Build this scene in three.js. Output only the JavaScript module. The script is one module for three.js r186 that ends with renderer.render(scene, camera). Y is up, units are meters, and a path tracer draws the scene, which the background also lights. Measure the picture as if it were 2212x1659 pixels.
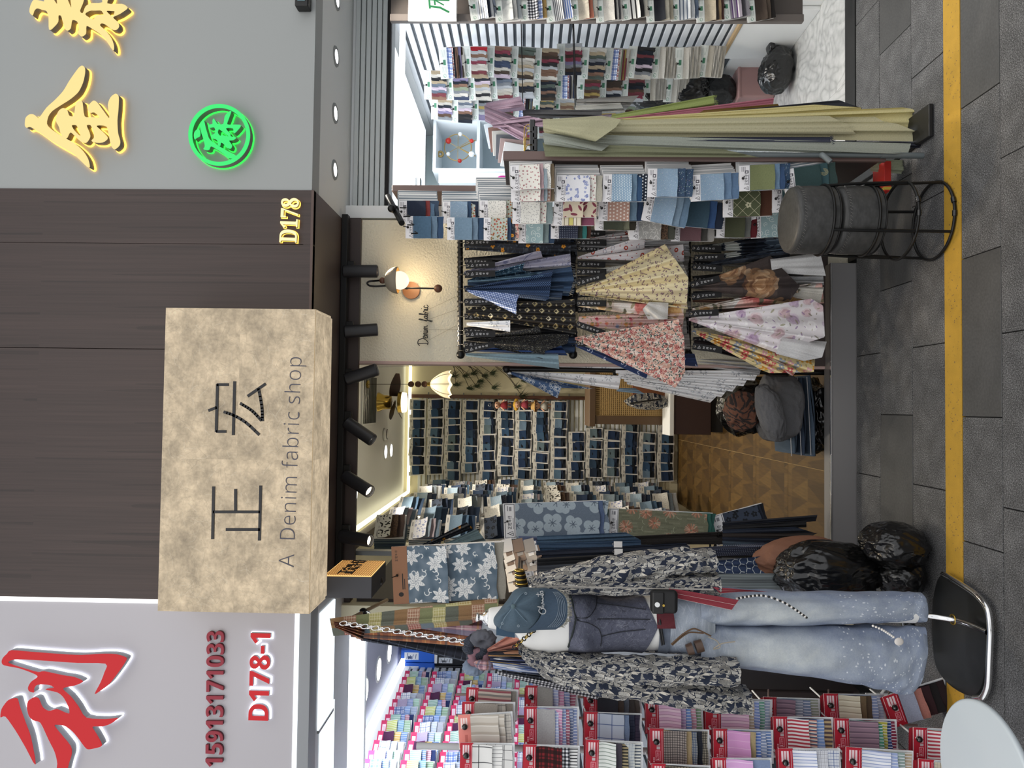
import * as THREE from 'three';
import { RoundedBoxGeometry } from 'three/addons/geometries/RoundedBoxGeometry.js';
import { TextGeometry } from 'three/addons/geometries/TextGeometry.js';
import { FontLoader } from 'three/addons/loaders/FontLoader.js';
import { mergeGeometries } from 'three/addons/utils/BufferGeometryUtils.js';
import { RectAreaLightUniformsLib } from 'three/addons/lights/RectAreaLightUniformsLib.js';
import { ImprovedNoise } from 'three/addons/math/ImprovedNoise.js';

// ------------------------------------------------------------ camera, sky, big lights, exposure
const scene = new THREE.Scene();
const V = (x, y, z) => new THREE.Vector3(x, y, z);
const FOC = 1600, EYE = 1.5, YAW = 0.031, PITCH = 0.022, ROLL = 0.012;   // the phone was held on its side: the picture lies on its left edge
const fwd = V(Math.sin(YAW) * Math.cos(PITCH), Math.sin(PITCH), -Math.cos(YAW) * Math.cos(PITCH));
const right0 = V(Math.cos(YAW), 0, Math.sin(YAW)), up0 = right0.clone().cross(fwd);
const right = right0.clone().multiplyScalar(Math.cos(ROLL)).addScaledVector(up0, Math.sin(ROLL));
const up = up0.clone().multiplyScalar(Math.cos(ROLL)).addScaledVector(right0, -Math.sin(ROLL));
const camera = new THREE.PerspectiveCamera(2 * Math.atan(829.5 / FOC) * 180 / Math.PI, 2212 / 1659, 0.05, 80);
camera.position.set(0, EYE, 0); camera.up.copy(right); camera.lookAt(camera.position.clone().add(fwd));
scene.add(camera);
scene.background = new THREE.Color(0.80, 0.81, 0.83);                     // the even grey daylight of the covered passage
const renderer = new THREE.WebGLRenderer({ antialias: true });
renderer.toneMapping = THREE.LinearToneMapping; renderer.toneMappingExposure = 1.28;
renderer.shadowMap.enabled = true;
RectAreaLightUniformsLib.init();
const PI = Math.PI;
const areas = [];                                                       // [x, y, z, width, depth, intensity, colour]: ceiling panels facing down
areas.push([0, 4.5, -0.6, 5.0, 1.2, 1.0, '#fffaf2'], [-2.4, 4.5, 1.4, 2.4, 1.2, 0.8, '#fffaf4'], [2.4, 4.5, 1.4, 2.4, 1.2, 0.8, '#fffaf4']);   // passage lamps out of view, placed to light fascias and paving
areas.push([1.55, 2.27, -4.5, 0.9, 1.6, 3.0, '#f4f9ff']);                 // added panel brightening the shop on the right
areas.push([-1.5, 2.44, -4.02, 0.9, 0.34, 13, '#eef3ff']);                   // added panel kept out of view, brightening the shop on the left
// ------------------------------------------------------------ reading points off the photograph
function ray(x, y) { return fwd.clone().multiplyScalar(FOC).addScaledVector(right, 829.5 - y).addScaledVector(up, 1106 - x); }
function W(x, y, D) { const d = ray(x, y); return camera.position.clone().addScaledVector(d, -D / d.z); }       // on the plane D metres in front
function WX(x, y, X) { const d = ray(x, y); return camera.position.clone().addScaledVector(d, X / d.x); }
function WF(x, y, Y = 0) { const d = ray(x, y); return camera.position.clone().addScaledVector(d, (Y - EYE) / d.y); }
const PX = (D) => D / FOC;
// ------------------------------------------------------------ small tools
let seed = 7;
function rnd() { seed = (seed + 0x6d2b79f5) | 0; let t = Math.imul(seed ^ (seed >>> 15), 1 | seed); t = (t + Math.imul(t ^ (t >>> 7), 61 | t)) ^ t; return ((t ^ (t >>> 14)) >>> 0) / 4294967296; }
const rr = (a, b) => a + (b - a) * rnd();
const pick = (a) => a[Math.floor(rnd() * a.length)];
const lerp = (a, b, t) => a + (b - a) * t;
const noise = new ImprovedNoise();
const names = {};
function numbered(n) { names[n] = (names[n] ?? -1) + 1; return names[n] ? n + '_' + String(names[n]).padStart(3, '0') : n; }
function thing(name, label, category, pos = [0, 0, 0], group) {
  const o = new THREE.Group(); o.name = numbered(name); scene.add(o);
  o.position.set(...(pos.isVector3 ? pos.toArray() : pos));
  o.userData = { label, category }; if (group) o.userData.group = group;
  const n = label.split(' ').length; if (n < 4 || n > 16) console.log('LABEL WORDS', n, label);
  return o;
}
function part(name, geo, mat, parent, label) {
  const m = new THREE.Mesh(Array.isArray(geo) ? merge(geo) : geo, mat); m.name = name; m.castShadow = m.receiveShadow = true; parent.add(m);
  if (label) m.userData.label = label; return m;
}
function single(name, geo, mat, label, category, group) {
  const m = part(numbered(name), geo, mat, scene); m.userData = { label, category }; if (group) m.userData.group = group;
  const n = label.split(' ').length; if (n < 4 || n > 16) console.log('LABEL WORDS', n, label);
  return m;
}
function struct(name, geo, mat) { const m = part(numbered(name), geo, mat, scene); m.userData.kind = 'structure'; return m; }
function structGroup(name) { const g = new THREE.Group(); g.name = numbered(name); g.userData.kind = 'structure'; scene.add(g); return g; }
function merge(list) { return mergeGeometries(list.map((g) => { const q = g.index ? g.toNonIndexed() : g; for (const k of Object.keys(q.attributes)) if (!['position', 'normal', 'uv', 'color'].includes(k)) q.deleteAttribute(k); if (!q.attributes.uv) q.setAttribute('uv', new THREE.Float32BufferAttribute(new Float32Array(q.attributes.position.count * 2), 2)); return q; }), false); }
// a box with uv in metres
function box(w, h, d, x = 0, y = 0, z = 0, r = 0) {
  const g = r > 0 ? new RoundedBoxGeometry(w, h, d, 2, Math.min(r, w / 2.01, h / 2.01, d / 2.01)) : new THREE.BoxGeometry(w, h, d);
  uvBox(g); g.translate(x, y, z); return g;
}
function uvBox(g) {
  const p = g.attributes.position, n = g.attributes.normal, uv = g.attributes.uv;
  for (let i = 0; i < p.count; i++) {
    const ax = Math.abs(n.getX(i)), ay = Math.abs(n.getY(i)), az = Math.abs(n.getZ(i));
    if (az >= ax && az >= ay) uv.setXY(i, p.getX(i), p.getY(i)); else if (ay >= ax) uv.setXY(i, p.getX(i), p.getZ(i)); else uv.setXY(i, p.getZ(i), p.getY(i));
  }
  return g;
}
function boxAB(a, b, r = 0) { return box(Math.abs(b[0] - a[0]), Math.abs(b[1] - a[1]), Math.abs(b[2] - a[2]), (a[0] + b[0]) / 2, (a[1] + b[1]) / 2, (a[2] + b[2]) / 2, r); }
function cyl(r0, r1, h, x = 0, y = 0, z = 0, seg = 24) { const g = new THREE.CylinderGeometry(r0, r1, h, seg); g.translate(x, y, z); return g; }
function ball(r, x = 0, y = 0, z = 0, seg = 20) { const g = new THREE.SphereGeometry(r, seg, Math.ceil(seg * 0.7)); g.translate(x, y, z); return g; }
function tube(pts, r, seg = 24, rad = 8, closed = false, straight = false) {
  const ps = pts.map((p) => p.isVector3 ? p : V(...p));
  const c = straight ? (() => { const k = new THREE.CurvePath(); for (let i = 0; i + 1 < ps.length; i++) k.add(new THREE.LineCurve3(ps[i], ps[i + 1])); return k; })() : new THREE.CatmullRomCurve3(ps, closed, 'catmullrom', 0.35);
  return new THREE.TubeGeometry(c, seg, r, rad, closed);
}
function rod(a, b, r, rad = 10) { const A = a.isVector3 ? a : V(...a), B = b.isVector3 ? b : V(...b), d = B.clone().sub(A); const g = new THREE.CylinderGeometry(r, r, d.length(), rad); g.applyQuaternion(new THREE.Quaternion().setFromUnitVectors(V(0, 1, 0), d.clone().normalize())); const m = A.add(B).multiplyScalar(0.5); g.translate(m.x, m.y, m.z); return g; }
function lathe(pts, seg = 32) { return new THREE.LatheGeometry(pts.map((p) => new THREE.Vector2(...p)), seg); }
function torus(R, r, x = 0, y = 0, z = 0, a = 8, b = 40, flat = true) { const g = new THREE.TorusGeometry(R, r, a, b); if (flat) g.rotateX(PI / 2); g.translate(x, y, z); return g; }
// a grid surface: f(s, t) -> [x, y, z], uv from g(s, t) or metres
function surf(f, ns, nt, uvf, closed = false) {
  const pos = [], uv = [], idx = [];
  for (let j = 0; j <= nt; j++) for (let i = 0; i <= ns; i++) { const s = i / ns, t = j / nt, p = f(s, t); pos.push(...(p.isVector3 ? [p.x, p.y, p.z] : p)); uv.push(...(uvf ? uvf(s, t) : [s, 1 - t])); }
  for (let j = 0; j < nt; j++) for (let i = 0; i < ns; i++) { const a = j * (ns + 1) + i, b = a + 1, c = a + ns + 1, d = c + 1; idx.push(a, c, b, b, c, d); }
  const g = new THREE.BufferGeometry(); g.setAttribute('position', new THREE.Float32BufferAttribute(pos, 3)); g.setAttribute('uv', new THREE.Float32BufferAttribute(uv, 2)); g.setIndex(idx); g.computeVertexNormals();
  if (closed) { const n = g.attributes.normal; for (let j = 0; j <= nt; j++) { const a = j * (ns + 1), b = a + ns, v = V(n.getX(a) + n.getX(b), n.getY(a) + n.getY(b), n.getZ(a) + n.getZ(b)).normalize(); n.setXYZ(a, v.x, v.y, v.z); n.setXYZ(b, v.x, v.y, v.z); } }
  return g;
}
const ORD = ['first', 'second', 'third', 'fourth', 'fifth', 'sixth', 'seventh', 'eighth', 'ninth', 'tenth', 'eleventh', 'twelfth', 'thirteenth', 'fourteenth', 'fifteenth', 'sixteenth', 'seventeenth', 'eighteenth'];
// ------------------------------------------------------------ textures
function tex(w, h, draw, o = {}) {
  const c = document.createElement('canvas'); c.width = w; c.height = h; const x = c.getContext('2d'); draw(x, w, h);
  const t = new THREE.CanvasTexture(c); t.wrapS = t.wrapT = THREE.RepeatWrapping; if (o.srgb !== false) t.colorSpace = THREE.SRGBColorSpace;
  if (o.tile) t.repeat.set(1 / o.tile, 1 / (o.tileY ?? o.tile)); return t;
}
function pixels(x, w, h, f) { const im = x.getImageData(0, 0, w, h); for (let j = 0; j < h; j++) for (let i = 0; i < w; i++) { const c = f(i, j), k = (j * w + i) * 4; im.data[k] = c[0]; im.data[k + 1] = c[1]; im.data[k + 2] = c[2]; im.data[k + 3] = 255; } x.putImageData(im, 0, 0); }
// periodic noise over a tile of n cells
function pn(u, v, n, z = 0) { const a = u * n, b = v * n, f = (p, q) => noise.noise(p + 0.13, q + 0.37, z); const wu = u, wv = v; return (f(a, b) * (1 - wu) + f(a - n, b) * wu) * (1 - wv) + (f(a, b - n) * (1 - wu) + f(a - n, b - n) * wu) * wv; }
const hex = (h) => { const c = parseInt(h.slice(1), 16); return [c >> 16, (c >> 8) & 255, c & 255]; };
const S = (color, rough = 0.8, o = {}) => new THREE.MeshStandardMaterial({ color, roughness: rough, ...o });
const P = (color, rough = 0.5, o = {}) => new THREE.MeshPhysicalMaterial({ color, roughness: rough, ...o });
const glow = (color, k) => new THREE.MeshStandardMaterial({ color: '#000000', emissive: color, emissiveIntensity: k, roughness: 0.6 });
const D2 = { side: THREE.DoubleSide };
// ============================================================ materials of the setting
const twillT = tex(256, 256, (x, w, h) => pixels(x, w, h, (i, j) => { const a = ((i + j * 2) % 8) / 8, v = 205 + 34 * Math.sin(a * 2 * PI) * 0.6 + 34 * (rnd() - 0.5) + 18 * pn(i / w, j / h, 6); return [v, v, v]; }));
const weaveB = tex(128, 128, (x, w, h) => pixels(x, w, h, (i, j) => { const v = 128 + 60 * (((i >> 1) + (j >> 1)) % 2 ? 1 : -1) + 30 * (rnd() - 0.5); return [v, v, v]; }), { srgb: false });
const woodT = tex(1024, 1024, (x, w, h) => pixels(x, w, h, (i, j) => { const u = i / w, v = j / h; const g = pn(u, v * 0.0 + 0.3, 24) * 0.5 + noise.noise(u * 90, v * 2.0, 3) * 0.45 + noise.noise(u * 260, v * 5, 9) * 0.45; const k = 1 + 0.22 * g + 0.03 * (rnd() - 0.5) - (noise.noise(u * 40, v * 1.4, 5) > 0.42 ? 0.16 : 0); return [60 * k, 48 * k, 45 * k]; }), { tile: 0.9, tileY: 1.6 });
const graniteT = tex(1024, 1024, (x, w, h) => pixels(x, w, h, (i, j) => { const u = i / w, v = j / h; const n = noise.noise(u * 160, v * 160, 1) + 0.8 * noise.noise(u * 330, v * 330, 4) + 0.25 * noise.noise(u * 9, v * 9, 7); const b = 76 + 68 * n + 36 * (rnd() - 0.5); return [b, b, b * 1.01]; }), { tile: 0.62 });
const granite2T = tex(512, 512, (x, w, h) => pixels(x, w, h, (i, j) => { const u = i / w, v = j / h; const b = 66 + 9 * noise.noise(u * 60, v * 60, 2) + 12 * (rnd() - 0.5) + 8 * noise.noise(u * 5, v * 5, 6); return [b, b, b]; }), { tile: 0.5 });
const stuccoB = tex(512, 512, (x, w, h) => pixels(x, w, h, (i, j) => { const u = i / w, v = j / h; const n = pn(u, v, 40, 1) + 0.7 * pn(u, v, 90, 3); const b = 128 + 90 * n; return [b, b, b]; }), { srgb: false, tile: 0.4 });
const marbleT = tex(512, 512, (x, w, h) => pixels(x, w, h, (i, j) => { const u = i / w, v = j / h; const q = pn(u, v, 4, 2) * 2; const n = Math.abs(noise.noise(u * 14 + q, v * 9 + q, 1)) ; const b = 200 - 26 * Math.pow(1 - Math.min(1, n * 2), 3) + 18 * pn(u, v, 30, 8) + 10 * (rnd() - 0.5); return [b, b * 1.005, b]; }), { tile: 0.9 });
const parquetT = tex(512, 512, (x, w, h) => { x.fillStyle = '#8a6a36'; x.fillRect(0, 0, w, h); const cs = ['#9c7a46', '#7a5c30', '#8d6c3a', '#a4824e', '#705428'];
  for (let j = 0; j < 4; j++) for (let i = 0; i < 8; i++) { const X = i * 64, Y = j * 128; x.fillStyle = cs[(i * 3 + j * 2) % 5]; x.beginPath(); x.moveTo(X, Y); x.lineTo(X + 64, Y); x.lineTo(X + 32 + (j % 2 ? 14 : -14), Y + 128); x.fill(); x.fillStyle = cs[(i + j * 3 + 1) % 5]; x.beginPath(); x.moveTo(X + 64, Y); x.lineTo(X + 64, Y + 128); x.lineTo(X + 32 + (j % 2 ? 14 : -14), Y + 128); x.fill(); }
  const im = x.getImageData(0, 0, w, h); for (let k = 0; k < im.data.length; k += 4) { const i = (k / 4) % w, j = Math.floor(k / 4 / w), f = 1 + 0.12 * noise.noise(i * 0.2, j * 0.02, 3) + 0.05 * (rnd() - 0.5); for (let c = 0; c < 3; c++) im.data[k + c] *= f; } x.putImageData(im, 0, 0); }, { tile: 0.95 });
const paintT = tex(256, 256, (x, w, h) => pixels(x, w, h, (i, j) => { const u = i / w, v = j / h; const s = pn(u, v, 30, 1) + pn(u, v, 70, 5); const k = 1 + 0.05 * pn(u, v, 12, 4) + 0.06 * (rnd() - 0.5); const worn = s > 0.62 ? 0.55 : 1; return [172 * k * worn, 134 * k * worn, 40 * k * worn + (worn < 1 ? 40 : 0)]; }), { tile: 0.4 });
const M = {
  fasciaGrey: S('#999c9b', 0.6), wood: S('#ffffff', 0.55, { map: woodT }), granite: S('#ffffff', 0.72, { map: graniteT, bumpMap: graniteT, bumpScale: 0.0008 }), stone: S('#ffffff', 0.6, { map: granite2T }),
  grout: S('#232323', 0.9), cream: S('#d9d2bd', 0.85, { bumpMap: stuccoB, bumpScale: 0.006 }), creamIn: S('#d8d0b4', 0.85), white: S('#e8eaea', 0.7), marble: P('#ffffff', 0.25, { map: marbleT }),
  parquet: S('#a6a082', 0.5, { map: parquetT }), yellow: S('#ffffff', 0.8, { map: paintT }), black: S('#141414', 0.5), blackMetal: S('#101010', 0.4, { metalness: 0.3 }), brownTrim: S('#3a2f2c', 0.5), brownFrame: S('#6e5a55', 0.55),
  steel: S('#9a9898', 0.35, { metalness: 0.6 }), chrome: S('#e6e6e6', 0.12, { metalness: 1 }), shutter: S('#c4caca', 0.5), shutterDark: S('#5a6062', 0.5), walnut: S('#5b3826', 0.5), card: S('#eceae8', 0.8), whiteGloss: P('#eef2f2', 0.3),
  slat: S('#e2e6ea', 0.5), slatGap: S('#50565c', 0.7), plasticBlack: P('#0b0b0c', 0.22, { clearcoat: 0.4, clearcoatRoughness: 0.25 }), brass: S('#b89a4a', 0.25, { metalness: 0.9 }), dark: S('#1d1b1b', 0.8), greyMetal: S('#7d8080', 0.4, { metalness: 0.5 }),
};
// ============================================================ setting: pavement
{
  const floor = structGroup('floor');
  part('bedding', boxAB([-5, -0.12, 1.2], [5, -0.012, -8]), M.grout, floor);
  const zOf = (x) => -WF(x, 820).z, rows = [1850, 1901, 1971, 2042, 2078, 2164, 2260];
  const D = rows.map(zOf); D[6] = D[5] - (D[2] - D[5]) * 0 - 0.27; const extra = [D[6] - 0.28, D[6] - 0.56, D[6] - 0.9, D[6] - 1.3, D[6] - 1.8, -0.9];
  const joint = (x, y) => WF(x, y).x;
  const cuts = [[joint(1875, 766), joint(1875, 1026), joint(1880, 1290), joint(1875, 500), joint(1880, 265), joint(1880, 20)], [joint(1935, 896), joint(1935, 1170), joint(1935, 618), joint(1935, 395), joint(1945, 75)], [joint(2005, 746), joint(2005, 1052), joint(2005, 1330), joint(2005, 430), joint(2005, 140)], null,
    [joint(2120, 901), joint(2120, 546), joint(2120, 205), joint(2120, 1180)], [joint(2185, 717), joint(2185, 1100), joint(2185, 330)]];
  const darkAt = { 1: [[1935, 1000], [1935, 500], [1935, 20]], 4: [[2120, 700], [2120, 100]] };
  for (let r = 0; r < 5 + extra.length; r++) {
    if (r === 3) continue;
    const d0 = r < 6 ? D[r] : extra[r - 6], d1 = r < 6 ? D[r + 1] : extra[r - 5]; if (d1 === undefined) continue;
    let c = (cuts[r] ?? [-0.9 + (r % 2) * 0.4, 0.1 + (r % 2) * 0.3, 1.0]).slice().sort((a, b) => a - b);
    while (c[0] > -2.6) c.unshift(c[0] - 0.8); while (c[c.length - 1] < 2.6) c.push(c[c.length - 1] + 0.8);
    for (let i = 0; i + 1 < c.length; i++) {
      const dark = (darkAt[r] ?? []).some(([x, y]) => { const X = joint(x, y); return X > c[i] && X < c[i + 1]; });
      const g = boxAB([c[i] + 0.0015, -0.03, -d0 + 0.0015], [c[i + 1] - 0.0015, (rnd() - 0.5) * 0.0016, -d1 - 0.0015], 0.0025);
      part('paving_slab', g, dark ? M.stone : M.granite, floor);
    }
  }
  part('painted_line', boxAB([-4, -0.03, -D[3]], [4, 0.001, -D[4]]), M.yellow, floor, 'yellow painted line across the grey paving');
  part('front_slab', boxAB([-4, -0.03, -D[0] - 0.02], [-0.93, 0.0, -D[0] - 3]), M.dark, floor);
  // metal threshold of the denim shop
  const dT = zOf(1794);
  const st = structGroup('trim_1'), xT = W(1850, 568, D[0]).x, hT = W(1796, 800, D[0]).y; part('threshold_plate', boxAB([-0.93, -0.03, -D[0] - 0.002], [xT, hT, -D[0] - 0.085], 0.003), M.steel, st); part('threshold_edge', boxAB([-0.93, hT - 0.004, -D[0] + 0.001], [xT, hT + 0.003, -D[0] - 0.012], 0.001), M.chrome, st);
  part('sill_stone', boxAB([W(1850, 560, D[0]).x, -0.03, -D[0] - 0.002], [4, 0.004, -zOf(1828)]), S('#6d6d6b', 0.7, { map: granite2T }), st);
  // right shop floor: pale marble tiles; denim shop floor: parquet-look tiles
  const fr = structGroup('floor'); part('bedding', boxAB([0.9, -0.03, -3.4], [3, -0.006, -6]), M.grout, fr);
  for (let i = 0; i < 3; i++) for (let j = 0; j < 4; j++) part('marble_tile', boxAB([0.95 + i * 0.62, -0.02, -zOf(1828) - j * 0.62 - 0.001], [0.95 + i * 0.62 + 0.619, 0.003, -zOf(1828) - j * 0.62 - 0.619]), M.marble, fr);
  const fd = structGroup('floor'); part('bedding', boxAB([-0.95, -0.03, -dT], [0.95, -0.004, -7.5]), S('#b8a070', 0.8), fd);
  for (let i = 0; i < 4; i++) for (let j = 0; j < 7; j++) { const x0 = Math.max(-0.94, WF(1630, 985).x - 0.6 * (2 - i) + 0.0015), x1 = Math.min(0.94, WF(1630, 985).x - 0.6 * (1 - i) - 0.0015); if (x1 > x0) part('parquet_tile', boxAB([x0, -0.02, -dT - 0.3 - (j - 0.5) * 0.6 - 0.0015], [x1, 0, -dT - 0.3 - (j + 0.5) * 0.6 + 0.0015]), M.parquet, fd); }
  const fl = structGroup('floor'); part('shop_floor', boxAB([-2.2, -0.03, -D[0]], [-0.95, 0.001, -6.3]), S('#2c2a2a', 0.7), fl);
}
// ============================================================ setting: walls, ceilings, soffits
const DF = 2.96, DS = 3.5, SOF = 2.378;                                   // fascia plane, shop line, soffit height
const xCL = W(320, 1301, DF).x, xCR = W(400, 409, DF).x;
{
  struct('wall_left', boxAB([-0.99, 0, -3.45], [-0.93, 3, -7.5]), M.creamIn);
  struct('wall_right', boxAB([0.9, 0, -3.52], [0.96, 3, -7.5]), M.white);
  struct('wall_back', boxAB([-0.99, 0, -7.46], [0.96, 3, -7.56]), M.creamIn);
  struct('ceiling', boxAB([-0.99, 2.74, -3.5], [0.96, 2.84, -7.56]), M.white);
  const xa = W(900, 781, DS).x, xb = W(900, 476, DS).x;
  struct('wall_front', boxAB([xa, 0, -DS], [xb, SOF, -DS - 0.1]), M.cream);
  struct('baseboard_front', boxAB([xa, 0.1, -DS + 0.012], [xb, 0.165, -DS + 0.001], 0.002), M.brownTrim);
  struct('trim', boxAB([xa - 0.014, 0, -DS + 0.006], [xa, SOF, -DS - 0.1], 0.003), S('#b59a92', 0.6));
  struct('wall_front', boxAB([-0.99, SOF - 0.05, -DS + 0.0], [xa, 2.8, -DS - 0.06]), M.brownTrim);
  struct('trim', boxAB([W(790, 1200, 3.55).x, 0, -3.55], [W(790, 1190, 3.55).x, 2.74, -3.6], 0.002), M.greyMetal);
  // right shop
  const XR = 2.13, slatW = structGroup('wall_right'), cR = 2.316;
  part('wall_panel', boxAB([XR, 0, -2.9], [XR + 0.08, 2.5, -5.8]), M.slatGap, slatW);
  for (let y = 0.36; y < 2.28; y += 0.052) part('slat', boxAB([XR - 0.014, y, -3.3], [XR, y + 0.034, -5.7], 0.003), M.slat, slatW);
  part('top_trim', boxAB([XR - 0.02, 2.262, -3.3], [XR, 2.316, -5.7]), M.white, slatW);
  part('baseboard', boxAB([XR - 0.02, 0, -2.95], [XR, 0.3, -5.7]), M.white, slatW);
  struct('wall_back', boxAB([0.96, 0, -5.7], [2.3, 2.5, -5.8]), S('#dce9ea', 0.7));
  struct('ceiling', boxAB([0.96, cR, -3.6], [2.3, cR + 0.1, -5.8]), M.white);
  // left shop
  const XL = -2.06, slatL = structGroup('wall_left');
  part('wall_panel', boxAB([XL - 0.08, 0, -2.6], [XL, 2.7, -6.2]), M.slatGap, slatL);
  for (let y = 0.3; y < 2.42; y += 0.055) part('slat', boxAB([XL, y, -2.65], [XL + 0.014, y + 0.037, -6.1], 0.003), M.slat, slatL);
  part('top_trim', boxAB([XL, 2.40, -2.65], [XL + 0.02, 2.5, -6.1]), M.white, slatL);
  struct('wall_back', boxAB([-2.2, 0, -6.08], [-0.99, 2.7, -6.18]), M.white);
  struct('ceiling', boxAB([-2.2, 2.5, -3.6], [-0.99, 2.6, -6.18]), S('#c9ccdd', 0.7));
  struct('wall_right', boxAB([-0.998, 0, -3.5], [-0.99, 2.7, -6.18]), M.white);
  // fascias
  const fb = structGroup('wall_front'), jn = W(150, 752, DF).x, j2 = W(600, 528, DF).x;
  for (const [a, b] of [[xCL + 0.012, jn - 0.001], [jn + 0.001, j2 - 0.0005], [j2 + 0.0005, xCR]]) part('wood_panel', boxAB([a, SOF, -DF], [b, 4.6, -DF - 0.03], 0.0015), M.wood, fb);
  part('soffit', boxAB([xCL, SOF, -DF - 0.001], [xCR, SOF + 0.04, -DS]), S('#4b3f3b', 0.5), fb);
  part('backing', boxAB([xCL, SOF + 0.04, -DF - 0.031], [xCR, 4.6, -DF - 0.12]), M.dark, fb);
  part('edge_batten', boxAB([xCL + 0.012, SOF, -DF + 0.002], [xCR, SOF + 0.01, -DF - 0.001]), S('#54423c', 0.5), fb);
  const dR = DF + 0.005, fr = structGroup('wall_front');
  const yR = W(676, 300, dR).y;
  part('fascia_panel', boxAB([xCR + 0.001, yR, -dR], [3.4, 4.6, -dR - 0.1]), M.fasciaGrey, fr);
  part('soffit', boxAB([xCR + 0.001, yR, -dR - 0.1], [3.4, yR + 0.05, -3.62]), S('#dcdfde', 0.6), fr);
  const dL = DF - 0.0, fl = structGroup('wall_front'), yLs = W(634, 1500, dL).y, yLb = W(643.5, 1500, dL).y, yL0 = W(668, 1500, dL).y;
  part('fascia_panel', boxAB([-3.0, yLs, -dL], [xCL - 0.004, 4.6, -dL - 0.1]), S('#b4b1b6', 0.55), fl);
  part('lower_panel', boxAB([-3.0, yL0, -dL], [xCL - 0.004, yLb, -dL - 0.1]), S('#8e9195', 0.5), fl);
  part('soffit', boxAB([-3.0, yL0, -dL - 0.1], [xCL - 0.004, yL0 + 0.05, -3.62]), S('#c8cace', 0.5), fl);
  struct('wall_back', boxAB([-3.4, SOF + 0.1, -3.66], [3.6, 4.7, -3.7]), M.dark);
  struct('ceiling', boxAB([-3.4, 4.6, -2.7], [3.6, 4.7, -3.7]), M.dark);
  // led strips of the left fascia
  const t = thing('led_strip', 'upright white glowing light strip between brown and grey fascia panels', 'light strip');
  part('diffuser', boxAB([xCL - 0.003, W(345, 1300, DF).y, -DF + 0.004], [xCL + 0.011, 4.6, -DF - 0.02]), glow('#ffffff', 1.6), t);
  const t2 = thing('led_strip', 'long level white glowing light strip under the grey fascia with red lettering', 'light strip');
  part('diffuser', boxAB([-3.0, yLb, -dL + 0.002], [xCL - 0.02, yLs, -dL - 0.02]), glow('#f4faff', 1.7), t2);
  // unseen passage lamps and added shop panels listed at the top: glowing panel and light of the same size just below it
  for (const [i, [x, y, z, w, d, k, col]] of areas.entries()) {
    const l = new THREE.RectAreaLight(col, k, w, d); l.position.set(x, y - 0.012, z); l.lookAt(x, y - 1, z); scene.add(l);
    { const o = thing(i < 3 ? 'unseen_passage_light' : 'glowing_panel', ['bright ceiling light panel high over the middle of passage', 'bright ceiling light panel high over passage on the left', 'bright ceiling light panel high over passage on the right', 'white ceiling light panel inside the shop on the right', 'white ceiling light panel inside the shop on the left'][i], 'ceiling light', [x, y, z]); part('housing', box(w + 0.04, 0.03, d + 0.04, 0, 0.02, 0), M.white, o); part('diffuser', box(w, 0.008, d), glow(col, 1.2), o); }
  }
}
// ============================================================ signs
const fonts = {}; for (const k of ['droid_sans_bold', 'droid_sans_regular', 'droid_serif_bold']) fonts[k] = await new FontLoader().loadAsync('fonts/droid/' + k + '.typeface.json');
// outline traced on a zoom: points -> closed smooth shape in metres on the plane D
function outline(pts, o, sc, D, n = 3, grow = 0) {
  const c = new THREE.CatmullRomCurve3(pts.map(([a, b]) => { const p = W(o[0] + a / sc, o[1] + b / sc, D); return V(p.x, p.y, 0); }), true, 'catmullrom', 0.42);
  let q = c.getPoints(pts.length * n).slice(0, -1).map((p) => new THREE.Vector2(p.x, p.y));
  if (grow) { const ar = THREE.ShapeUtils.area(q) > 0 ? 1 : -1; q = q.map((p, i) => { const a = q[(i + q.length - 1) % q.length], b = q[(i + 1) % q.length], t = b.clone().sub(a).normalize(); return new THREE.Vector2(p.x + t.y * grow * ar, p.y - t.x * grow * ar); }); }
  return q;
}
function glyph(outer, holes, D, depth, z, grow = 0) {
  const list = outer.map(([pts, o, sc]) => { const s = new THREE.Shape(outline(pts, o, sc, D, 3, grow)); for (const h of holes.filter((k) => k[3] === pts)) s.holes.push(new THREE.Path(outline(h[0], h[1], h[2], D, 3, -grow))); const g = new THREE.ExtrudeGeometry(s, { depth, bevelEnabled: false, curveSegments: 3 }); g.translate(0, 0, z); return g; });
  return list;
}
function textFit(str, font, A, B, cap, D, depth, offset = 0, z = -D) {           // A, B: ends of the base line in the photograph, cap: height of a capital in its pixels
  const a = W(A[0], A[1], D), b = W(B[0], B[1], D), h = cap * PX(D);
  const g = new TextGeometry(str, { font: fonts[font], size: h, depth, curveSegments: 6, bevelEnabled: offset !== 0, bevelThickness: 0.0004, bevelSize: 0, bevelOffset: offset * h, bevelSegments: 1 });
  g.computeBoundingBox(); const bb = g.boundingBox, w = a.distanceTo(b); g.translate(-bb.min.x, 0, 0); g.scale(w / (bb.max.x - bb.min.x), 1, 1); g.rotateZ(Math.atan2(b.y - a.y, b.x - a.x)); g.translate(a.x, a.y, z); return g;
}
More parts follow.
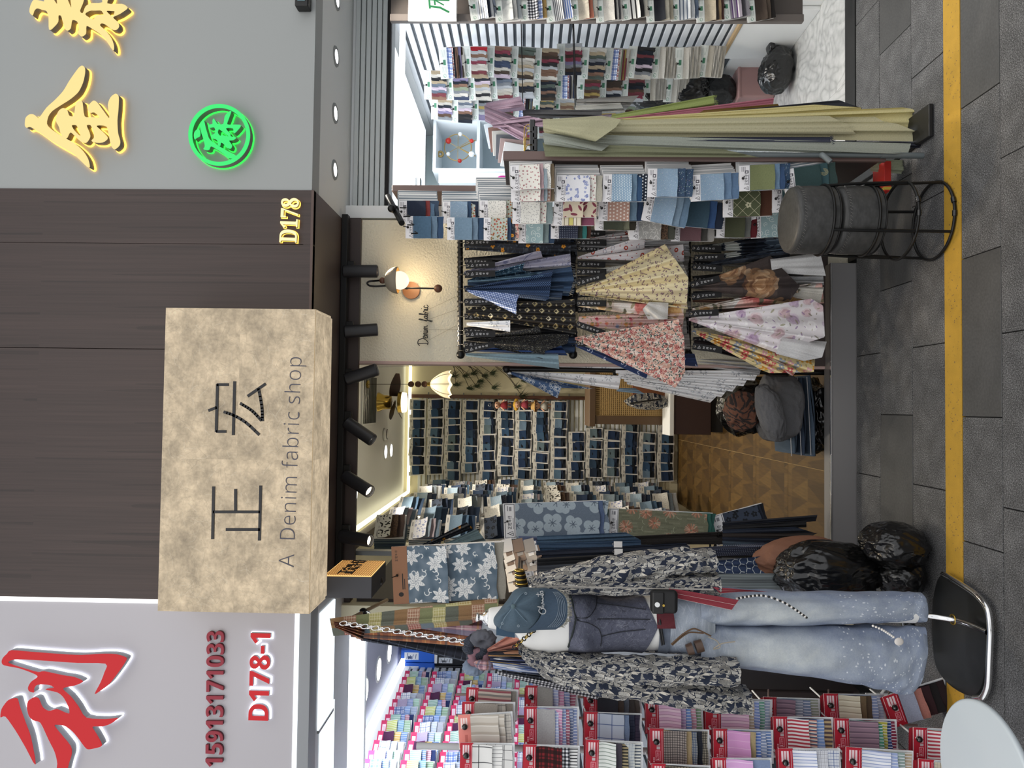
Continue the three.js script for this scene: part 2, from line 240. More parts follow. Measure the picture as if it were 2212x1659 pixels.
{
  // warm light-box sign
  const D0 = 2.745, fibreT = (() => tex(1024, 512, (x, w, h) => {
    pixels(x, w, h, (i, j) => { const u = i / w, v = j / h; const n = noise.noise(u * 9, v * 5, 1) + 0.7 * noise.noise(u * 24, v * 13, 3) + 0.5 * noise.noise(u * 60, v * 32, 8) + 0.35 * noise.noise(u * 130, v * 70, 12); const k = 1 + 0.2 * n + 0.07 * (rnd() - 0.5); return [214 * k, 194 * k, 164 * k]; });
    for (let i = 0; i < 1500; i++) { x.strokeStyle = rnd() < 0.75 ? 'rgba(120,108,92,0.22)' : 'rgba(255,246,225,0.35)'; x.lineWidth = rr(0.5, 1.3); let a = rr(0, w), b = rr(0, h), t = rr(0, 6.28); x.beginPath(); x.moveTo(a, b); for (let k = 0; k < 5; k++) { t += rr(-0.7, 0.7); a += 9 * Math.cos(t); b += 9 * Math.sin(t); x.lineTo(a, b); } x.stroke(); }
  }, { tile: 1.15, tileY: 0.575 }))();
  const face = new THREE.MeshStandardMaterial({ color: '#3a352c', roughness: 0.7, emissive: '#ffffff', emissiveMap: fibreT, emissiveIntensity: 0.56 });
  const a = W(358, 665, D0), b = W(682, 668, D0), c = W(341, 1320, D0), d = W(668, 1326, D0);
  const yT = (a.y + c.y) / 2, yB = (b.y + d.y) / 2, x1 = (a.x + b.x) / 2, x0 = (c.x + d.x) / 2;
  const t = thing('light_box_sign', 'large glowing cream paper sign box over the denim shop entrance', 'shop sign');
  part('front_panel', boxAB([x0, yB, -D0], [x1, yT, -D0 - 0.008]), face, t);
  part('side_panel', [boxAB([x0, yB, -D0 - 0.0082], [x0 + 0.008, yT, -DF]), boxAB([x1 - 0.008, yB, -D0 - 0.0082], [x1, yT, -DF])], face, t);
  part('bottom_panel', boxAB([x0 + 0.0082, yB, -D0 - 0.0082], [x1 - 0.0082, yB + 0.008, -DF - 0.02]), face, t);
  part('top_panel', boxAB([x0 + 0.0082, yT - 0.008, -D0 - 0.0082], [x1 - 0.0082, yT, -DF]), face, t);
  part('edge_seam', [boxAB([x0, yB - 0.0005, -D0 + 0.001], [x1, yB + 0.0015, -D0])], S('#b39a72', 0.6), t);
  const bar = S('#16161a', 0.4);
  const stroke = (pts, r = 0.0052) => { const q = pts.map(([x, y]) => W(x, y, D0)); const out = []; for (let i = 0; i + 1 < q.length; i++) { const A = q[i], B = q[i + 1], dx = B.x - A.x, dy = B.y - A.y, L = Math.hypot(dx, dy) + (i + 2 < q.length ? r * 0.9 : 0); const g = box(L, r * 2, 0.006); g.rotateZ(Math.atan2(dy, dx)); g.translate(A.x + dx / 2, A.y + dy / 2, -D0 + 0.0035); out.push(g); } return out; };
  const smooth = (pts) => { const c2 = new THREE.CatmullRomCurve3(pts.map(([x, y]) => V(x, y, 0))); return c2.getPoints(9).map((p) => [p.x, p.y]); };
  part('character', [...stroke([[462.6, 1050.5], [460.4, 1164]]), ...stroke([[461.5, 1105.4], [563, 1105.4]]), ...stroke([[510, 1056], [510, 1103]]), ...stroke([[489, 1143.4], [563, 1143.4]]), ...stroke([[564.2, 1048.6], [561.3, 1167]])], bar, t, 'thin black character with straight strokes');
  part('character', [...stroke([[451.4, 887], [470, 879.8]]), ...stroke([[493.7, 831], [470.9, 831], [468.3, 932], [490, 932]]), ...stroke([[508, 823.7], [505, 939.8]]), ...stroke(smooth([[485.4, 890], [504.5, 896.5], [531.6, 912.3], [561.3, 939.4]])), ...stroke(smooth([[520.8, 871.8], [545, 887], [566, 908.7]])), ...stroke(smooth([[568, 908.7], [566.5, 878], [559.5, 839]])), ...stroke([[536, 856], [575, 829]])], bar, t, 'thin black character with a roof stroke and curves');
  part('lettering', textFit('A  Denim fabric shop', 'droid_sans_regular', [635.5, 1225], [652.5, 772], 34, D0, 0.004, -0.028, -D0 + 0.0005), S('#4b4a55', 0.5), t, 'thin dark grey letters reading A Denim fabric shop');
  const L = new THREE.RectAreaLight('#ffe6bd', 0.7, x1 - x0, yT - yB); L.position.set((x0 + x1) / 2, (yT + yB) / 2, -D0 + 0.012); L.lookAt((x0 + x1) / 2, (yT + yB) / 2, 0); scene.add(L);
  // channel letters: bright face, dark return, glowing rim at the wall
  const gold = glow('#ffe294', 0.8), rim = glow('#ffbf45', 3.2), ret = S('#6e685c', 0.5);
  const channel = (label, outer, holes, D, f, r, rt, z0, deep = 0.045) => { const o = thing('channel_letter', label, 'sign letter'); const zF = -D, zW = z0; part('face', glyph(outer, holes, D, 0.004, zF - 0.004), f, o); part('letter_return', glyph(outer, holes, D, deep - 0.014, zF - 0.0042 - (deep - 0.014), 0.0), rt, o); part('glow_rim', glyph(outer, holes, D, 0.008, zW + 0.001, 0.0035), r, o); return o; };
  const k1 = [40, 130], s1 = 6.635;
  const jin1 = [[295, 825], [400, 680], [520, 570], [640, 440], [730, 290], [860, 110], [915, 78], [945, 110], [945, 190], [915, 320], [850, 450], [740, 550], [600, 640], [480, 720], [420, 800], [400, 910], [470, 990], [640, 1100], [800, 1190], [920, 1300], [990, 1410], [1015, 1520], [985, 1530], [880, 1430], [780, 1340], [640, 1260], [470, 1160], [330, 1060], [230, 990], [150, 950], [110, 965], [90, 930], [100, 830], [150, 780], [210, 775], [260, 810]];
  const jin2 = [[720, 790], [690, 710], [640, 685], [580, 720], [545, 790], [535, 870], [580, 960], [600, 1040], [640, 1110], [690, 1110], [740, 1030], [850, 1130], [910, 1175], [970, 1175], [1020, 1100], [1010, 1030], [970, 930], [1030, 930], [1070, 1020], [1080, 1110], [1045, 1150], [1080, 1175], [1200, 1175], [1275, 1110], [1200, 1020], [1110, 935], [1255, 945], [1290, 1060], [1325, 1220], [1370, 1275], [1440, 1220], [1450, 1150], [1420, 1040], [1410, 860], [1425, 700], [1430, 520], [1390, 480], [1320, 530], [1280, 640], [1300, 830], [1210, 720], [1120, 600], [1070, 580], [1010, 640], [990, 710], [1020, 750], [1080, 745], [1160, 820], [1050, 815], [940, 800], [910, 600], [870, 580], [820, 620], [790, 795]];
  const jinH = [[755, 930], [825, 930], [860, 1000], [885, 1085], [800, 1010]];
  const dG = DF - 0.04, zW = -DF - 0.005;
  channel('large warm glowing golden character nearest the brown wood fascia', [[jin1, k1, s1], [jin2, k1, s1]], [[jinH, k1, s1, jin2]], dG, gold, rim, ret, zW);
  const k2 = [40, 0], s2 = 8.508;
  const tai = [[275, 0], [215, 110], [200, 220], [250, 275], [280, 190], [330, 145], [420, 170], [510, 200], [550, 310], [560, 540], [650, 480], [720, 390], [725, 275], [780, 290], [810, 390], [850, 520], [890, 555], [950, 510], [980, 360], [1080, 400], [1110, 540], [1085, 600], [1150, 665], [1230, 610], [1240, 470], [1330, 510], [1480, 610], [1600, 730], [1730, 920], [1745, 830], [1700, 700], [1600, 560], [1490, 460], [1520, 420], [1600, 450], [1700, 530], [1790, 540], [1840, 480], [1820, 400], [1730, 310], [1850, 250], [1980, 160], [1990, 120], [1900, 70], [1620, 60], [1680, -120], [1500, -150], [1540, 40], [1330, 60], [1230, 120], [1180, 240], [1120, 190], [1190, 0], [1150, -150], [950, -150], [970, 140], [900, 0], [860, -130], [700, -130], [710, 70], [650, 0], [600, -100], [470, -60], [470, 25], [400, 10]];
  const taiH = [[1215, 255], [1300, 190], [1400, 186], [1510, 188], [1565, 268], [1500, 270], [1420, 290], [1368, 355]], taiH2 = [[1610, 196], [1690, 192], [1765, 205], [1722, 298]];
  channel('large warm glowing golden character cut by the right picture edge', [[tai, k2, s2]], [[taiH, k2, s2, tai], [taiH2, k2, s2, tai]], dG, gold, rim, ret, zW);
  // green round emblem
  const green = glow('#35f77a', 0.75), grim = glow('#20d038', 2.6), k3 = [390, 210], s3 = 9.76, gret = S('#76756f', 0.5);
  const gm = thing('round_emblem', 'round glowing green ring sign with a brush character inside', 'sign');
  const ringShape = (R, r, n = 72) => { const q = (k) => Array.from({ length: n }, (_, i) => { const p = W(473.2 + k * Math.cos(i / n * 2 * PI), 291 + k * Math.sin(i / n * 2 * PI), dG); return new THREE.Vector2(p.x, p.y); }); const s = new THREE.Shape(q(R)); s.holes.push(new THREE.Path(q(r))); return s; };
  const ext = (s, depth, z) => { const g = new THREE.ExtrudeGeometry(s, { depth, bevelEnabled: false }); g.translate(0, 0, z); return g; };
  part('ring_face', ext(ringShape(66.6, 58.6), 0.004, -dG - 0.004), green, gm); part('ring_return', ext(ringShape(66.5, 58.7), 0.03, -dG - 0.0342), gret, gm); part('glow_rim', ext(ringShape(67.4, 58), 0.006, zW + 0.001), grim, gm);
  const ma = [[[370, 665], [300, 720], [280, 800], [295, 885], [340, 850], [405, 815], [410, 720]], [[470, 480], [415, 550], [410, 620], [440, 760], [480, 880], [510, 1030], [480, 1090], [540, 1110], [600, 1100], [640, 1030], [800, 1120], [900, 1190], [1000, 1275], [1110, 1280], [1160, 1225], [1000, 1140], [830, 1040], [700, 960], [600, 870], [560, 760], [520, 620], [490, 490]],
    [[700, 450], [670, 500], [670, 560], [600, 580], [580, 620], [610, 640], [700, 630], [730, 690], [720, 760], [650, 800], [640, 840], [680, 870], [740, 880], [780, 930], [790, 1010], [830, 1020], [850, 950], [920, 1000], [970, 1060], [1050, 1080], [1080, 1020], [1050, 960], [1020, 910], [1100, 900], [1170, 850], [1100, 835], [1050, 815], [1040, 760], [950, 650], [1100, 650], [1120, 755], [1190, 700], [1270, 590], [1150, 575], [980, 570], [1010, 450], [1065, 290], [1000, 320], [930, 400], [900, 560], [780, 560]]];
  const maH = [[800, 670], [850, 700], [940, 770], [1010, 825], [880, 800], [830, 810], [780, 740]], mo = ma.map((m) => [m, k3, s3]), mh = [[maH, k3, s3, ma[2]]];
  part('character_face', glyph(mo, mh, dG, 0.004, -dG - 0.004), green, gm); part('character_return', glyph(mo, mh, dG, 0.03, -dG - 0.0342), gret, gm); part('character_rim', glyph(mo, mh, dG, 0.006, zW + 0.0012, 0.002), grim, gm);
  // shop numbers
  const n1 = thing('number_sign', 'glowing golden shop number D178 on the brown wood fascia', 'sign');
  const ends = [[640, 524], [645, 428]];
  part('face', textFit('D178', 'droid_serif_bold', ...ends, 38, DF - 0.02, 0.004, 0, -DF + 0.016), glow('#fff2b0', 0.95), n1); part('letter_return', textFit('D178', 'droid_serif_bold', ...ends, 38, DF - 0.02, 0.012, 0, -DF + 0.0038), ret, n1); part('glow_rim', textFit('D178', 'droid_serif_bold', ...ends, 38, DF - 0.02, 0.003, 0.035, -DF + 0.0005), rim, n1);
  // left shop: red character, phone number, shop number
  const red = glow('#f01020', 0.5), redSide = S('#8c8f92', 0.5), wr = glow('#eef2ff', 2.6), k4 = [0, 1380], s4 = 5.945;
  const cA = [[140, 150], [400, 170], [800, 200], [1040, 210], [1300, 195], [1480, 200], [1600, 235], [1620, 270], [1560, 370], [1480, 480], [1400, 580], [1310, 650], [1215, 710], [1290, 560], [1340, 430], [1355, 320], [1000, 310], [700, 290], [400, 270], [200, 265], [110, 290], [115, 320], [300, 380], [480, 430], [560, 420], [800, 470], [950, 495], [1060, 550], [960, 600], [800, 640], [900, 740], [1000, 870], [1100, 1015], [1350, 1035], [1510, 1020], [1430, 1085], [1320, 1125], [1180, 1130], [1230, 1220], [1305, 1370], [1220, 1405], [1130, 1420], [1080, 1380], [1000, 1270], [920, 1180], [820, 1115], [690, 1110], [780, 1230], [900, 1380], [915, 1480], [880, 1600], [830, 1760], [720, 1760], [735, 1600], [700, 1450], [620, 1290], [520, 1080], [430, 1050], [370, 990], [345, 880], [360, 800], [430, 755], [490, 770], [540, 880], [620, 930], [720, 905], [830, 950], [890, 960], [880, 880], [820, 760], [740, 690], [580, 650], [690, 630], [640, 595], [530, 585], [460, 600], [430, 650], [430, 690], [370, 670], [360, 620], [400, 550], [480, 490], [440, 450], [250, 380], [50, 340], [20, 290], [40, 240], [90, 190]];
  const cB = [[215, 770], [250, 880], [330, 1100], [390, 1270], [450, 1615], [330, 1400], [200, 1180], [70, 1000], [5, 1010], [20, 900], [90, 800], [140, 775]];
  channel('large red brush character with glowing white outline on the grey fascia', [[cA, k4, s4], [cB, k4, s4]], [], DF - 0.045, red, wr, redSide, -DF, 0.045);
  const ph = thing('phone_number', 'row of dark red digits reading 15913171033 under the red character', 'sign');
  part('digits', textFit('15913171033', 'droid_sans_bold', [481, 1656], [484, 1363], 37, DF - 0.01, 0.006, 0, -DF + 0.008), S('#8e1c30', 0.5), ph); part('digit_backs', textFit('15913171033', 'droid_sans_bold', [481, 1656], [484, 1363], 37, DF - 0.01, 0.007, 0, -DF + 0.0008), S('#4a1822', 0.6), ph);
  const n2 = thing('number_sign', 'red shop number D178-1 with glowing white outline on the grey fascia', 'sign');
  const e2 = [[579, 1557], [584, 1369]];
  part('face', textFit('D178-1', 'droid_sans_bold', ...e2, 43, DF - 0.025, 0.004, 0, -DF + 0.022), red, n2); part('letter_return', textFit('D178-1', 'droid_sans_bold', ...e2, 43, DF - 0.025, 0.014, 0, -DF + 0.0078), redSide, n2); part('glow_rim', textFit('D178-1', 'droid_sans_bold', ...e2, 43, DF - 0.025, 0.005, 0.06, -DF + 0.0015), wr, n2);
  const bx = thing('camera_box', 'small black box fixed at the corner under the right fascia', 'box'); const q = W(655, 4, DF - 0.02); part('housing', box(0.06, 0.055, 0.05, q.x, q.y, q.z, 0.006), M.black, bx); part('screen', box(0.03, 0.03, 0.004, q.x + 0.006, q.y, q.z + 0.026), S('#7fa0a8', 0.3), bx);
}
// ============================================================ cloth: printed and woven materials
const fabCache = {};
function FAB(key, tile, draw, o = {}) {           // draw(x, w, wrap) paints one tile; wrap(px, py, r, fn) repeats what crosses the edge
  return fabCache[key] ??= (() => {
    const n = o.n ?? 256;
    const t = tex(n, n, (x, w, h) => { const wrap = (a, b, r, fn) => { for (const i of [-1, 0, 1]) for (const j of [-1, 0, 1]) { const X = a + i * w, Y = b + j * h; if (X > -r && X < w + r && Y > -r && Y < h + r) { x.save(); x.translate(X, Y); fn(); x.restore(); } } }; draw(x, w, wrap);
      const im = x.getImageData(0, 0, w, h), amp = o.grain ?? 14; for (let k = 0; k < im.data.length; k += 4) { const e = amp * (rnd() - 0.5); for (let c = 0; c < 3; c++) im.data[k + c] += e; } x.putImageData(im, 0, 0); }, { tile });
    return P('#ffffff', o.rough ?? 0.92, { map: t, side: THREE.DoubleSide, bumpMap: o.bump ? t : null, bumpScale: o.bump ?? 0, metalness: o.metal ?? 0 });
  })();
}
const twillMap = twillT.clone(); twillMap.repeat.set(1 / 0.05, 1 / 0.05); const weaveMap = twillT.clone(); weaveMap.repeat.set(1 / 0.03, 1 / 0.03);
const DEN = (c) => fabCache['d' + c] ??= S(c, 0.92, { map: twillMap, side: THREE.DoubleSide });
const COT = (c) => fabCache['c' + c] ??= S(c, 0.95, { map: weaveMap, side: THREE.DoubleSide });
const flower = (x, r, petal, heart, n = 5) => { x.fillStyle = petal; for (let k = 0; k < n; k++) { x.save(); x.rotate(k / n * 2 * PI); x.beginPath(); x.ellipse(0, -r * 0.58, r * 0.36, r * 0.45, 0, 0, 7); x.fill(); x.restore(); } x.fillStyle = heart; x.beginPath(); x.arc(0, 0, r * 0.25, 0, 7); x.fill(); };
const leafP = (x, r, c) => { x.fillStyle = c; x.beginPath(); x.ellipse(0, 0, r, r * 0.38, 0, 0, 7); x.fill(); };
const bg = (x, w, c) => { x.fillStyle = c; x.fillRect(0, 0, w, w); };
const scatter = (w, n, wrap, R, fn) => { const k = Math.ceil(Math.sqrt(n)); for (let i = 0; i < k; i++) for (let j = 0; j < k; j++) { const r = typeof R === 'number' ? R : rr(...R); const a = (i + rr(0.15, 0.85) + (j % 2) * 0.5) * w / k, b = (j + rr(0.15, 0.85)) * w / k, t = rr(0, 6.28), q = rnd(); wrap(a % w, b, r * 2.2, () => fn(r, t, q)); } };
const stripesV = (cs, ws) => (x, w) => { const sum = ws.reduce((a, b) => a + b), n = 1; let p = 0; for (let k = 0; k < cs.length; k++) { x.fillStyle = cs[k]; x.fillRect(p, 0, ws[k] / sum * w + 0.6, w); p += ws[k] / sum * w; } };
const stripesH = (cs, ws) => (x, w) => { x.save(); x.translate(w, 0); x.rotate(PI / 2); stripesV(cs, ws)(x, w); x.restore(); };
const plaidP = (base, lines) => (x, w) => { bg(x, w, base); for (const [p, q, c, a] of lines) { x.globalAlpha = a ?? 0.55; x.fillStyle = c; x.fillRect(p * w, 0, q * w, w); x.fillRect(0, p * w, w, q * w); } x.globalAlpha = 1; };
const F = {
  get navyYellow() { return FAB('navyYellow', 0.16, (x, w, wr) => { bg(x, w, '#262b36'); scatter(w, 90, wr, [8, 15], (r, t) => { x.rotate(t); leafP(x, r, pick(['#3d4552', '#4a505a', '#1a1d26'])); }); scatter(w, 7, wr, [13, 17], (r, t) => { x.rotate(t); flower(x, r, '#d6922a', '#7a3f12'); }); }); },
  get toile() { return FAB('toile', 0.2, (x, w, wr) => { bg(x, w, '#b3b2c4'); for (let k = 0; k < 70; k++) { x.strokeStyle = pick(['#62688c', '#7d82a2', '#d8d6e0']); x.lineWidth = rr(1, 4); let a = rr(0, w), b = rr(0, w); x.beginPath(); x.moveTo(a, b); x.bezierCurveTo(a + rr(-40, 40), b + rr(-40, 40), a + rr(-40, 40), b + rr(-40, 40), a + rr(-50, 50), b + rr(-50, 50)); x.stroke(); } }); },
  get sequin() { return FAB('sequin', 0.09, (x, w) => { bg(x, w, '#26445c'); for (let i = 0; i < 16; i++) for (let j = 0; j < 16; j++) { x.fillStyle = rnd() < 0.28 ? '#a9c8d8' : pick(['#3d6380', '#1d3448', '#527a96']); x.beginPath(); x.arc((i + 0.5 + (j % 2) * 0.5) * w / 16, (j + 0.5) * w / 16, 6, 0, 7); x.fill(); } }, { rough: 0.35, metal: 0.3 }); },
  get mesh() { return FAB('mesh', 0.07, (x, w) => { bg(x, w, '#2a3d5c'); for (let i = 0; i < 16; i++) for (let j = 0; j < 16; j++) { x.fillStyle = (i + j) % 2 ? '#5a78a6' : '#1a2740'; x.fillRect(i * 16 + 2, j * 16 + 2, 12, 11); } }); },
  get ginghamBlue() { return FAB('ginghamBlue', 0.06, (x, w) => { bg(x, w, '#ccd6ec'); for (let i = 0; i < 16; i++) for (let j = 0; j < 16; j++) { x.fillStyle = (i % 2) + (j % 2) === 2 ? '#30487e' : (i % 2) + (j % 2) ? '#7187b8' : '#dbe2f2'; x.fillRect(i * 16, j * 16, 16, 16); } }); },
  get goldSquares() { return FAB('goldSquares', 0.13, (x, w, wr) => { bg(x, w, '#1f1c1b'); for (let i = 0; i < 4; i++) for (let j = 0; j < 4; j++) { const big = (i + j) % 2 === 0, r = big ? 20 : 9; wr((i + 0.5) * 64, (j + 0.5) * 64, 40, () => { x.rotate(PI / 4); x.fillStyle = '#6a5e44'; x.fillRect(-r, -r, 2 * r, 2 * r); x.fillStyle = pick(['#cfc39a', '#a89a70', '#e6dcc0']); x.fillRect(-r + 3, -r + 3, 2 * r - 8, 2 * r - 6); x.fillStyle = '#3a3226'; x.fillRect(-r + 8, -r + 6, r, r * 0.9); }); } }, { rough: 0.55 }); },
  get tweed() { return FAB('tweed', 0.1, (x, w) => { bg(x, w, '#1d1c1d'); for (let k = 0; k < 900; k++) { x.strokeStyle = pick(['#0f0f10', '#3a3a3a', '#56565a', '#8b866a', '#2a3340', '#c9c6b8']); x.lineWidth = rr(1, 3); const a = rr(0, w), b = rr(0, w); x.beginPath(); x.moveTo(a, b); x.lineTo(a + rr(-9, 9), b + rr(4, 13)); x.stroke(); } }, { bump: 0.002 }); },
  get donut() { return FAB('donut', 0.15, (x, w, wr) => { bg(x, w, '#e4e0e2'); scatter(w, 36, wr, [5, 8], (r, t, q) => { x.rotate(t); x.fillStyle = q < 0.5 ? '#8c3030' : '#aa5a50'; x.fillRect(-r, -r * 0.4, r * 2, r * 0.8); }); scatter(w, 9, wr, [13, 16], (r, t, q) => { x.strokeStyle = q < 0.45 ? '#b0402e' : '#8d93a4'; x.lineWidth = q < 0.45 ? 8 : 3; x.beginPath(); x.arc(0, 0, r - 3, 0, 7); x.stroke(); }); }); },
  get ditsy() { return FAB('ditsy', 0.1, (x, w, wr) => { bg(x, w, '#ecdfb6'); scatter(w, 16, wr, [15, 20], (r, t) => { x.rotate(t); for (let k = 0; k < 4; k++) { x.save(); x.translate(rr(-r, r), rr(-r, r)); flower(x, r * 0.42, pick(['#8d6a80', '#7c5a76', '#a4848c']), '#c9b070'); x.restore(); } for (let k = 0; k < 4; k++) { x.save(); x.translate(rr(-r, r), rr(-r, r)); x.rotate(rr(0, 6)); leafP(x, r * 0.36, '#7a7458'); x.restore(); } }); }); },
  get bigRose() { return FAB('bigRose', 0.34, (x, w, wr) => { bg(x, w, '#d9c9bd'); scatter(w, 7, wr, [46, 66], (r, t, q) => { const cs = q < 0.4 ? ['#b98b52', '#d8b47c', '#efd9ac'] : q < 0.7 ? ['#b55a58', '#d98880', '#ecb8ae'] : ['#e8e4de', '#f4f2ee', '#c9bcb4']; for (let k = 12; k > 0; k--) { x.fillStyle = cs[k % 3]; x.globalAlpha = 0.7; x.beginPath(); x.ellipse(rr(-3, 3) + Math.cos(k * 2.1) * k * 2, Math.sin(k * 2.1) * k * 2, r * k / 13, r * k / 17, k, 0, 7); x.fill(); } x.globalAlpha = 1; }); scatter(w, 26, wr, [10, 20], (r, t) => { x.rotate(t); leafP(x, r, pick(['#8a8668', '#a59b80', '#6d6a58'])); }); }); },
  get pinkRose() { return FAB('pinkRose', 0.15, (x, w, wr) => { bg(x, w, '#e7cdc9'); scatter(w, 16, wr, [14, 22], (r, t, q) => { for (let k = 6; k > 0; k--) { x.fillStyle = ['#c0485c', '#d8788a', '#e6b070', '#9aa8c4'][Math.floor(q * 3.4 + (k % 2) * 0.3)]; x.globalAlpha = 0.55; x.beginPath(); x.ellipse(rr(-3, 3), rr(-3, 3), r * k / 6, r * k / 8, k, 0, 7); x.fill(); } x.globalAlpha = 1; }); scatter(w, 40, wr, [6, 11], (r, t) => { x.rotate(t); leafP(x, r, pick(['#8f9a78', '#b5907a', '#d8c48a'])); }); }); },
  get liberty() { return FAB('liberty', 0.15, (x, w, wr) => { bg(x, w, '#e8d4c8'); scatter(w, 230, wr, [7, 15], (r, t, q) => { x.rotate(t); if (q < 0.35) leafP(x, r * 0.8, pick(['#3d5e58', '#58706a', '#2f4a4c'])); else if (q < 0.8) flower(x, r, pick(['#b0585a', '#c98a80', '#dcae9c', '#a8605a']), '#efd8c4'); else { x.strokeStyle = '#8a4a42'; x.lineWidth = 2.4; x.beginPath(); x.arc(0, 0, r * 0.8, 0, 3); x.stroke(); } }); }); },
  get navyPrint() { return FAB('navyPrint', 0.16, (x, w, wr) => { bg(x, w, '#27375e'); scatter(w, 9, wr, [16, 26], (r, t) => { x.rotate(t); x.strokeStyle = '#c8ccde'; x.lineWidth = 4; x.beginPath(); x.arc(0, 0, r * 0.6, 0, 4.2); x.stroke(); x.beginPath(); x.arc(r * 0.8, 0, r * 0.4, 2, 6); x.stroke(); }); }); },
  get tropical() { return FAB('tropical', 0.3, (x, w, wr) => { bg(x, w, '#2a3548'); scatter(w, 22, wr, [20, 44], (r, t, q) => { x.rotate(t); for (let k = -3; k <= 3; k++) { x.save(); x.rotate(k * 0.26); x.translate(r * 0.6, 0); leafP(x, r * 0.6, q < 0.5 ? '#d5d8d4' : q < 0.8 ? '#6d7f92' : '#171f30'); x.restore(); } }); }); },
  get stars() { return FAB('stars', 0.16, (x, w, wr) => { bg(x, w, '#353c4a'); scatter(w, 60, wr, [16, 30], (r) => { x.fillStyle = pick(['rgba(80,88,104,0.35)', 'rgba(30,34,44,0.4)']); x.beginPath(); x.arc(0, 0, r, 0, 7); x.fill(); }); scatter(w, 9, wr, [13, 18], (r, t) => { x.rotate(t); x.fillStyle = '#14171f'; x.beginPath(); for (let k = 0; k < 10; k++) { const q = k % 2 ? r * 0.42 : r; x.lineTo(q * Math.sin(k * PI / 5), q * Math.cos(k * PI / 5)); } x.fill(); }); }); },
  get charcoalRose() { return FAB('charcoalRose', 0.42, (x, w, wr) => { bg(x, w, '#453c3a'); scatter(w, 40, wr, [20, 60], (r) => { x.fillStyle = pick(['rgba(90,74,68,0.3)', 'rgba(40,34,34,0.35)']); x.beginPath(); x.arc(0, 0, r, 0, 7); x.fill(); }); scatter(w, 4, wr, [120, 150], (r) => { for (let k = 40; k > 0; k--) { x.fillStyle = pick(['#8f6848', '#b08a66', '#c9aa88', '#6e4c38', '#a07a58']); x.globalAlpha = 0.72; x.beginPath(); x.ellipse(Math.cos(k * 2.4) * r * k / 62, Math.sin(k * 2.4) * r * k / 66, r * 0.22, r * 0.13, k * 2.4 + 1.5, 0, 7); x.fill(); } x.globalAlpha = 1; }); }, { n: 512 }); },
  get watercolor() { return FAB('watercolor', 0.36, (x, w, wr) => { bg(x, w, '#e2dde0'); scatter(w, 36, wr, [34, 66], (r, t, q) => { const cs = q < 0.45 ? ['#f4f2f2', '#e4dee2', '#fbf9f9'] : q < 0.75 ? ['#bda4be', '#d0bcd0', '#a48aa8'] : ['#ccb0b6', '#dcc4c8', '#b4949c']; for (let k = 16; k > 0; k--) { x.fillStyle = cs[k % 3]; x.globalAlpha = 0.5; x.beginPath(); x.ellipse(Math.cos(k * 2.4) * r * k / 26, Math.sin(k * 2.4) * r * k / 26, r * 0.4, r * 0.26, k * 2.4 + 1.5, 0, 7); x.fill(); } x.globalAlpha = 1; }); scatter(w, 110, wr, [6, 17], (r, t, q) => { x.rotate(t); x.globalAlpha = 0.6; leafP(x, r, pick(['#8c8a66', '#a8a488', '#6f6c58', '#7b5d8c', '#94789e'])); x.globalAlpha = 1; }); }, { n: 512 }); },
  get yellowFloral() { return FAB('yellowFloral', 0.2, (x, w, wr) => { bg(x, w, '#e9d6a2'); scatter(w, 36, wr, [14, 24], (r, t, q) => { x.rotate(t); flower(x, r, q < 0.35 ? '#d05a62' : q < 0.55 ? '#e2a23c' : q < 0.8 ? '#9ba4b4' : '#e0a8b4', '#f2e6b8', 4); }); scatter(w, 50, wr, [6, 10], (r, t) => { x.rotate(t); leafP(x, r, pick(['#a6a070', '#c8b070'])); }); }); },
  get eyelet() { return FAB('eyelet', 0.22, (x, w, wr) => { bg(x, w, '#f7f7f8'); scatter(w, 5, wr, [26, 38], (r, t) => { x.rotate(t); for (let k = 0; k < 8; k++) { x.save(); x.rotate(k * PI / 4); x.fillStyle = '#b9bcc2'; x.beginPath(); x.ellipse(0, -r * 0.6, r * 0.11, r * 0.26, 0, 0, 7); x.fill(); x.restore(); } }); scatter(w, 40, wr, 3, (r) => { x.fillStyle = '#c4c6ca'; x.beginPath(); x.arc(0, 0, r, 0, 7); x.fill(); }); }, { grain: 6 }); },
  get eyeletBlue() { return FAB('eyeletBlue', 0.13, (x, w, wr) => { bg(x, w, '#4a6388'); scatter(w, 6, wr, [34, 44], (r, t) => { x.rotate(t); for (let k = 0; k < 8; k++) { x.save(); x.rotate(k * PI / 4); x.strokeStyle = '#e2e4e2'; x.lineWidth = 3.4; x.beginPath(); x.ellipse(0, -r * 0.62, r * 0.16, r * 0.28, 0, 0, 7); x.stroke(); x.restore(); } }); scatter(w, 22, wr, 6, (r) => { x.strokeStyle = '#d4d8da'; x.lineWidth = 3; x.beginPath(); x.arc(0, 0, r, 0, 7); x.stroke(); }); }); },
  get denimFlower() { return FAB('denimFlower', 0.26, (x, w, wr) => { bg(x, w, '#667383'); scatter(w, 9, wr, [40, 52], (r, t) => { x.rotate(t); x.fillStyle = '#a3b1bb'; for (let k = 0; k < 4; k++) { x.save(); x.rotate(k * PI / 2); x.beginPath(); x.ellipse(0, -r * 0.55, r * 0.44, r * 0.44, 0, 0, 7); x.fill(); x.restore(); } x.fillStyle = '#5c6876'; for (let k = 0; k < 7; k++) { x.save(); x.rotate(k * 0.9); x.fillRect(-1.5, 0, 3, r * 0.4); x.restore(); } }); }, { grain: 26 }); },
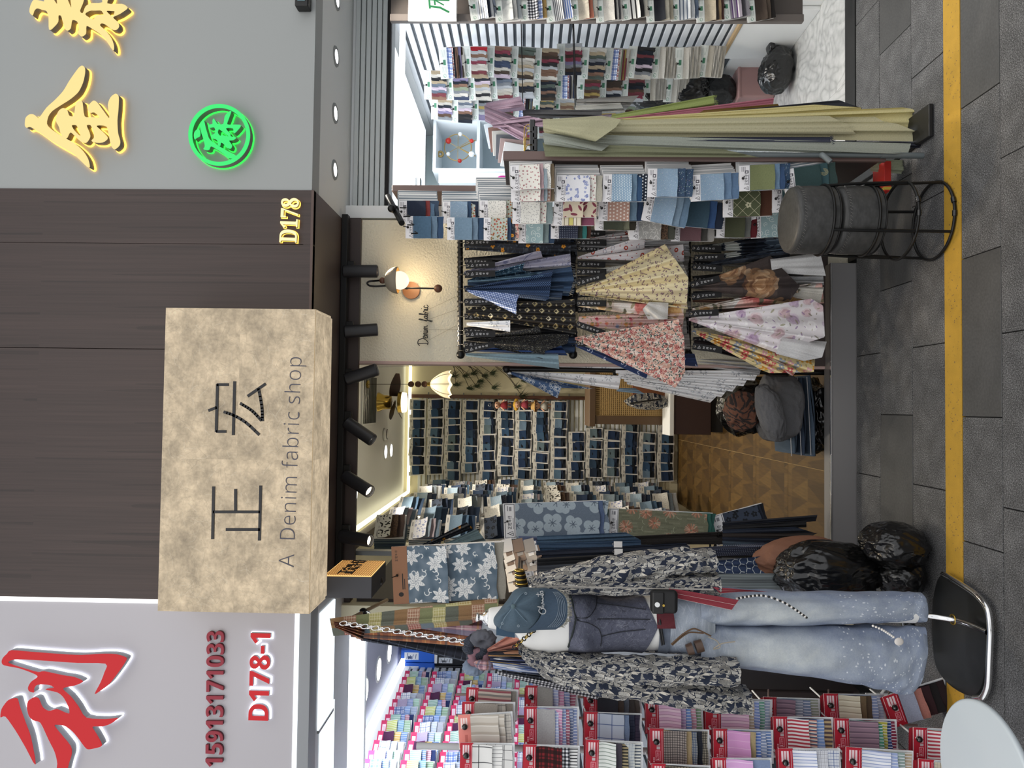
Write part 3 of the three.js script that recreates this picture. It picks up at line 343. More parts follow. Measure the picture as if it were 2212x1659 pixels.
  get oliveFloral() { return FAB('oliveFloral', 0.3, (x, w, wr) => { bg(x, w, '#6f705c'); for (let k = 0; k < 120; k++) { x.fillStyle = pick(['rgba(150,152,128,0.3)', 'rgba(84,84,66,0.3)']); x.fillRect(rr(0, w), rr(0, w), rr(2, 8), rr(20, 60)); } scatter(w, 5, wr, [22, 30], (r, t) => { for (let k = 0; k < 24; k++) { x.strokeStyle = pick(['#b07c64', '#c09680', '#946450']); x.lineWidth = 3.4; x.save(); x.rotate(k * 0.262); x.beginPath(); x.moveTo(0, 4); x.lineTo(rr(-3, 3), r); x.stroke(); x.restore(); } }); scatter(w, 26, wr, [10, 18], (r, t) => { x.rotate(t); x.strokeStyle = '#9aa088'; x.lineWidth = 2; x.beginPath(); x.arc(0, 0, r, 0, 1.8); x.stroke(); }); }); },
  get damask() { return FAB('damask', 0.26, (x, w, wr) => { for (let j = 0; j < w; j++) for (let i = 0; i < w; i += 4) { const k = noise.noise(i * 0.012, j * 0.014, 2); x.fillStyle = `rgb(${88 + 34 * k},${104 + 30 * k},${118 + 28 * k})`; x.fillRect(i, j, 4, 1); } scatter(w, 8, wr, [62, 84], (r, t, q) => { x.rotate(t); for (let k = 0; k < 7; k++) { x.save(); x.rotate(k * 0.9 + 0.2); x.fillStyle = '#d3d4d4'; x.beginPath(); x.moveTo(0, 0); x.bezierCurveTo(r * 0.36, -r * 0.3, r * 0.26, -r * 0.8, 0, -r); x.bezierCurveTo(-r * 0.2, -r * 0.7, -r * 0.3, -r * 0.3, 0, 0); x.fill(); x.strokeStyle = '#8a949c'; x.lineWidth = 2.5; x.stroke(); for (let m = 1; m < 4; m++) { x.beginPath(); x.moveTo(-r * 0.05 * m, -r * 0.2 * m); x.lineTo(r * 0.1, -r * 0.16 - r * 0.2 * m); x.stroke(); } x.restore(); } }); scatter(w, 14, wr, [26, 40], (r, t) => { x.rotate(t); x.strokeStyle = '#cfd2d3'; x.lineWidth = 7; x.beginPath(); x.arc(0, 0, r * 0.5, 0, 4.2); x.stroke(); x.beginPath(); x.arc(r * 0.9, 0, r * 0.4, 1.5, 5); x.stroke(); }); }, { n: 512, bump: 0.0015 }); },
  get lace() { return FAB('lace', 0.19, (x, w, wr) => { const n = 120, P2 = Array.from({ length: n }, () => [rnd() * w, rnd() * w, rnd()]); pixels(x, w, w, (i, j) => { const X = i + 9 * pn(i / w, j / w, 9, 2) * 2, Y = j + 9 * pn(i / w, j / w, 9, 7) * 2; let d1 = 1e9, d2 = 1e9, c = 0; for (const q of P2) { let dx = Math.abs(q[0] - X) % w, dy = Math.abs(q[1] - Y) % w; if (dx > w / 2) dx = w - dx; if (dy > w / 2) dy = w - dy; const d = dx * dx + dy * dy; if (d < d1) { d2 = d1; d1 = d; c = q[2]; } else if (d < d2) d2 = d; } const e = Math.sqrt(d2) - Math.sqrt(d1); if (e < 2.1 || c < 0.13) return [32, 40, 58]; if (e < 4.2) return [206, 200, 188]; const k = 118 + 70 * ((c * 7) % 1) + 26 * pn(i / w, j / w, 40, 4); return [k, k * 0.99, k * 0.96]; }); scatter(w, 70, wr, [6, 14], (r, t, q) => { x.rotate(t); x.strokeStyle = q < 0.6 ? '#d6d1c6' : '#232c42'; x.lineWidth = rr(1.2, 2.4); x.beginPath(); x.arc(0, 0, r, 0, rr(1.5, 4)); x.stroke(); }); }, { bump: 0.003, grain: 22 }); },
  get patchwork() { return FAB('patchwork', 0.26, (x, w) => { const cs = ['#8a6c4c', '#96544c', '#7a7f5c', '#a6945e', '#60645a', '#98705c', '#6c7880', '#a8a26c']; for (let i = 0; i < 5; i++) for (let j = 0; j < 5; j++) { const a = i * 51.2, b = j * 51.2; x.fillStyle = cs[(i * 3 + j * 5) % 8]; x.fillRect(a, b, 52, 52); if ((i + j) % 2) { x.strokeStyle = 'rgba(220,215,190,0.5)'; x.lineWidth = 1.5; for (let k = 0; k < 5; k++) { x.strokeRect(a + 4, b + k * 10 + 3, 44, 10); x.strokeRect(a + k * 10 + 3, b + 4, 10, 44); } } } }); },
  get plaidPink() { return FAB('plaidPink', 0.2, plaidP('#a07a84', [[0.05, 0.2, '#6a4a5c'], [0.35, 0.03, '#d8cfd0'], [0.42, 0.14, '#c4a0a4'], [0.66, 0.05, '#b98a4c'], [0.75, 0.18, '#54607a'], [0.97, 0.02, '#e0d8d4']])); },
  get plaidRust() { return FAB('plaidRust', 0.14, plaidP('#a86a48', [[0.0, 0.16, '#74483e'], [0.25, 0.03, '#c8a060'], [0.4, 0.2, '#6e4638'], [0.7, 0.04, '#d8b878'], [0.84, 0.08, '#3c4450']])); },
  get checkNavy() { return FAB('checkNavy', 0.12, plaidP('#20242e', [[0.1, 0.02, '#8a92a2'], [0.45, 0.02, '#788090'], [0.7, 0.02, '#9aa2b0'], [0.2, 0.16, '#343a48']])); },
  get bwCheck() { return FAB('bwCheck', 0.05, (x, w) => { bg(x, w, '#d4d4d8'); for (let i = 0; i < 8; i++) for (let j = 0; j < 8; j++) { x.fillStyle = (i % 2) + (j % 2) === 2 ? '#15161a' : (i % 2) + (j % 2) ? '#6a6c74' : '#e0e0e2'; x.fillRect(i * 32, j * 32, 32, 32); } }); },
  get leopard() { return FAB('leopard', 0.09, (x, w, wr) => { bg(x, w, '#5a4434'); scatter(w, 46, wr, [9, 14], (r, t) => { x.rotate(t); x.strokeStyle = '#1c1716'; x.lineWidth = 6; x.beginPath(); x.arc(0, 0, r, 0.3, 4.6); x.stroke(); }); }); },
  get coral() { return FAB('coral', 0.12, (x, w, wr) => { bg(x, w, '#9b9a97'); scatter(w, 46, wr, [15, 26], (r, t) => { x.rotate(t); x.strokeStyle = '#c9c8c4'; x.lineWidth = 4; x.beginPath(); x.moveTo(-r, 0); x.lineTo(r, 0); x.moveTo(0, 0); x.lineTo(r * 0.6, r * 0.8); x.stroke(); }); }); },
  get acid() { return FAB('acid', 0.16, (x, w) => { bg(x, w, '#555868'); for (let k = 0; k < 260; k++) { x.strokeStyle = pick(['rgba(150,154,166,0.3)', 'rgba(44,46,58,0.4)', 'rgba(120,124,138,0.35)']); x.lineWidth = rr(1, 3); let a = rr(0, w), b = rr(0, w); x.beginPath(); x.moveTo(a, b); for (let q = 0; q < 4; q++) { a += rr(-14, 14); b += rr(-14, 14); x.lineTo(a, b); } x.stroke(); } }, { grain: 24 }); },
  get tiger() { return FAB('tiger', 0.16, (x, w, wr) => { bg(x, w, '#644030'); scatter(w, 34, wr, [26, 44], (r, t) => { x.rotate(t * 0.4); x.fillStyle = '#2a2220'; x.beginPath(); x.ellipse(0, 0, r, r * 0.24, 0, 0, 7); x.fill(); }); }, { bump: 0.002 }); },
  get glitter() { return FAB('glitter', 0.12, (x, w) => { bg(x, w, '#849bb0'); for (let k = 0; k < 900; k++) { x.fillStyle = pick(['#8fabc4', '#6a88a6']); x.fillRect(rr(0, w), rr(0, w), 1.5, 5); } for (let k = 0; k < 130; k++) { x.fillStyle = pick(['#e8f0c8', '#c8f0d8', '#f0d0c0', '#ffffff', '#d8c0f0']); x.fillRect(rr(0, w), rr(0, w), 2.4, 2.4); } }, { rough: 0.7 }); },
  get glitterNavy() { return FAB('glitterNavy', 0.12, (x, w) => { bg(x, w, '#29425e'); for (let k = 0; k < 160; k++) { x.fillStyle = pick(['#d8f0b8', '#b8e8d8', '#f0b8b0', '#ffffff', '#c8b0f0']); x.fillRect(rr(0, w), rr(0, w), 4.4, 2.4); } }, { rough: 0.7 }); },
  get sprigWhite() { return FAB('sprigWhite', 0.09, (x, w, wr) => { bg(x, w, '#e2dfd6'); scatter(w, 26, wr, [7, 12], (r, t) => { x.rotate(t); flower(x, r, pick(['#8c4a56', '#a4606c']), '#d8c8b8', 4); }); }); },
  get sprigGrey() { return FAB('sprigGrey', 0.08, (x, w, wr) => { bg(x, w, '#e6e4dd'); scatter(w, 50, wr, [8, 12], (r, t) => { x.rotate(t); x.strokeStyle = '#7d8078'; x.lineWidth = 2; x.beginPath(); x.moveTo(-r, 0); x.lineTo(r, 0); x.stroke(); flower(x, r * 0.5, '#6a6870', '#b0a8a0', 4); }); }); },
  get blueBlossom() { return FAB('blueBlossom', 0.13, (x, w, wr) => { bg(x, w, '#e0e0e4'); scatter(w, 10, wr, [18, 28], (r) => { for (let k = 0; k < 5; k++) { x.save(); x.translate(rr(-r, r), rr(-r, r)); flower(x, r * 0.4, pick(['#6a76a8', '#8a94bc']), '#e0e0f0'); x.restore(); } }); }); },
  get redLeaf() { return FAB('redLeaf', 0.12, (x, w, wr) => { bg(x, w, '#dccfb8'); scatter(w, 16, wr, [26, 34], (r, t) => { x.rotate(t); leafP(x, r, '#8c4654'); x.strokeStyle = '#6a2c3a'; x.lineWidth = 2; x.beginPath(); x.moveTo(-r, 0); x.lineTo(r, 0); x.stroke(); }); }); },
  get yellowStripe() { return FAB('yellowStripe', 0.05, stripesH(['#d8cf7c', '#6a5a34', '#e6ded0', '#6a5a34', '#e2dac4', '#6a5a34'], [6, 1, 4, 1, 6, 1])); },
  get dotBlue() { return FAB('dotBlue', 0.05, (x, w) => { bg(x, w, '#7f9db6'); for (let i = 0; i < 8; i++) for (let j = 0; j < 8; j++) { x.fillStyle = '#e4e8ea'; x.beginPath(); x.arc((i + 0.5 + (j % 2) * 0.5) * 32, (j + 0.5) * 32, 9, 0, 7); x.fill(); } }); },
  get dotNavy() { return FAB('dotNavy', 0.06, (x, w) => { bg(x, w, '#1c2534'); for (let i = 0; i < 5; i++) for (let j = 0; j < 5; j++) { x.fillStyle = '#e4e8ea'; x.beginPath(); x.arc((i + 0.25 + (j % 2) * 0.5) * 51.2, (j + 0.5) * 51.2, 12, 0, 7); x.fill(); } }); },
  get dotPink() { return FAB('dotPink', 0.07, (x, w) => { bg(x, w, '#b08c7e'); for (let i = 0; i < 5; i++) for (let j = 0; j < 5; j++) { x.fillStyle = '#ded4cc'; x.beginPath(); x.arc((i + 0.25 + (j % 2) * 0.5) * 51.2, (j + 0.5) * 51.2, 13, 0, 7); x.fill(); } }); },
  get aquaScroll() { return FAB('aquaScroll', 0.12, (x, w, wr) => { bg(x, w, '#92aaae'); scatter(w, 14, wr, [20, 30], (r, t) => { x.rotate(t); x.strokeStyle = '#d3dcd8'; x.lineWidth = 4; x.beginPath(); for (let k = 0; k < 24; k++) x.lineTo(r * (1 - k / 26) * Math.cos(k * 0.36), r * (1 - k / 26) * Math.sin(k * 0.36)); x.stroke(); }); }); },
  get autumn() { return FAB('autumn', 0.09, (x, w, wr) => { bg(x, w, '#b4bcb2'); scatter(w, 44, wr, [10, 15], (r, t) => { x.rotate(t); flower(x, r, pick(['#a85a30', '#8c6c34', '#b43c2c', '#6a6048']), '#3a3020', 4); }); }); },
  get oliveLattice() { return FAB('oliveLattice', 0.09, (x, w) => { bg(x, w, '#4a5038'); x.strokeStyle = '#b9b498'; x.lineWidth = 4; for (let k = -2; k < 4; k++) { x.beginPath(); x.moveTo(k * 128, 0); x.lineTo(k * 128 + 256, 256); x.moveTo(k * 128 + 256, 0); x.lineTo(k * 128, 256); x.stroke(); } x.translate(128, 128); flower(x, 34, '#b9b498', '#4a5038'); x.setTransform(1, 0, 0, 1, 0, 0); }); },
  get starNet() { return FAB('starNet', 0.11, (x, w, wr) => { bg(x, w, '#2b3a58'); x.strokeStyle = '#c0c6c8'; x.lineWidth = 7; for (let i = 0; i < 4; i++) for (let j = 0; j < 4; j++) wr((i + 0.5 + (j % 2) * 0.5) * 64, (j + 0.5) * 64, 50, () => { for (let k = 0; k < 3; k++) { x.rotate(2 * PI / 3); x.beginPath(); x.moveTo(0, 0); x.lineTo(0, 34); x.stroke(); } }); }, { bump: 0.002 }); },
  get dotGrid() { return FAB('dotGrid', 0.06, (x, w) => { bg(x, w, '#20263a'); x.fillStyle = '#a8b0c0'; for (let i = 0; i < 8; i++) for (let j = 0; j < 8; j++) x.fillRect(i * 32 + 8, j * 32 + 8, 11, 8); }); },
  get graph() { return FAB('graph', 0.04, (x, w) => { bg(x, w, '#eef0f2'); x.strokeStyle = '#c6ccd4'; x.lineWidth = 2; for (let k = 0; k < 8; k++) { x.strokeRect(k * 32, -4, 32, 300); x.strokeRect(-4, k * 32, 300, 32); } }, { grain: 4 }); },
  get blackFlower() { return FAB('blackFlower', 0.12, (x, w, wr) => { bg(x, w, '#333c4c'); scatter(w, 9, wr, [26, 34], (r, t) => { x.rotate(t); flower(x, r, '#14171e', '#333c4c'); }); }); },
  get cow() { return FAB('cow', 0.12, (x, w, wr) => { bg(x, w, '#dcdad4'); scatter(w, 20, wr, [16, 30], (r, t) => { x.rotate(t); leafP(x, r, '#2c2a2a'); }); }); },
  get paisley() { return FAB('paisley', 0.12, (x, w, wr) => { bg(x, w, '#3e5c62'); scatter(w, 9, wr, [24, 34], (r, t) => { x.rotate(t); x.strokeStyle = '#b5ad80'; x.lineWidth = 4; for (const q of [1, 0.66, 0.33]) { x.beginPath(); x.arc(0, 0, r * q, 0, 5.2); x.stroke(); } }); }); },
};
// yarn-dyed shirtings for the swatch books: key = colours
const stripeRows = [], stripeT = (() => { const c = document.createElement('canvas'); c.width = 128; c.height = 256; return c; })();
const stripeTex = new THREE.CanvasTexture(stripeT); stripeTex.wrapS = stripeTex.wrapT = THREE.RepeatWrapping; stripeTex.colorSpace = THREE.SRGBColorSpace;
const STR = (cs, ws, tile = 0.02, horiz = false) => fabCache['s' + cs.join() + ws.join() + tile + horiz] ??= (() => {   // every stripe is two rows of one small texture
  const key = cs.join() + ws.join(); let r = stripeRows.indexOf(key);
  if (r < 0) { r = stripeRows.push(key) - 1; const x = stripeT.getContext('2d'), sum = ws.reduce((a, b) => a + b); let p = 0; for (let k = 0; k < cs.length; k++) { x.fillStyle = cs[k]; x.fillRect(p, r * 2, ws[k] / sum * 128 + 0.6, 2); p += ws[k] / sum * 128; } }
  const m = stripeTex.clone(); m.repeat.set(1 / tile, 0); m.offset.set(0, 1 - (r * 2 + 1) / 256); if (horiz) m.rotation = PI / 2;
  return S('#ffffff', 0.95, { map: m, side: THREE.DoubleSide });
})();
const CHK = (base, c, tile = 0.02, a = 0.12, b = 0.6) => fabCache['k' + base + c + tile + a] ??= (() => {
  const q = hex(c), line = q[0] > q[1] * 1.6 ? '#a03a40' : q[2] > q[0] * 1.25 ? '#4a5f98' : (q[0] + q[1] + q[2]) / 3 > 90 ? '#8a8c90' : '#24262c', A = a < 0.08 ? 0.05 : a < 0.2 ? 0.12 : 0.4;
  const src = FAB('kk' + line + A, 1, plaidP('#f4f4f4', [[0.05, A, line, A < 0.08 ? 0.85 : 0.6], ...(A < 0.08 ? [] : [[0.6, A * 0.5, line, 0.4]])]), { n: 64, grain: 6 });
  const m = src.map.clone(); m.repeat.set(1 / tile, 1 / tile); return S(base, 0.95, { map: m, side: THREE.DoubleSide });
})();
// ------------------------------------------------------------ printed cards
const tagMark = (x, X, Y, s) => {                        // the shop's mark: an open triangle, then four small characters
  x.lineWidth = s * 0.09; x.beginPath(); x.moveTo(X, Y + s); x.lineTo(X + s * 0.5, Y); x.lineTo(X + s * 0.95, Y + s); x.moveTo(X, Y + s); x.lineTo(X + s * 0.6, Y + s); x.moveTo(X + s * 0.3, Y + s * 0.5); x.lineTo(X + s * 0.66, Y + s); x.stroke();
};
const CH = [[[0, 0, 10, 0], [5, 0, 5, 9], [5, 4, 9, 4], [2, 4, 2, 9], [0, 9, 10, 9]], [[5, -1, 5, 1], [0, 3, 0, 1, 10, 1, 10, 3], [1, 4, 9, 4], [4, 3, 0, 9], [6, 5, 4, 9, 9, 9], [8, 7, 10, 10]], [[2, 0, 1, 4], [1, 3, 9, 3], [0, 6, 10, 6], [5, 0, 5, 10]], [[3, 0, 0, 5], [2, 3, 2, 10], [4, 1, 9, 1, 7, 3, 7, 10, 5, 9], [4, 5, 10, 5]]];
const chars = (x, X, Y, s, gap) => { x.lineWidth = s * 0.12; CH.forEach((c, i) => c.forEach((l) => { x.beginPath(); for (let k = 0; k < l.length; k += 2) x.lineTo(X + i * (s + gap) + l[k] * s / 10, Y + l[k + 1] * s / 10); x.stroke(); })); };
const printed = (w, h, draw, rough = 0.75) => { const t = tex(w, h, draw); return S('#ffffff', rough, { map: t }); };
const CARD = {
  tag: printed(256, 64, (x, w, h) => { x.fillStyle = '#121214'; x.fillRect(0, 0, w, h); x.strokeStyle = '#d8d8da'; x.fillStyle = '#b8a888'; x.beginPath(); x.arc(22, 32, 9, 0, 7); x.fill(); tagMark(x, 44, 18, 28); chars(x, 88, 22, 20, 10); }),
  denim: printed(256, 96, (x, w, h) => { x.fillStyle = '#eceaec'; x.fillRect(0, 0, w, h); x.strokeStyle = '#24242a'; tagMark(x, 10, 42, 40); chars(x, 60, 50, 22, 6); x.fillStyle = '#77747c'; x.fillRect(60, 80, 104, 6); for (let k = 0; k < 3; k++) x.fillRect(196, 20 + k * 14, 46, 5); x.fillStyle = '#55525a'; x.fillRect(176, 48, 30, 34); x.fillStyle = '#eceaec'; x.fillRect(183, 56, 14, 16); }),
  small: printed(128, 64, (x, w, h) => { x.fillStyle = '#dedcd6'; x.fillRect(0, 0, w, h); x.fillStyle = '#8a8886'; x.fillRect(12, 34, 34, 10); x.fillRect(12, 48, 26, 6); x.fillRect(86, 18, 26, 8); x.fillRect(86, 30, 26, 8); }),
  red: printed(256, 64, (x, w, h) => { x.fillStyle = '#b3122c'; x.fillRect(0, 0, w, h); x.fillStyle = '#f0d8dc'; for (let k = 0; k < 3; k++) x.fillRect(170, 12 + k * 12, 70, 9); x.fillStyle = '#c8b8bc'; x.fillRect(142, 30, 20, 16); x.fillRect(116, 30, 20, 16); x.strokeStyle = '#f0c0c8'; x.lineWidth = 2; x.strokeRect(40, 26, 66, 20); x.fillStyle = '#f4d4da'; x.font = 'bold 17px sans-serif'; x.fillText('A', 44, 42); x.lineWidth = 1.6; chars(x, 60, 30, 11, 1.5); x.fillRect(20, 54, 220, 2); x.fillStyle = '#f4d4da'; for (let k = 0; k < 3; k++) x.fillRect(30 + k * 12, 14, 7, 7); }, 0.6),
  salmon: printed(256, 64, (x, w, h) => { x.fillStyle = '#e58a80'; x.fillRect(0, 0, w, h); x.fillStyle = '#f6e0dc'; for (let k = 0; k < 3; k++) x.fillRect(150, 12 + k * 12, 80, 9); x.fillStyle = '#c46a62'; x.fillRect(30, 30, 70, 14); }, 0.6),
  green: printed(256, 96, (x, w, h) => { x.fillStyle = '#dfe4e0'; x.fillRect(0, 0, w, h); x.strokeStyle = '#2f7a55'; x.lineWidth = 3; x.beginPath(); x.arc(26, 50, 15, 0, 7); x.stroke(); chars(x, 17, 42, 6, -4); x.fillStyle = '#4e8a6c'; x.fillRect(112, 42, 44, 30); x.fillStyle = '#9aa8a0'; for (let k = 0; k < 4; k++) { x.fillRect(52, 26 + k * 14, 50, 4); x.fillRect(176, 24 + k * 14, 60, 3); } }),
  magenta: printed(128, 48, (x, w, h) => { x.fillStyle = '#c8245c'; x.fillRect(0, 0, w, h); x.fillStyle = '#f6dce6'; x.fillRect(26, 10, 76, 28); x.fillStyle = '#d8a8b8'; x.fillRect(34, 18, 58, 3); x.fillRect(34, 26, 58, 3); }, 0.6),
};
// box whose front face shows a print once (uv 0..1), the other faces the same card
function printBox(w, h, d, x = 0, y = 0, z = 0) { const g = new THREE.BoxGeometry(w, h, d); g.translate(x, y, z); return g; }
const leafGeo = {};
function leaf(w, h, curl = 0, seed2 = 0) {               // hanging fabric leaf: top edge at y = 0, uv in metres
  const k = [Math.round(w * 400), Math.round(h * 400), Math.round(curl * 400), seed2].join();
  return leafGeo[k] ??= surf((s, t) => [(s - 0.5) * w + 0.01 * w * Math.sin(t * 5 + seed2), -t * h + (t > 0.9 ? 0.012 * h * Math.sin(s * 9 + seed2 * 2) : 0), 0.0025 * Math.sin(s * 4 + seed2) * t + curl * t * t + 0.0012 * Math.sin(t * 7 + s * 3)], 5, 5, (s, t) => [s * w + seed2 * 0.013, (1 - t) * h]);
}
const hookMat = M.blackMetal;
// a swatch book or card. w, h in metres; layers: fabrics from the top one down; main: share of the fabric field the top one covers
function swatch(name, label, category, group, pos, o) {
  const t = thing(name, label, category, pos, group), { w, h } = o, hh = h * (o.head ?? 0.22), hy = o.headDrop ?? 0;
  t.rotation.set(o.rx ?? 0, o.ry ?? 0, o.rz ?? 0);
  if (o.board !== false) part('board', box(w, h, 0.0022, 0, -h / 2, -0.0015), o.boardMat ?? M.card, t);
  if (o.pages) { const gs = []; for (let k = 1; k <= o.pages; k++) { const g = box(w * rr(0.97, 1), h * rr(0.96, 1), 0.0016, 0, -h / 2, 0); g.rotateZ(rr(-0.015, 0.015) * (o.loose ?? 1)); g.rotateY((o.fan ?? 0) * k); g.translate(rr(-0.002, 0.002) + (o.shift ?? 0) * k, (o.drop ?? 0) * k + rr(-0.002, 0.002), -0.002 - (o.gap ?? 0.0036) * k); gs.push(g); } part('pages', gs.filter((_, k) => k % 2), o.pageMat ?? M.card, t); if (gs.length > 1) part('pages', gs.filter((_, k) => !(k % 2)), o.pageMat2 ?? S('#b5b7b8', 0.8), t); }
  if (o.headMat) part('header', printBox(w, hh, 0.0016, 0, -hh / 2 - hy, 0.0012), o.headMat, t);
  const L = o.layers ?? [], n = L.length, fh = h - hh - hy - (o.bottom ?? 0.02) * h, fw = w * (o.fw ?? 0.94), m0 = n > 1 ? (o.main ?? 0.5) : 1;
  for (let k = n - 1; k >= 0; k--) {
    const lh = fh * (o.ends ? o.ends[k] : n > 1 ? m0 + (1 - m0) * k / (n - 1) : 1);
    if (o.side) { const sw = fw / n, m = part('fabric', leaf(sw * 1.25, fh * (0.95 + 0.05 * Math.sin(k * 2 + n)), o.curl ?? 0.006, (k * 3 + (o.v ?? 0)) % 5), L[k], t); m.position.set(fw * 0.5 - sw * (k + 0.5), -hh - hy + 0.002, 0.0025 + (n - k) * 0.0016); m.rotation.y = -0.12; continue; }
    const m = part('fabric', leaf(fw, lh, (o.curl ?? 0.006) * (1 - k / (n + 1)), (k * 3 + (o.v ?? 0)) % 5), L[k], t); m.position.set(0, -hh - hy + 0.002, 0.001 + (n - k) * 0.0014);
    if (o.skew) m.rotation.z = o.skew * rr(-1, 1);
  }
  if (o.hook) part('hook', [tube([[0, -hh * 0.35, -0.03], [0, -hh * 0.3, 0.012], [0, -hh * 0.2 + 0.006, 0.03 + o.hook]], 0.0022, 10, 6), ball(0.0055, 0, -hh * 0.3, 0.008, 10)], hookMat, t);
  return t;
}
const inBox = (b, D) => ({ pos: W(b[0], (b[1] + b[3]) / 2, D), w: (b[3] - b[1]) * PX(D), h: (b[2] - b[0]) * PX(D) });
// ============================================================ denim cards on the back wall of the denim shop
{
  const D = 7.40, yT = W(884, 950, D).y, pitch = 0.1765, xR = W(1150, 866, D).x, blues = ['#2c4a74', '#35557f', '#41658f', '#4f7398', '#27406a', '#5d7f9e', '#22344f', '#6d8fae', '#3a5573', '#7f97a3', '#2f4c6c', '#86a4c2'];
  const tone = { '#2c4a74': 'deep blue', '#35557f': 'mid blue', '#41658f': 'mid blue', '#4f7398': 'soft blue', '#27406a': 'indigo blue', '#5d7f9e': 'faded blue', '#22344f': 'dark navy', '#6d8fae': 'pale blue', '#3a5573': 'slate blue', '#7f97a3': 'grey blue', '#2f4c6c': 'deep slate', '#86a4c2': 'light blue' };
  const rails = structGroup('wall_back'), fx = W(1080, 862, D).x;
  for (let y = 0.2; y < 2.62; y += 0.045) part('slat', box(fx + 0.93, 0.03, 0.012, (fx - 0.93) / 2, y, -7.452, 0.003), M.slat, rails);
  part('edge_board', box(0.035, 1.95, 0.03, fx + 0.02, 1.76, -7.43, 0.003), M.walnut, rails);
  for (let r = 0; r < 15; r++) {
    const y = yT - r * pitch; let x = xR - 0.05, c = 0; const row = [];
    while (x > -0.72) { row.push(x); x -= rr(0.074, 0.112); }
    const hid = r >= 9 ? W(1300, 922, D).x : 9;
    part('rail', box(0.95, 0.012, 0.012, (xR - 0.74) / 2, y - 0.006, -7.43, 0.003), M.greyMetal, rails);
    row.reverse(); const vis = row.filter((q) => q < hid);
    for (const q of vis) {
      const b = pick(blues), L = [DEN(b), DEN(pick(['#1d2430', '#252c3a', '#2a3a58'])), DEN(pick(['#2a3a58', '#18202c']))];
      swatch('denim_swatch_card', `white framed ${tone[b]} denim card, ${ORD[c]} from left in ${ORD[r]} row on back wall`, 'swatch card', 'denim cards in rows on the back wall', [q, y + rr(-0.007, 0.007), -D - 0.004 + rr(0, 0.006) + (c % 3) * 0.006], { w: 0.108, h: 0.163, head: 0.24, headMat: CARD.small, layers: L, main: 0.62, bottom: 0.06, fw: 0.8, curl: 0.004, rz: rr(-0.08, 0.08), ry: rr(-0.15, 0.15), v: c }); c++;
    }
  }
}
// ============================================================ swatch books along the left wall of the denim shop
{
  const cols = [[7.2, 'farthest'], [6.85, 'second farthest'], [6.5, 'middle'], [6.18, 'near']];
  const kinds = [['pale denim', () => [DEN('#8aa5bd'), DEN('#5d7d9e'), DEN('#2c4564')]], ['dark denim', () => [DEN('#33486a'), DEN('#1d2838'), DEN('#52708e')]], ['grey print', () => [F.sprigGrey, DEN('#8d9aa6'), COT('#c8ccd0')]], ['light floral', () => [F.blueBlossom, DEN('#9fb0c0'), COT('#c8b8c0'), DEN('#7f93a8')]], ['faded denim', () => [DEN('#a3b6c2'), DEN('#7f98ac'), DEN('#46607c')]], ['flowered navy', () => [F.blackFlower, DEN('#20304c'), DEN('#384e70')]], ['cow print', () => [F.cow, F.leopard, DEN('#5c4a44')]], ['dotted blue', () => [F.dotBlue, F.dotGrid, DEN('#2c4060')]]];
  const XW = -0.915, rack = thing('wall_rack', 'brown framed wall rack holding swatch books on left denim wall', 'rack');
  const x0 = XW + 0.005;
  part('end_post', box(0.05, 2.15, 0.035, x0 + 0.06, 1.36, -5.98, 0.004), M.brownTrim, rack); part('end_post', box(0.05, 2.15, 0.03, x0 + 0.03, 1.36, -7.38, 0.004), M.brownTrim, rack);
  for (let r = 0; r < 10; r++) part('rail', box(0.012, 0.02, 1.4, x0 + 0.005, 2.46 - r * 0.222, -6.68), M.greyMetal, rack);
  for (let r = 0; r < 10; r++) for (let c = 0; c < 4; c++) {
    const k = kinds[(r * 3 + c * 5 + (r * c) % 3) % 8], pile = (r + c) % 3 === 0;
    swatch('swatch_book', `thick ${k[0]} swatch book, ${cols[c][1]} column, ${ORD[r]} row on left denim wall`, 'swatch book', 'swatch books along the left denim wall', [XW + 0.11 + rr(0, 0.03), 2.45 - r * 0.222, -cols[c][0]], { w: 0.165, h: 0.2, head: 0.15, headMat: CARD.small, layers: k[1](), main: 0.55, curl: rr(0.01, 0.03), pages: c === 3 || pile ? 9 : 4, gap: 0.006, fan: 0.012, shift: -0.0035, ry: 0.62 + rr(-0.1, 0.1), rz: rr(-0.06, 0.06), v: r });
  }
  // second bay nearer the street: loose stacks hung close together
  const cols2 = [[5.6, 'third'], [5.2, 'second'], [4.75, 'nearest']];
  for (let r = 0; r < 9; r++) for (let c = 0; c < 3; c++) {
    const k = kinds[(r * 5 + c * 3) % 8];
    swatch('swatch_bundle', `dense bundle of ${k[0]} samples, ${cols2[c][1]} in ${ORD[r]} row of front bay`, 'swatch bundle', 'sample bundles in the front bay of the left wall', [XW + 0.12 + rr(0, 0.04), 2.47 - r * 0.225, -cols2[c][0]], { w: 0.17, h: 0.195, head: 0.14, headMat: CARD.small, layers: k[1](), main: 0.5, curl: 0.03, pages: 12, pageMat2: pick([DEN('#4a5f78'), DEN('#26344a'), M.card]), pageMat: pick([DEN('#5d7890'), DEN('#33445c'), DEN('#8a9aa4'), M.card]), gap: 0.007, fan: 0.02, shift: -0.004, ry: 0.8 + rr(-0.2, 0.2), rz: rr(-0.12, 0.12), v: c });
  }
}
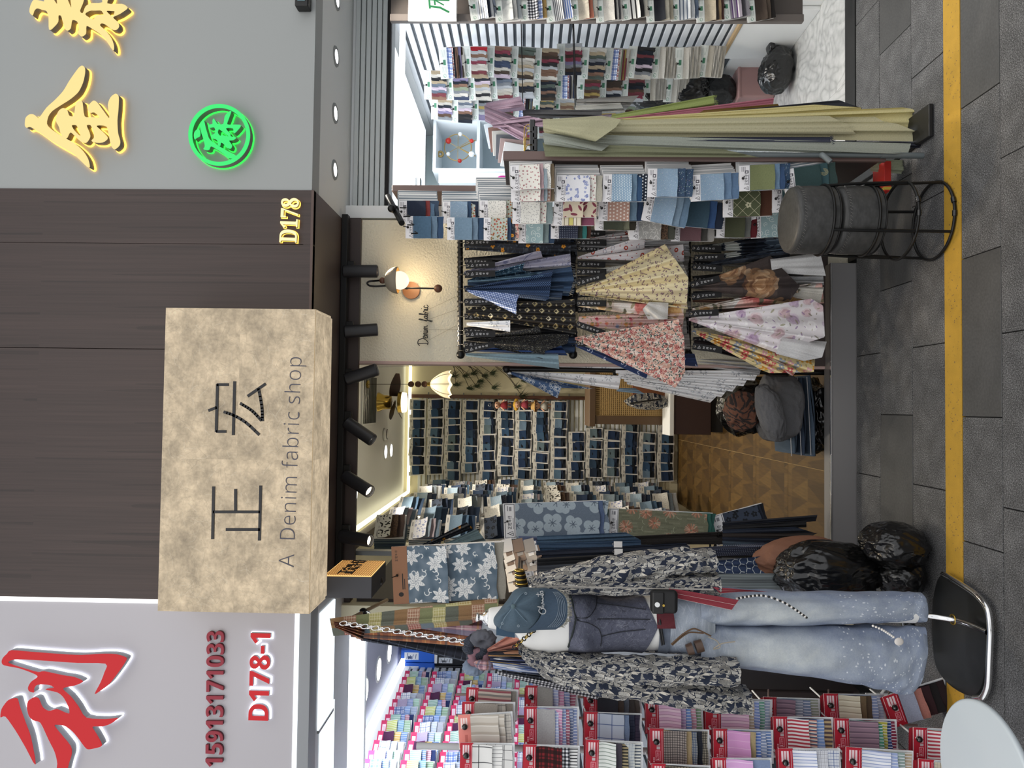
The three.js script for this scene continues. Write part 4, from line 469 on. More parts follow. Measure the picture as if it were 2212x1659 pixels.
// ============================================================ colour cards on the slat wall of the shop on the right
{
  const pal = ['#7a3a42', '#b8a05c', '#1d2432', '#5a4436', '#c8c2b4', '#8d9298', '#3d4a66', '#8c84a8', '#d8d4ca', '#8a6a58', '#2a2a2c', '#222428', '#e0dcd2', '#1d2432', '#b9a88c', '#56625a', '#e0dcd2', '#8a3a4c', '#c4c8cc', '#44382e', '#9aa68e', '#d8c8d8', '#6d7888'];
  const nm = { '#7a3a42': 'crimson', '#b8a05c': 'mustard', '#1d2432': 'navy', '#5a4436': 'brown', '#c8c2b4': 'beige', '#8d9298': 'grey', '#3d4a66': 'slate blue', '#8c84a8': 'lilac', '#d8d4ca': 'ivory', '#8a6a58': 'rust', '#222428': 'black', '#2a2a2c': 'black', '#b9a88c': 'tan', '#56625a': 'moss', '#e0dcd2': 'white', '#8a3a4c': 'wine', '#c4c8cc': 'silver', '#44382e': 'coffee', '#9aa68e': 'sage', '#d8c8d8': 'pale pink', '#6d7888': 'steel blue' };
  const Ds = [4.2, 4.52, 4.85, 5.2], where = ['nearest', 'second nearest', 'third nearest', 'farthest'];
  const fixed = { '2,0': '#b01c2c', '2,1': '#b01c2c' };
  for (let r = 0; r < 13; r++) for (let c = 0; c < 4; c++) {
    if (r === 0 && (c === 0 || c === 3) || c === 3 && r < 4 || r > 10 && c > 1 || r > 11 && c > 0) continue;
    const white = r >= 10, check = (r + c * 2) % 7 === 1, n = 9, cols = Array.from({ length: n }, () => white ? pick(['#d8d4ca', '#e0dcd2', '#c8c2b4']) : pick(pal)); if (fixed[r + ',' + c]) { cols[0] = '#7a3a42'; }
    const L = cols.map((q) => COT(q)); if (check) { L[0] = CHK('#dcdee2', '#3c4a6c', 0.03, 0.4); L[1] = CHK('#d8d4d0', '#8c2c34', 0.03, 0.4); }
    if (fixed[r + ',' + c]) L[0] = COT('#b01c2c');
    swatch('colour_card', `green printed cotton card with ${check ? 'checked' : nm[cols[0]]} top cloth, ${ORD[r]} row, ${where[c]} on slat wall`, 'swatch card', 'colour cards on the right slat wall', [2.045 + rr(-0.012, 0.012) - 0.06, 2.168 - 0.135 * r, -Ds[c]], { w: 0.168, h: 0.142, head: 0.34, headMat: CARD.green, layers: L, side: !white && !check, main: 0.3, curl: 0.012, pages: 3, bottom: -0.04, fw: 0.97, ry: -0.5 + rr(-0.08, 0.08), rz: rr(-0.06, 0.06), hook: 0.02, v: c + r });
  }
  // the folded door panel at the picture's right edge
  const D = 3.42, dp = thing('door_panel', 'metal framed display door panel hung with cloth cards at right edge', 'door panel');
  const fx = W(1200, 36, D).x, yTp = W(842, 30, D).y, yBp = W(1738, 40, D).y;
  part('stile', box(0.035, yTp - yBp, 0.03, fx, (yTp + yBp) / 2, -D - 0.02, 0.004), S('#6b6460', 0.5), dp); part('panel', box(0.6, yTp - yBp, 0.012, fx + 0.32, (yTp + yBp) / 2, -D - 0.03), S('#57504c', 0.6), dp); part('hinge', [box(0.05, 0.028, 0.012, fx - 0.008, W(980, 38, D).y, -D), cyl(0.006, 0.006, 0.05, fx - 0.03, W(980, 38, D).y, -D, 10)], M.steel, dp);
  const kinds = [['blue striped', () => [STR(['#d8dce0', '#42597c', '#e6e6e4', '#30343c'], [3, 1, 3, 1], 0.02, true), COT('#2a3244'), COT('#c8ccd0'), COT('#8a94a4')]], ['pale linen', () => [COT('#c8cccc'), COT('#dcdcd8'), COT('#b0b8bc')]], ['black checked', () => [F.bwCheck, CHK('#dde4f0', '#2c4880', 0.03, 0.4), COT('#c9a86c')]], ['woven grey', () => [STR(['#4a4c52', '#c8cacc'], [1, 1], 0.008, true), STR(['#d8dce8', '#5a78b8'], [1, 1], 0.01, true)]], ['cream', () => [COT('#d8d0c0'), COT('#c47a64'), COT('#e0dcd0')]], ['white and black', () => [COT('#d8d6d0'), COT('#26262a'), COT('#c8c6c0'), COT('#5a5a5e'), COT('#dedcd6')]], ['black striped', () => [STR(['#dcdcd8', '#2a2a2c'], [2, 1], 0.02, true), COT('#28282a'), COT('#d8d4c8')]], ['navy and cream', () => [COT('#20242e'), COT('#d8d2c0'), COT('#bfb8a4')]], ['blue grey', () => [STR(['#c8ccd0', '#5a6678'], [2, 1], 0.016, true), COT('#d0d4d8'), COT('#7888a0')]], ['sand striped', () => [COT('#cfc4ae'), COT('#3a3230'), COT('#b89c78'), COT('#5c3c38')]], ['plum striped', () => [STR(['#8a8490', '#d8d4d8', '#5c3c70'], [2, 1, 1], 0.02, true), COT('#5c5a62'), COT('#b8b4bc')]], ['brown', () => [COT('#4c4038'), COT('#6a5c50'), COT('#2c2826')]]];
  for (let r = 0; r < 12; r++) for (let c = 0; c < 2; c++) {
    const k = kinds[(r + c * 5) % 12], p = W(1014 + r * 54.5, c ? -28 : 17 + (r % 2) * 4, D - 0.04 - c * 0.03);
    swatch('colour_card', `${k[0]} cotton card, ${ORD[r]} from top, ${c ? 'outer' : 'inner'} side of door panel`, 'swatch card', 'cloth cards on the door panel', [p.x, p.y, p.z], { w: 0.112, h: 0.118, head: 0.32, headMat: CARD.green, layers: k[1](), main: 0.55, curl: 0.016, pages: 3, bottom: -0.06, fw: 1, ry: -0.25 + rr(-0.1, 0.1), rz: 0.12 + rr(-0.06, 0.06), hook: 0.015, v: r });
  }
  // white notice with a green brush character
  const q = W(935, 4, 3.36), sg = thing('notice_board', 'white hanging notice board with a green brush character at top right', 'sign', q);
  const face = printed(256, 256, (x, w, h) => { x.fillStyle = '#eef0f0'; x.fillRect(0, 0, w, h); x.strokeStyle = '#1f7a48'; x.lineCap = 'round'; const s = (a, pts) => { x.lineWidth = a; x.beginPath(); pts.forEach(([p, r]) => x.lineTo(p, r)); x.stroke(); }; s(12, [[120, 60], [135, 75]]); s(11, [[60, 100], [205, 84]]); s(12, [[70, 100], [62, 160], [36, 210]]); s(10, [[80, 130], [136, 122]]); s(10, [[110, 104], [106, 210]]); s(8, [[106, 130], [78, 180]]); s(8, [[108, 132], [134, 170]]); s(10, [[146, 122], [206, 112]]); s(10, [[176, 96], [174, 204]]); s(8, [[174, 122], [142, 180]]); s(8, [[176, 124], [214, 176]]); });
  part('board', box(0.30, 0.225, 0.012, 0.06, 0, 0, 0.002), M.white, sg); part('print', printBox(0.2, 0.2, 0.002, 0.02, -0.01, 0.0075), face, sg);
}
// ============================================================ cards hung on the projecting divider between the two shops
{
  const d1 = (y) => lerp(2.83, 3.2, (y - 365) / 155);
  const list = [  // box in the photograph, distance, layers, label words, extra
    [[862, 437, 948, 478], 3.27, [DEN('#28344c'), DEN('#a04848'), DEN('#6f8fae'), DEN('#4a5f7a')], 'navy denim card with small coloured leaves peeking out at divider top', { pages: 12 }],
    [[876, 470, 958, 512], 3.2, [DEN('#5d7f9c'), DEN('#7f9bb4'), DEN('#3f5c80')], 'slate blue card hooked in front at the top of the divider', {}],
    [[957, 440, 1035, 478], 3.24, [F.glitter, DEN('#3f5c80'), F.autumn, DEN('#25344e')], 'light blue card with mixed layers second from the divider top', { pages: 10 }],
    [[966, 474, 1045, 514], 3.18, [DEN('#8caac2'), DEN('#87a2ba'), DEN('#3c5878')], 'plain sky blue denim card hooked on the upper divider', {}],
    [[1037, 436, 1120, 478], 3.2, [F.sprigGrey, F.autumn, DEN('#30435f')], 'fat card block showing grey page edges on the divider', { pages: 22 }],
    [[1045, 474, 1120, 516], 3.14, [F.autumn, DEN('#3d577a'), F.navyYellow, F.liberty], 'card with small autumn sprigs and red floral below on divider', {}],
    [[1103, 366, 1196, 404], d1(380), [F.sprigWhite, COT('#d9b8bc'), COT('#b4c4ce'), F.sprigGrey, COT('#8c7a62')], 'white sprigged card with tan last layer at the top of panel', { pages: 4, rz: 0.05 }],
    [[1104, 385, 1196, 434], d1(410) - 0.03, [F.sprigWhite, COT('#d9b8bc'), COT('#b4c4ce'), F.dotPink, COT('#8c7a62')], 'white sprigged card with pink blue and tan layers curling', { pages: 3, curl: 0.03 }],
    [[1107, 424, 1193, 482], d1(450), [F.sprigGrey, F.sprigWhite, COT('#a9bcbe')], 'card of grey sprigs over red sprigs beneath the pink layered one', {}],
    [[1120, 466, 1197, 524], d1(500), [F.aquaScroll, COT('#94a8aa'), DEN('#3a5270')], 'aqua card with white scroll embroidery hanging lowest left', {}],
    [[1202, 380, 1299, 434], d1(395), [F.blueBlossom, F.sprigWhite, COT('#d9d4c4')], 'white card with blue blossom sprigs and many page edges', { pages: 9, main: 0.66 }],
    [[1198, 422, 1287, 466], d1(440), [F.redLeaf, F.redLeaf], 'card printed with large wine red leaves on cream', {}],
    [[1196, 440, 1283, 484], d1(462) - 0.03, [F.yellowStripe, COT('#a8607a')], 'card with yellow and cream stripes over pink cloth', {}],
    [[1190, 470, 1275, 512], d1(490), [F.dotGrid, COT('#3a3f38'), COT('#3f8f8c'), COT('#5c3a30')], 'dark card of dotted charcoal cloth with a turquoise layer', {}],
    [[1302, 378, 1396, 434], d1(395), [F.dotBlue, DEN('#7f9db6'), DEN('#3c5f88'), F.dotNavy], 'blue dotted card with navy polka dots beneath', { pages: 8, main: 0.55 }],
    [[1293, 424, 1388, 476], d1(450), [F.dotPink, DEN('#7f9db6'), DEN('#2c4468')], 'dusty pink polka dot card half behind the blue dotted one', {}],
    [[1286, 446, 1372, 496], d1(472) - 0.02, [COT('#4a4f40'), F.oliveFloral, COT('#3a3428')], 'dark olive leaf card below the pink dotted one', { pages: 5 }],
    [[1399, 366, 1494, 424], d1(390), [F.glitter, F.glitterNavy, F.glitterNavy], 'glittering pale denim card with a navy glitter layer', { pages: 6, main: 0.56 }],
    [[1392, 406, 1487, 474], d1(440) - 0.02, [F.glitter, DEN('#8fa9c0'), DEN('#7a98b4')], 'plain light blue glitter card curling under the navy glitter one', { rz: -0.18, fw: 0.98 }],
    [[1360, 452, 1456, 516], d1(485), [F.coral, F.leopard, COT('#5a5c52')], 'grey coral pattern card with a leopard layer', { pages: 6, main: 0.6 }],
    [[1492, 380, 1592, 434], d1(395), [F.glitter, DEN('#7f9ec0'), DEN('#6d8cb0')], 'tilted sky blue card with a few sparkles and long page edges', { pages: 9, rz: 0.06 }],
    [[1460, 430, 1560, 486], d1(458), [DEN('#3d5a6c'), DEN('#3c5f92'), DEN('#1f2c44')], 'teal denim card with blue and navy layers', { pages: 8, rz: -0.08 }],
    [[1450, 472, 1540, 520], d1(496), [COT('#7c5a60'), COT('#55524e'), COT('#b8b4b0')], 'dusty mauve and grey card at the lower left of panel', {}],
    [[1597, 360, 1702, 412], d1(385), [F.yellowStripe, DEN('#7f9ebc'), DEN('#43618c'), F.glitterNavy], 'olive sprigged card with blue layers stacked below it', { pages: 6, rz: 0.05, l0: COT('#8c9466') }],
    [[1562, 408, 1664, 468], d1(440) - 0.03, [F.oliveLattice, COT('#5c3624')], 'olive card with stitched lattice and a brown second layer', { main: 0.68, rz: 0.03 }],
    [[1548, 462, 1632, 512], d1(488), [COT('#565a42'), COT('#7a7c78'), COT('#6e1f2a')], 'mottled olive card with a dark red edge', {}],
    [[1694, 376, 1802, 412], d1(385), [COT('#3c5858'), F.paisley, COT('#47605e')], 'teal green card with fanned white page edges near the stool', { pages: 12, rz: 0.16 }],
    [[1668, 402, 1768, 458], d1(430) - 0.02, [F.paisley, F.stars, COT('#46606a')], 'grey green woven card just above the black stool', { rz: 0.05 }],
    [[1622, 458, 1722, 514], d1(486), [F.aquaScroll, F.paisley, COT('#7d9492')], 'pale aqua card with paisley layer left of the stool', { rz: 0.06 }],
  ];
  for (const [b, D, L, label, o] of list) {
    const q = inBox(b, D), ly = L.slice(); if (o.l0) ly[0] = o.l0;
    swatch('swatch_card', label, 'swatch card', 'cards hung on the divider between shops', q.pos, { pageMat2: o.pages > 9 ? S('#7d8890', 0.8) : undefined, w: Math.max(q.w, 0.092) * 1.04, h: q.h, head: 0.22, headMat: CARD.denim, layers: ly, main: o.main ?? 0.6, curl: o.curl ?? 0.012, gap: 0.004, drop: 0.0012, shift: 0.0052, fan: 0.004, bottom: -0.03, fw: 0.98, ry: -0.16, hook: 0.03, ...o });
  }
  // divider boards
  const dv = thing('divider_panel', 'tall brown edged divider board between the denim shop and right shop', 'panel'), xD = 0.965;
  const top = W(846, 427, 3.3).y;
  part('upper_board', boxAB([xD, 1.5, -3.3], [xD + 0.03, top, -3.56], 0.003), M.brownFrame, dv, 'rose brown upper board');
  const n0 = W(1087, 345, 2.87), n1 = W(1910, 345, 2.87);
  part('lower_board', boxAB([n0.x + 0.012, n1.y, -2.87], [n0.x + 0.03, n0.y, -3.5], 0.003), M.brownTrim, dv);
  part('board_edge', boxAB([n0.x - 0.004, n1.y, -2.855], [n0.x + 0.03, n0.y, -2.872], 0.002), M.brownFrame, dv);
  const bolt = W(992, 424, 3.28); part('door_bolt', [box(0.03, 0.05, 0.012, bolt.x, bolt.y, -3.285, 0.002), rod([bolt.x + 0.018, bolt.y + 0.06, -3.285], [bolt.x + 0.018, bolt.y - 0.02, -3.285], 0.005)], M.steel, dv);
  const tb = thing('hanging_rail', 'short black tube rail with end caps above the divider cards', 'rail'), a = W(838, 424, 3.28), b2 = W(868, 482, 3.1);
  part('tube', rod(a, b2, 0.013), M.blackMetal, tb); part('end_cap', ball(0.019, a.x, a.y, a.z), M.blackMetal, tb); part('end_cap', ball(0.017, a.x - 0.005, a.y + 0.008, a.z + 0.03), M.blackMetal, tb); for (let k = 0; k < 4; k++) { const p = W(872 + k * 8, 446 + k * 18, 3.24 - k * 0.03); part('hook', tube([p, p.clone().add(V(-0.02, -0.02, 0.05)), p.clone().add(V(-0.03, 0.0, 0.09))], 0.0028, 8, 6), M.blackMetal, tb); }
}
// ============================================================ red swatch books on the wire rack of the left shop
{
  const pinkS = STR(['#e0b8d4', '#c898bc', '#ecd0e0', '#b888a8'], [4, 1, 4, 1], 0.02), mauve = STR(['#8e7484', '#a88c98', '#6c5868'], [4, 1, 2], 0.018), blueS = STR(['#d8dcec', '#8c9cc8', '#eef0f6', '#9cacd0'], [3, 1, 3, 1], 0.02), redS = STR(['#e8e4e4', '#b43c4c'], [1, 1], 0.012), creamS = STR(['#d8d0b8', '#e4dec8', '#a89c80'], [4, 2, 1], 0.02), greyB = STR(['#c8c2b8', '#d8d4cc', '#b4aca0'], [4, 1, 2], 0.03);
  const cb = (c) => STR([c, '#e4e6ec', c], [2, 1, 2], 0.01);
  const fanB = [cb('#a8b4d8'), cb('#c890b4'), cb('#8898c4'), cb('#a4667c'), cb('#6c7a9c'), cb('#8494bc')];
  const list = [
    [[1007, 1490, 1118, 1545], 2.78, [STR(['#9a5a62', '#c8b4a8', '#8c8a84', '#d0c8bc'], [1, 1, 1, 1], 0.03), COT('#a8a49c')], 'red headed book of pink and grey stripes behind the beige ones', 'red', 0.86],
    [[999, 1518, 1112, 1584], 2.7, [COT('#bfb6ac'), CHK('#c4bcb2', '#a49c94', 0.04), COT('#b0a89e')], 'red headed book of plain beige linens on the top row', 'red', 0.6],
    [[991, 1548, 1108, 1612], 2.62, [greyB, greyB, CHK('#d0ccc4', '#6a6660', 0.02)], 'salmon headed book of beige striped linen standing tilted', 'salmon', 0.7, 0.08],
    [[994, 1607, 1110, 1680], 2.55, [CHK('#e4e4e2', '#26282c', 0.05, 0.04, 0.9), STR(['#e4e4e2', '#26282c'], [8, 1], 0.012), CHK('#e4e4e2', '#26282c', 0.03, 0.04, 0.9)], 'red headed book of white cloth with black windowpane lines', 'red', 0.5],
    [[1135, 1488, 1246, 1540], 2.78, [COT('#b8b8b4'), ...fanB.slice(0, 4)], 'red headed book with a fan of striped corners, second row', 'red', 0.4],
    [[1133, 1528, 1249, 1609], 2.66, [COT('#c4c4c6'), ...fanB], 'red headed book of pink and blue fanned swatches', 'red', 0.45],
    [[1130, 1610, 1250, 1686], 2.56, [CHK('#7c1c24', '#1c1a1c', 0.03, 0.4, 0.6), F.bwCheck, STR(['#26282c', '#dcdcdc'], [1, 2], 0.01)], 'red headed book of red and black plaid flannel', 'red', 0.62],
    [[1262, 1494, 1384, 1550], 2.78, [DEN('#3b3f4a'), DEN('#5c5048'), DEN('#7c8896'), DEN('#5a5654'), DEN('#6c6660')], 'red headed book of dark grey suiting cloth', 'red', 0.48],
    [[1262, 1541, 1384, 1604], 2.67, [CHK('#b8c2d2', '#30364c', 0.045, 0.05, 0.8), COT('#8aa0c4'), CHK('#262c40', '#101420', 0.02), CHK('#3c3448', '#15141c', 0.02)], 'red headed book of pale blue windowpane check', 'red', 0.62],
    [[1265, 1600, 1386, 1676], 2.57, [STR(['#d4d8d4', '#8a968e'], [3, 1], 0.012), COT('#4a4450'), STR(['#9a8c6c', '#30302c'], [1, 1], 0.01), CHK('#c8ccc8', '#20242c', 0.01), STR(['#5a6470', '#d8d8d0'], [1, 1], 0.01)], 'red headed book of grey green stripes and dark checks', 'red', 0.4],
    [[1395, 1508, 1516, 1580], 2.72, [pinkS, cb('#b89cc8'), cb('#7c9cd8'), cb('#d8a4b8'), cb('#8ca88c')], 'red headed book of pink pinstripes over blue ones', 'red', 0.5],
    [[1404, 1576, 1530, 1652], 2.62, [CHK('#cfc0b8', '#5a4448', 0.008, 0.5, 0.6), COT('#c8b088'), CHK('#b8b8ac', '#2c3440', 0.008, 0.4), CHK('#262c3a', '#c8c4b4', 0.008, 0.3), CHK('#c8c0ac', '#3a3c3c', 0.008, 0.4)], 'red headed book of brown gingham with navy checks', 'red', 0.5],
    [[1408, 1652, 1532, 1726], 2.54, [CHK('#b4a890', '#4c4c58', 0.01, 0.4), COT('#5c5a58')], 'red headed book of tan checks at the picture bottom', 'red', 0.6],
    [[1524, 1508, 1664, 1582], 2.72, [pinkS, cb('#b4a894'), cb('#7c90c4'), cb('#6c9c8c'), cb('#9aa8c0')], 'red headed book of lilac pinstripes behind the lace sleeve', 'red', 0.55],
    [[1541, 1577, 1667, 1642], 2.62, [STR(['#d89cd0', '#e8c0e0', '#d89cd0'], [8, 1, 8], 0.024), COT('#d0bc90'), cb('#5c78b8'), cb('#8494b4'), cb('#6c84b0')], 'red headed book of orchid pink stripes', 'red', 0.5],
    [[1540, 1640, 1665, 1712], 2.55, [STR(['#d8a8d8', '#e8c8e8'], [6, 1], 0.02), COT('#9cb0d8')], 'red headed book of pale orchid cloth at the bottom edge', 'red', 0.6],
    [[1649, 1512, 1768, 1566], 2.76, [mauve, cb('#8c94a4'), cb('#7c8ca8'), cb('#98a090')], 'red headed book of mauve stripes under the sleeve', 'red', 0.42],
    [[1671, 1550, 1797, 1622], 2.65, [redS, STR(['#c88c80', '#3c4c6c', '#e0dcd4'], [1, 1, 1], 0.012), cb('#7c9cd0'), STR(['#b8a078', '#54484c'], [1, 1], 0.014)], 'red headed book of red and white candy stripes', 'red', 0.46],
    [[1683, 1620, 1813, 1700], 2.56, [blueS, CHK('#e0e2ea', '#9aa4c0', 0.012), CHK('#dce0e8', '#8c98b4', 0.02)], 'red headed book of white and blue fine checks', 'red', 0.5],
    [[1781, 1505, 1908, 1560], 2.74, [creamS, COT('#8c7658'), COT('#6e5c48'), cb('#8c9cc0'), cb('#a4b0c8')], 'red headed book of cream stripes over brown ones', 'red', 0.46],
    [[1803, 1554, 1934, 1622], 2.64, [mauve, cb('#4c8c74'), cb('#a8a444'), cb('#30447c'), cb('#7c2c44')], 'red headed book of mauve stripes with green and yellow layers', 'red', 0.6],
    [[1827, 1616, 1968, 1700], 2.55, [blueS, cb('#9cacd4'), cb('#8ca09c'), cb('#b4a48c')], 'red headed book of pale blue stripes on the lowest rows', 'red', 0.55],
    [[1918, 1506, 2056, 1572], 2.7, [COT('#b8c0d8'), COT('#d08c80'), COT('#3a1c24'), COT('#18161c'), COT('#2a1820')], 'tilted red headed book of small dark pinked swatches', 'red', 0.3, 0.32],
    [[1973, 1574, 2094, 1640], 2.6, [redS, cb('#9cccac'), cb('#b4bcd4'), cb('#a8b4c8')], 'red headed book of red and mint candy stripes lowest in view', 'red', 0.4, -0.03],
    [[1984, 1642, 2120, 1716], 2.52, [CHK('#d4c8b4', '#7c8490', 0.02), blueS, cb('#8494b8')], 'red headed book of beige check at the bottom corner', 'red', 0.5, -0.06],
  ];
  for (const [b, D, L, label, head, main, rz] of list) {
    const q = inBox(b, D);
    swatch('red_swatch_book', label, 'swatch book', 'red headed swatch books on the wire rack', q.pos, { w: Math.max(q.w, 0.11), h: q.h, head: 0.235, headMat: CARD[head], boardMat: F.graph, layers: L, main, curl: 0.012, pages: 6, pageMat: head === 'red' ? S('#a31228', 0.7) : M.card, pageMat2: head === 'red' ? S('#8a1024', 0.7) : M.card, gap: 0.0045, shift: -0.0022, fan: -0.004, drop: 0.0006, bottom: 0.03, fw: 0.93, ry: 0.1 + rr(-0.05, 0.05), rz: rz ?? rr(-0.04, 0.02), v: Math.floor(b[0]) % 5 });
    const h = W(b[0] + (b[2] - b[0]) * 0.11, b[1] + (b[3] - b[1]) * 0.35, D - 0.012);
    const hk = thing('display_hook', 'black ball tipped hook through the ' + label.replace('red headed ', '').replace('salmon headed ', '').split(' ').slice(0, 9).join(' '), 'hook', h, 'ball tipped hooks of the wire rack'); part('ball_tip', ball(0.0105, 0, 0, 0, 14), M.plasticBlack, hk); part('arm', rod([0, 0.004, 0.008], [0.004, 0.014, -0.16], 0.0032, 8), M.whiteGloss, hk);
  }
  const rk = thing('wire_rack', 'grey wire display rack carrying the red swatch books', 'rack'), wire = S('#7d6c66', 0.5);
  for (const [y, D, x0] of [[1500, 2.95, 985], [1545, 2.86, 985], [1611, 2.74, 900], [1668, 2.66, 960]]) { const a = W(x0, y, D), b = W(2120, y + 6, D); part('upright', rod([a.x, a.y, -D], [a.x, 0.02, -D], y === 1611 ? 0.012 : 0.005, 10), y === 1611 ? S('#b8babc', 0.4) : wire, rk); }
  for (let k = 0; k < 9; k++) { const a = W(1010 + k * 130, 1490, 2.97), b = W(1010 + k * 130, 1700, 2.6); part('crossbar', rod(a, b, 0.0035, 8), wire, rk); }
}
// ============================================================ pink headed cards along the far wall of the left shop
{
  const fam = [['blue check', () => [CHK('#dde4f0', '#4c6cb0', 0.03, 0.3), cbx('#7c9cd0'), cbx('#a0b0c8')]], ['mixed stripe', () => [cbx('#8cb0a0'), cbx('#7088c0'), cbx('#c890a0'), COT('#2c3c74')]], ['pale lilac', () => [COT('#cdbfe0'), cbx('#90a0d0'), cbx('#a8d0b8')]], ['dark plum', () => [COT('#5c2c54'), cbx('#c0a050'), cbx('#6080b0')]], ['white check', () => [CHK('#eceef2', '#5c6c8c', 0.03, 0.1), cbx('#b0bcd0'), COT('#d8dce8')]], ['yellow green', () => [cbx('#b8c070'), cbx('#7ca8c8'), cbx('#90b090')]]];
  function cbx(c) { return STR([c, '#e4e6ec', c], [2, 1, 2], 0.01); }
  for (let r = 0; r < 5; r++) for (let c = 0; c < 12; c++) {
    const k = fam[(r * 5 + c * 7 + (c % 3)) % 6];
    swatch('pink_header_card', `pink headed ${k[0]} cotton card, ${ORD[c]} from the street, ${ORD[r]} row, left slat wall`, 'swatch card', 'pink headed cards on the left slat wall', [-1.985 + rr(0, 0.02), 2.37 - r * 0.2, -(4.05 + c * 0.122)], { w: 0.11, h: 0.185, head: 0.2, headMat: CARD.magenta, layers: k[1](), main: 0.45, curl: 0.016, pages: 2, gap: 0.006, ry: 0.72 + rr(-0.1, 0.1), rz: rr(-0.05, 0.05), v: c });
  }
}
// ============================================================ hung lengths of cloth
function polyAt(p, s) { if (p.length === 1) return p[0]; const L = [0]; for (let i = 1; i < p.length; i++) L.push(L[i - 1] + Math.hypot(p[i][0] - p[i - 1][0], p[i][1] - p[i - 1][1])); const d = s * L[L.length - 1]; let i = 1; while (i < p.length - 1 && L[i] < d) i++; const k = (d - L[i - 1]) / (L[i] - L[i - 1] || 1); return [lerp(p[i - 1][0], p[i][0], k), lerp(p[i - 1][1], p[i][1], k)]; }
// cloth between two outlines read on the photograph: it hangs at D, its folds stand towards the street
function clothGeo(top, bot, D, o = {}) {
  const n = o.folds ?? 4, amp = o.amp ?? 0.018, ph = o.ph ?? rr(0, 6), D1 = o.D1 ?? D;
  const a0 = W(...polyAt(top, 0.5), D), b0 = W(...polyAt(bot, 0.5), D1), ang = Math.atan2(b0.x - a0.x, a0.y - b0.y), ca = Math.cos(ang), sa = Math.sin(ang);
  const f = (s, t) => { const A = polyAt(top, s), B = polyAt(bot, s), k = t ** (o.flare ?? 1), w = Math.sin(t * PI) * (o.belly ?? 0); const x = lerp(A[0], B[0], t), y = lerp(A[1], B[1], k) + w * (s - 0.5); const wave = Math.sin(2 * PI * (n * s + 0.12 * Math.sin(5 * s + ph)) + ph) + 0.35 * Math.sin(2 * PI * n * 2.3 * s + ph * 2) + 0.3 * Math.sin(9 * t + 4 * s + ph); const env = 0.25 + 0.75 * Math.min(1, t * 1.6); const p = W(x, y, lerp(D, D1, t) - 0.0 - amp * env * wave - (o.bulge ?? 0.02) * Math.sin(PI * s) * env); return p; };
  return surf(f, o.ns ?? 44, o.nt ?? 16, (s, t) => { const p = f(s, t), x = p.x - a0.x, y = p.y - a0.y; return [x * ca + y * sa + (o.u0 ?? 0), -x * sa + y * ca]; });
}
function cloth(name, label, category, group, top, bot, D, mat, o = {}) {
  const t = thing(name, label, category, [0, 0, 0], group);
  part('fabric', clothGeo(top, bot, D, o), mat, t);
  if (o.lining) part('lining', clothGeo(...o.lining[0], { folds: 1.5, amp: 0.008, ...o.lining[2] }), o.lining[1], t, 'white folded back lining');
  if (o.fringe) { const gs = []; for (let k = 0; k < 40; k++) { const q = polyAt(bot, rnd()), p = W(q[0], q[1], (o.D1 ?? D) - 0.01); const l = rr(0.006, 0.02); gs.push(rod(p, p.clone().add(V(rr(-0.008, 0.008), -l, rr(-0.004, 0.004))), 0.0007, 4)); } part('fringe', gs, o.fringe, t); }
  if (o.tag) { const [x, y, ang, len] = o.tag, Dt = o.tagD ?? D - 0.035, p = W(x, y, Dt), l = (len ?? 64) * PX(Dt); const g = printBox(l, 0.028, 0.0016, l / 2, 0, 0); g.rotateZ(-PI / 2 + ang); g.translate(p.x, p.y, p.z); part('tag', g, CARD.tag, t); const r = torus(0.005, 0.0012, 0, 0, 0, 6, 14, false); r.translate(p.x, p.y - 0.008, p.z + 0.002); part('eyelet', r, M.steel, t); const c = tube([p.clone().add(V(0, -0.01, 0.002)), p.clone().add(V(0, 0.012, 0)), W(x - 12, y, D)], 0.0016, 6, 5); part('clip', c, M.blackMetal, t); }
  return t;
}
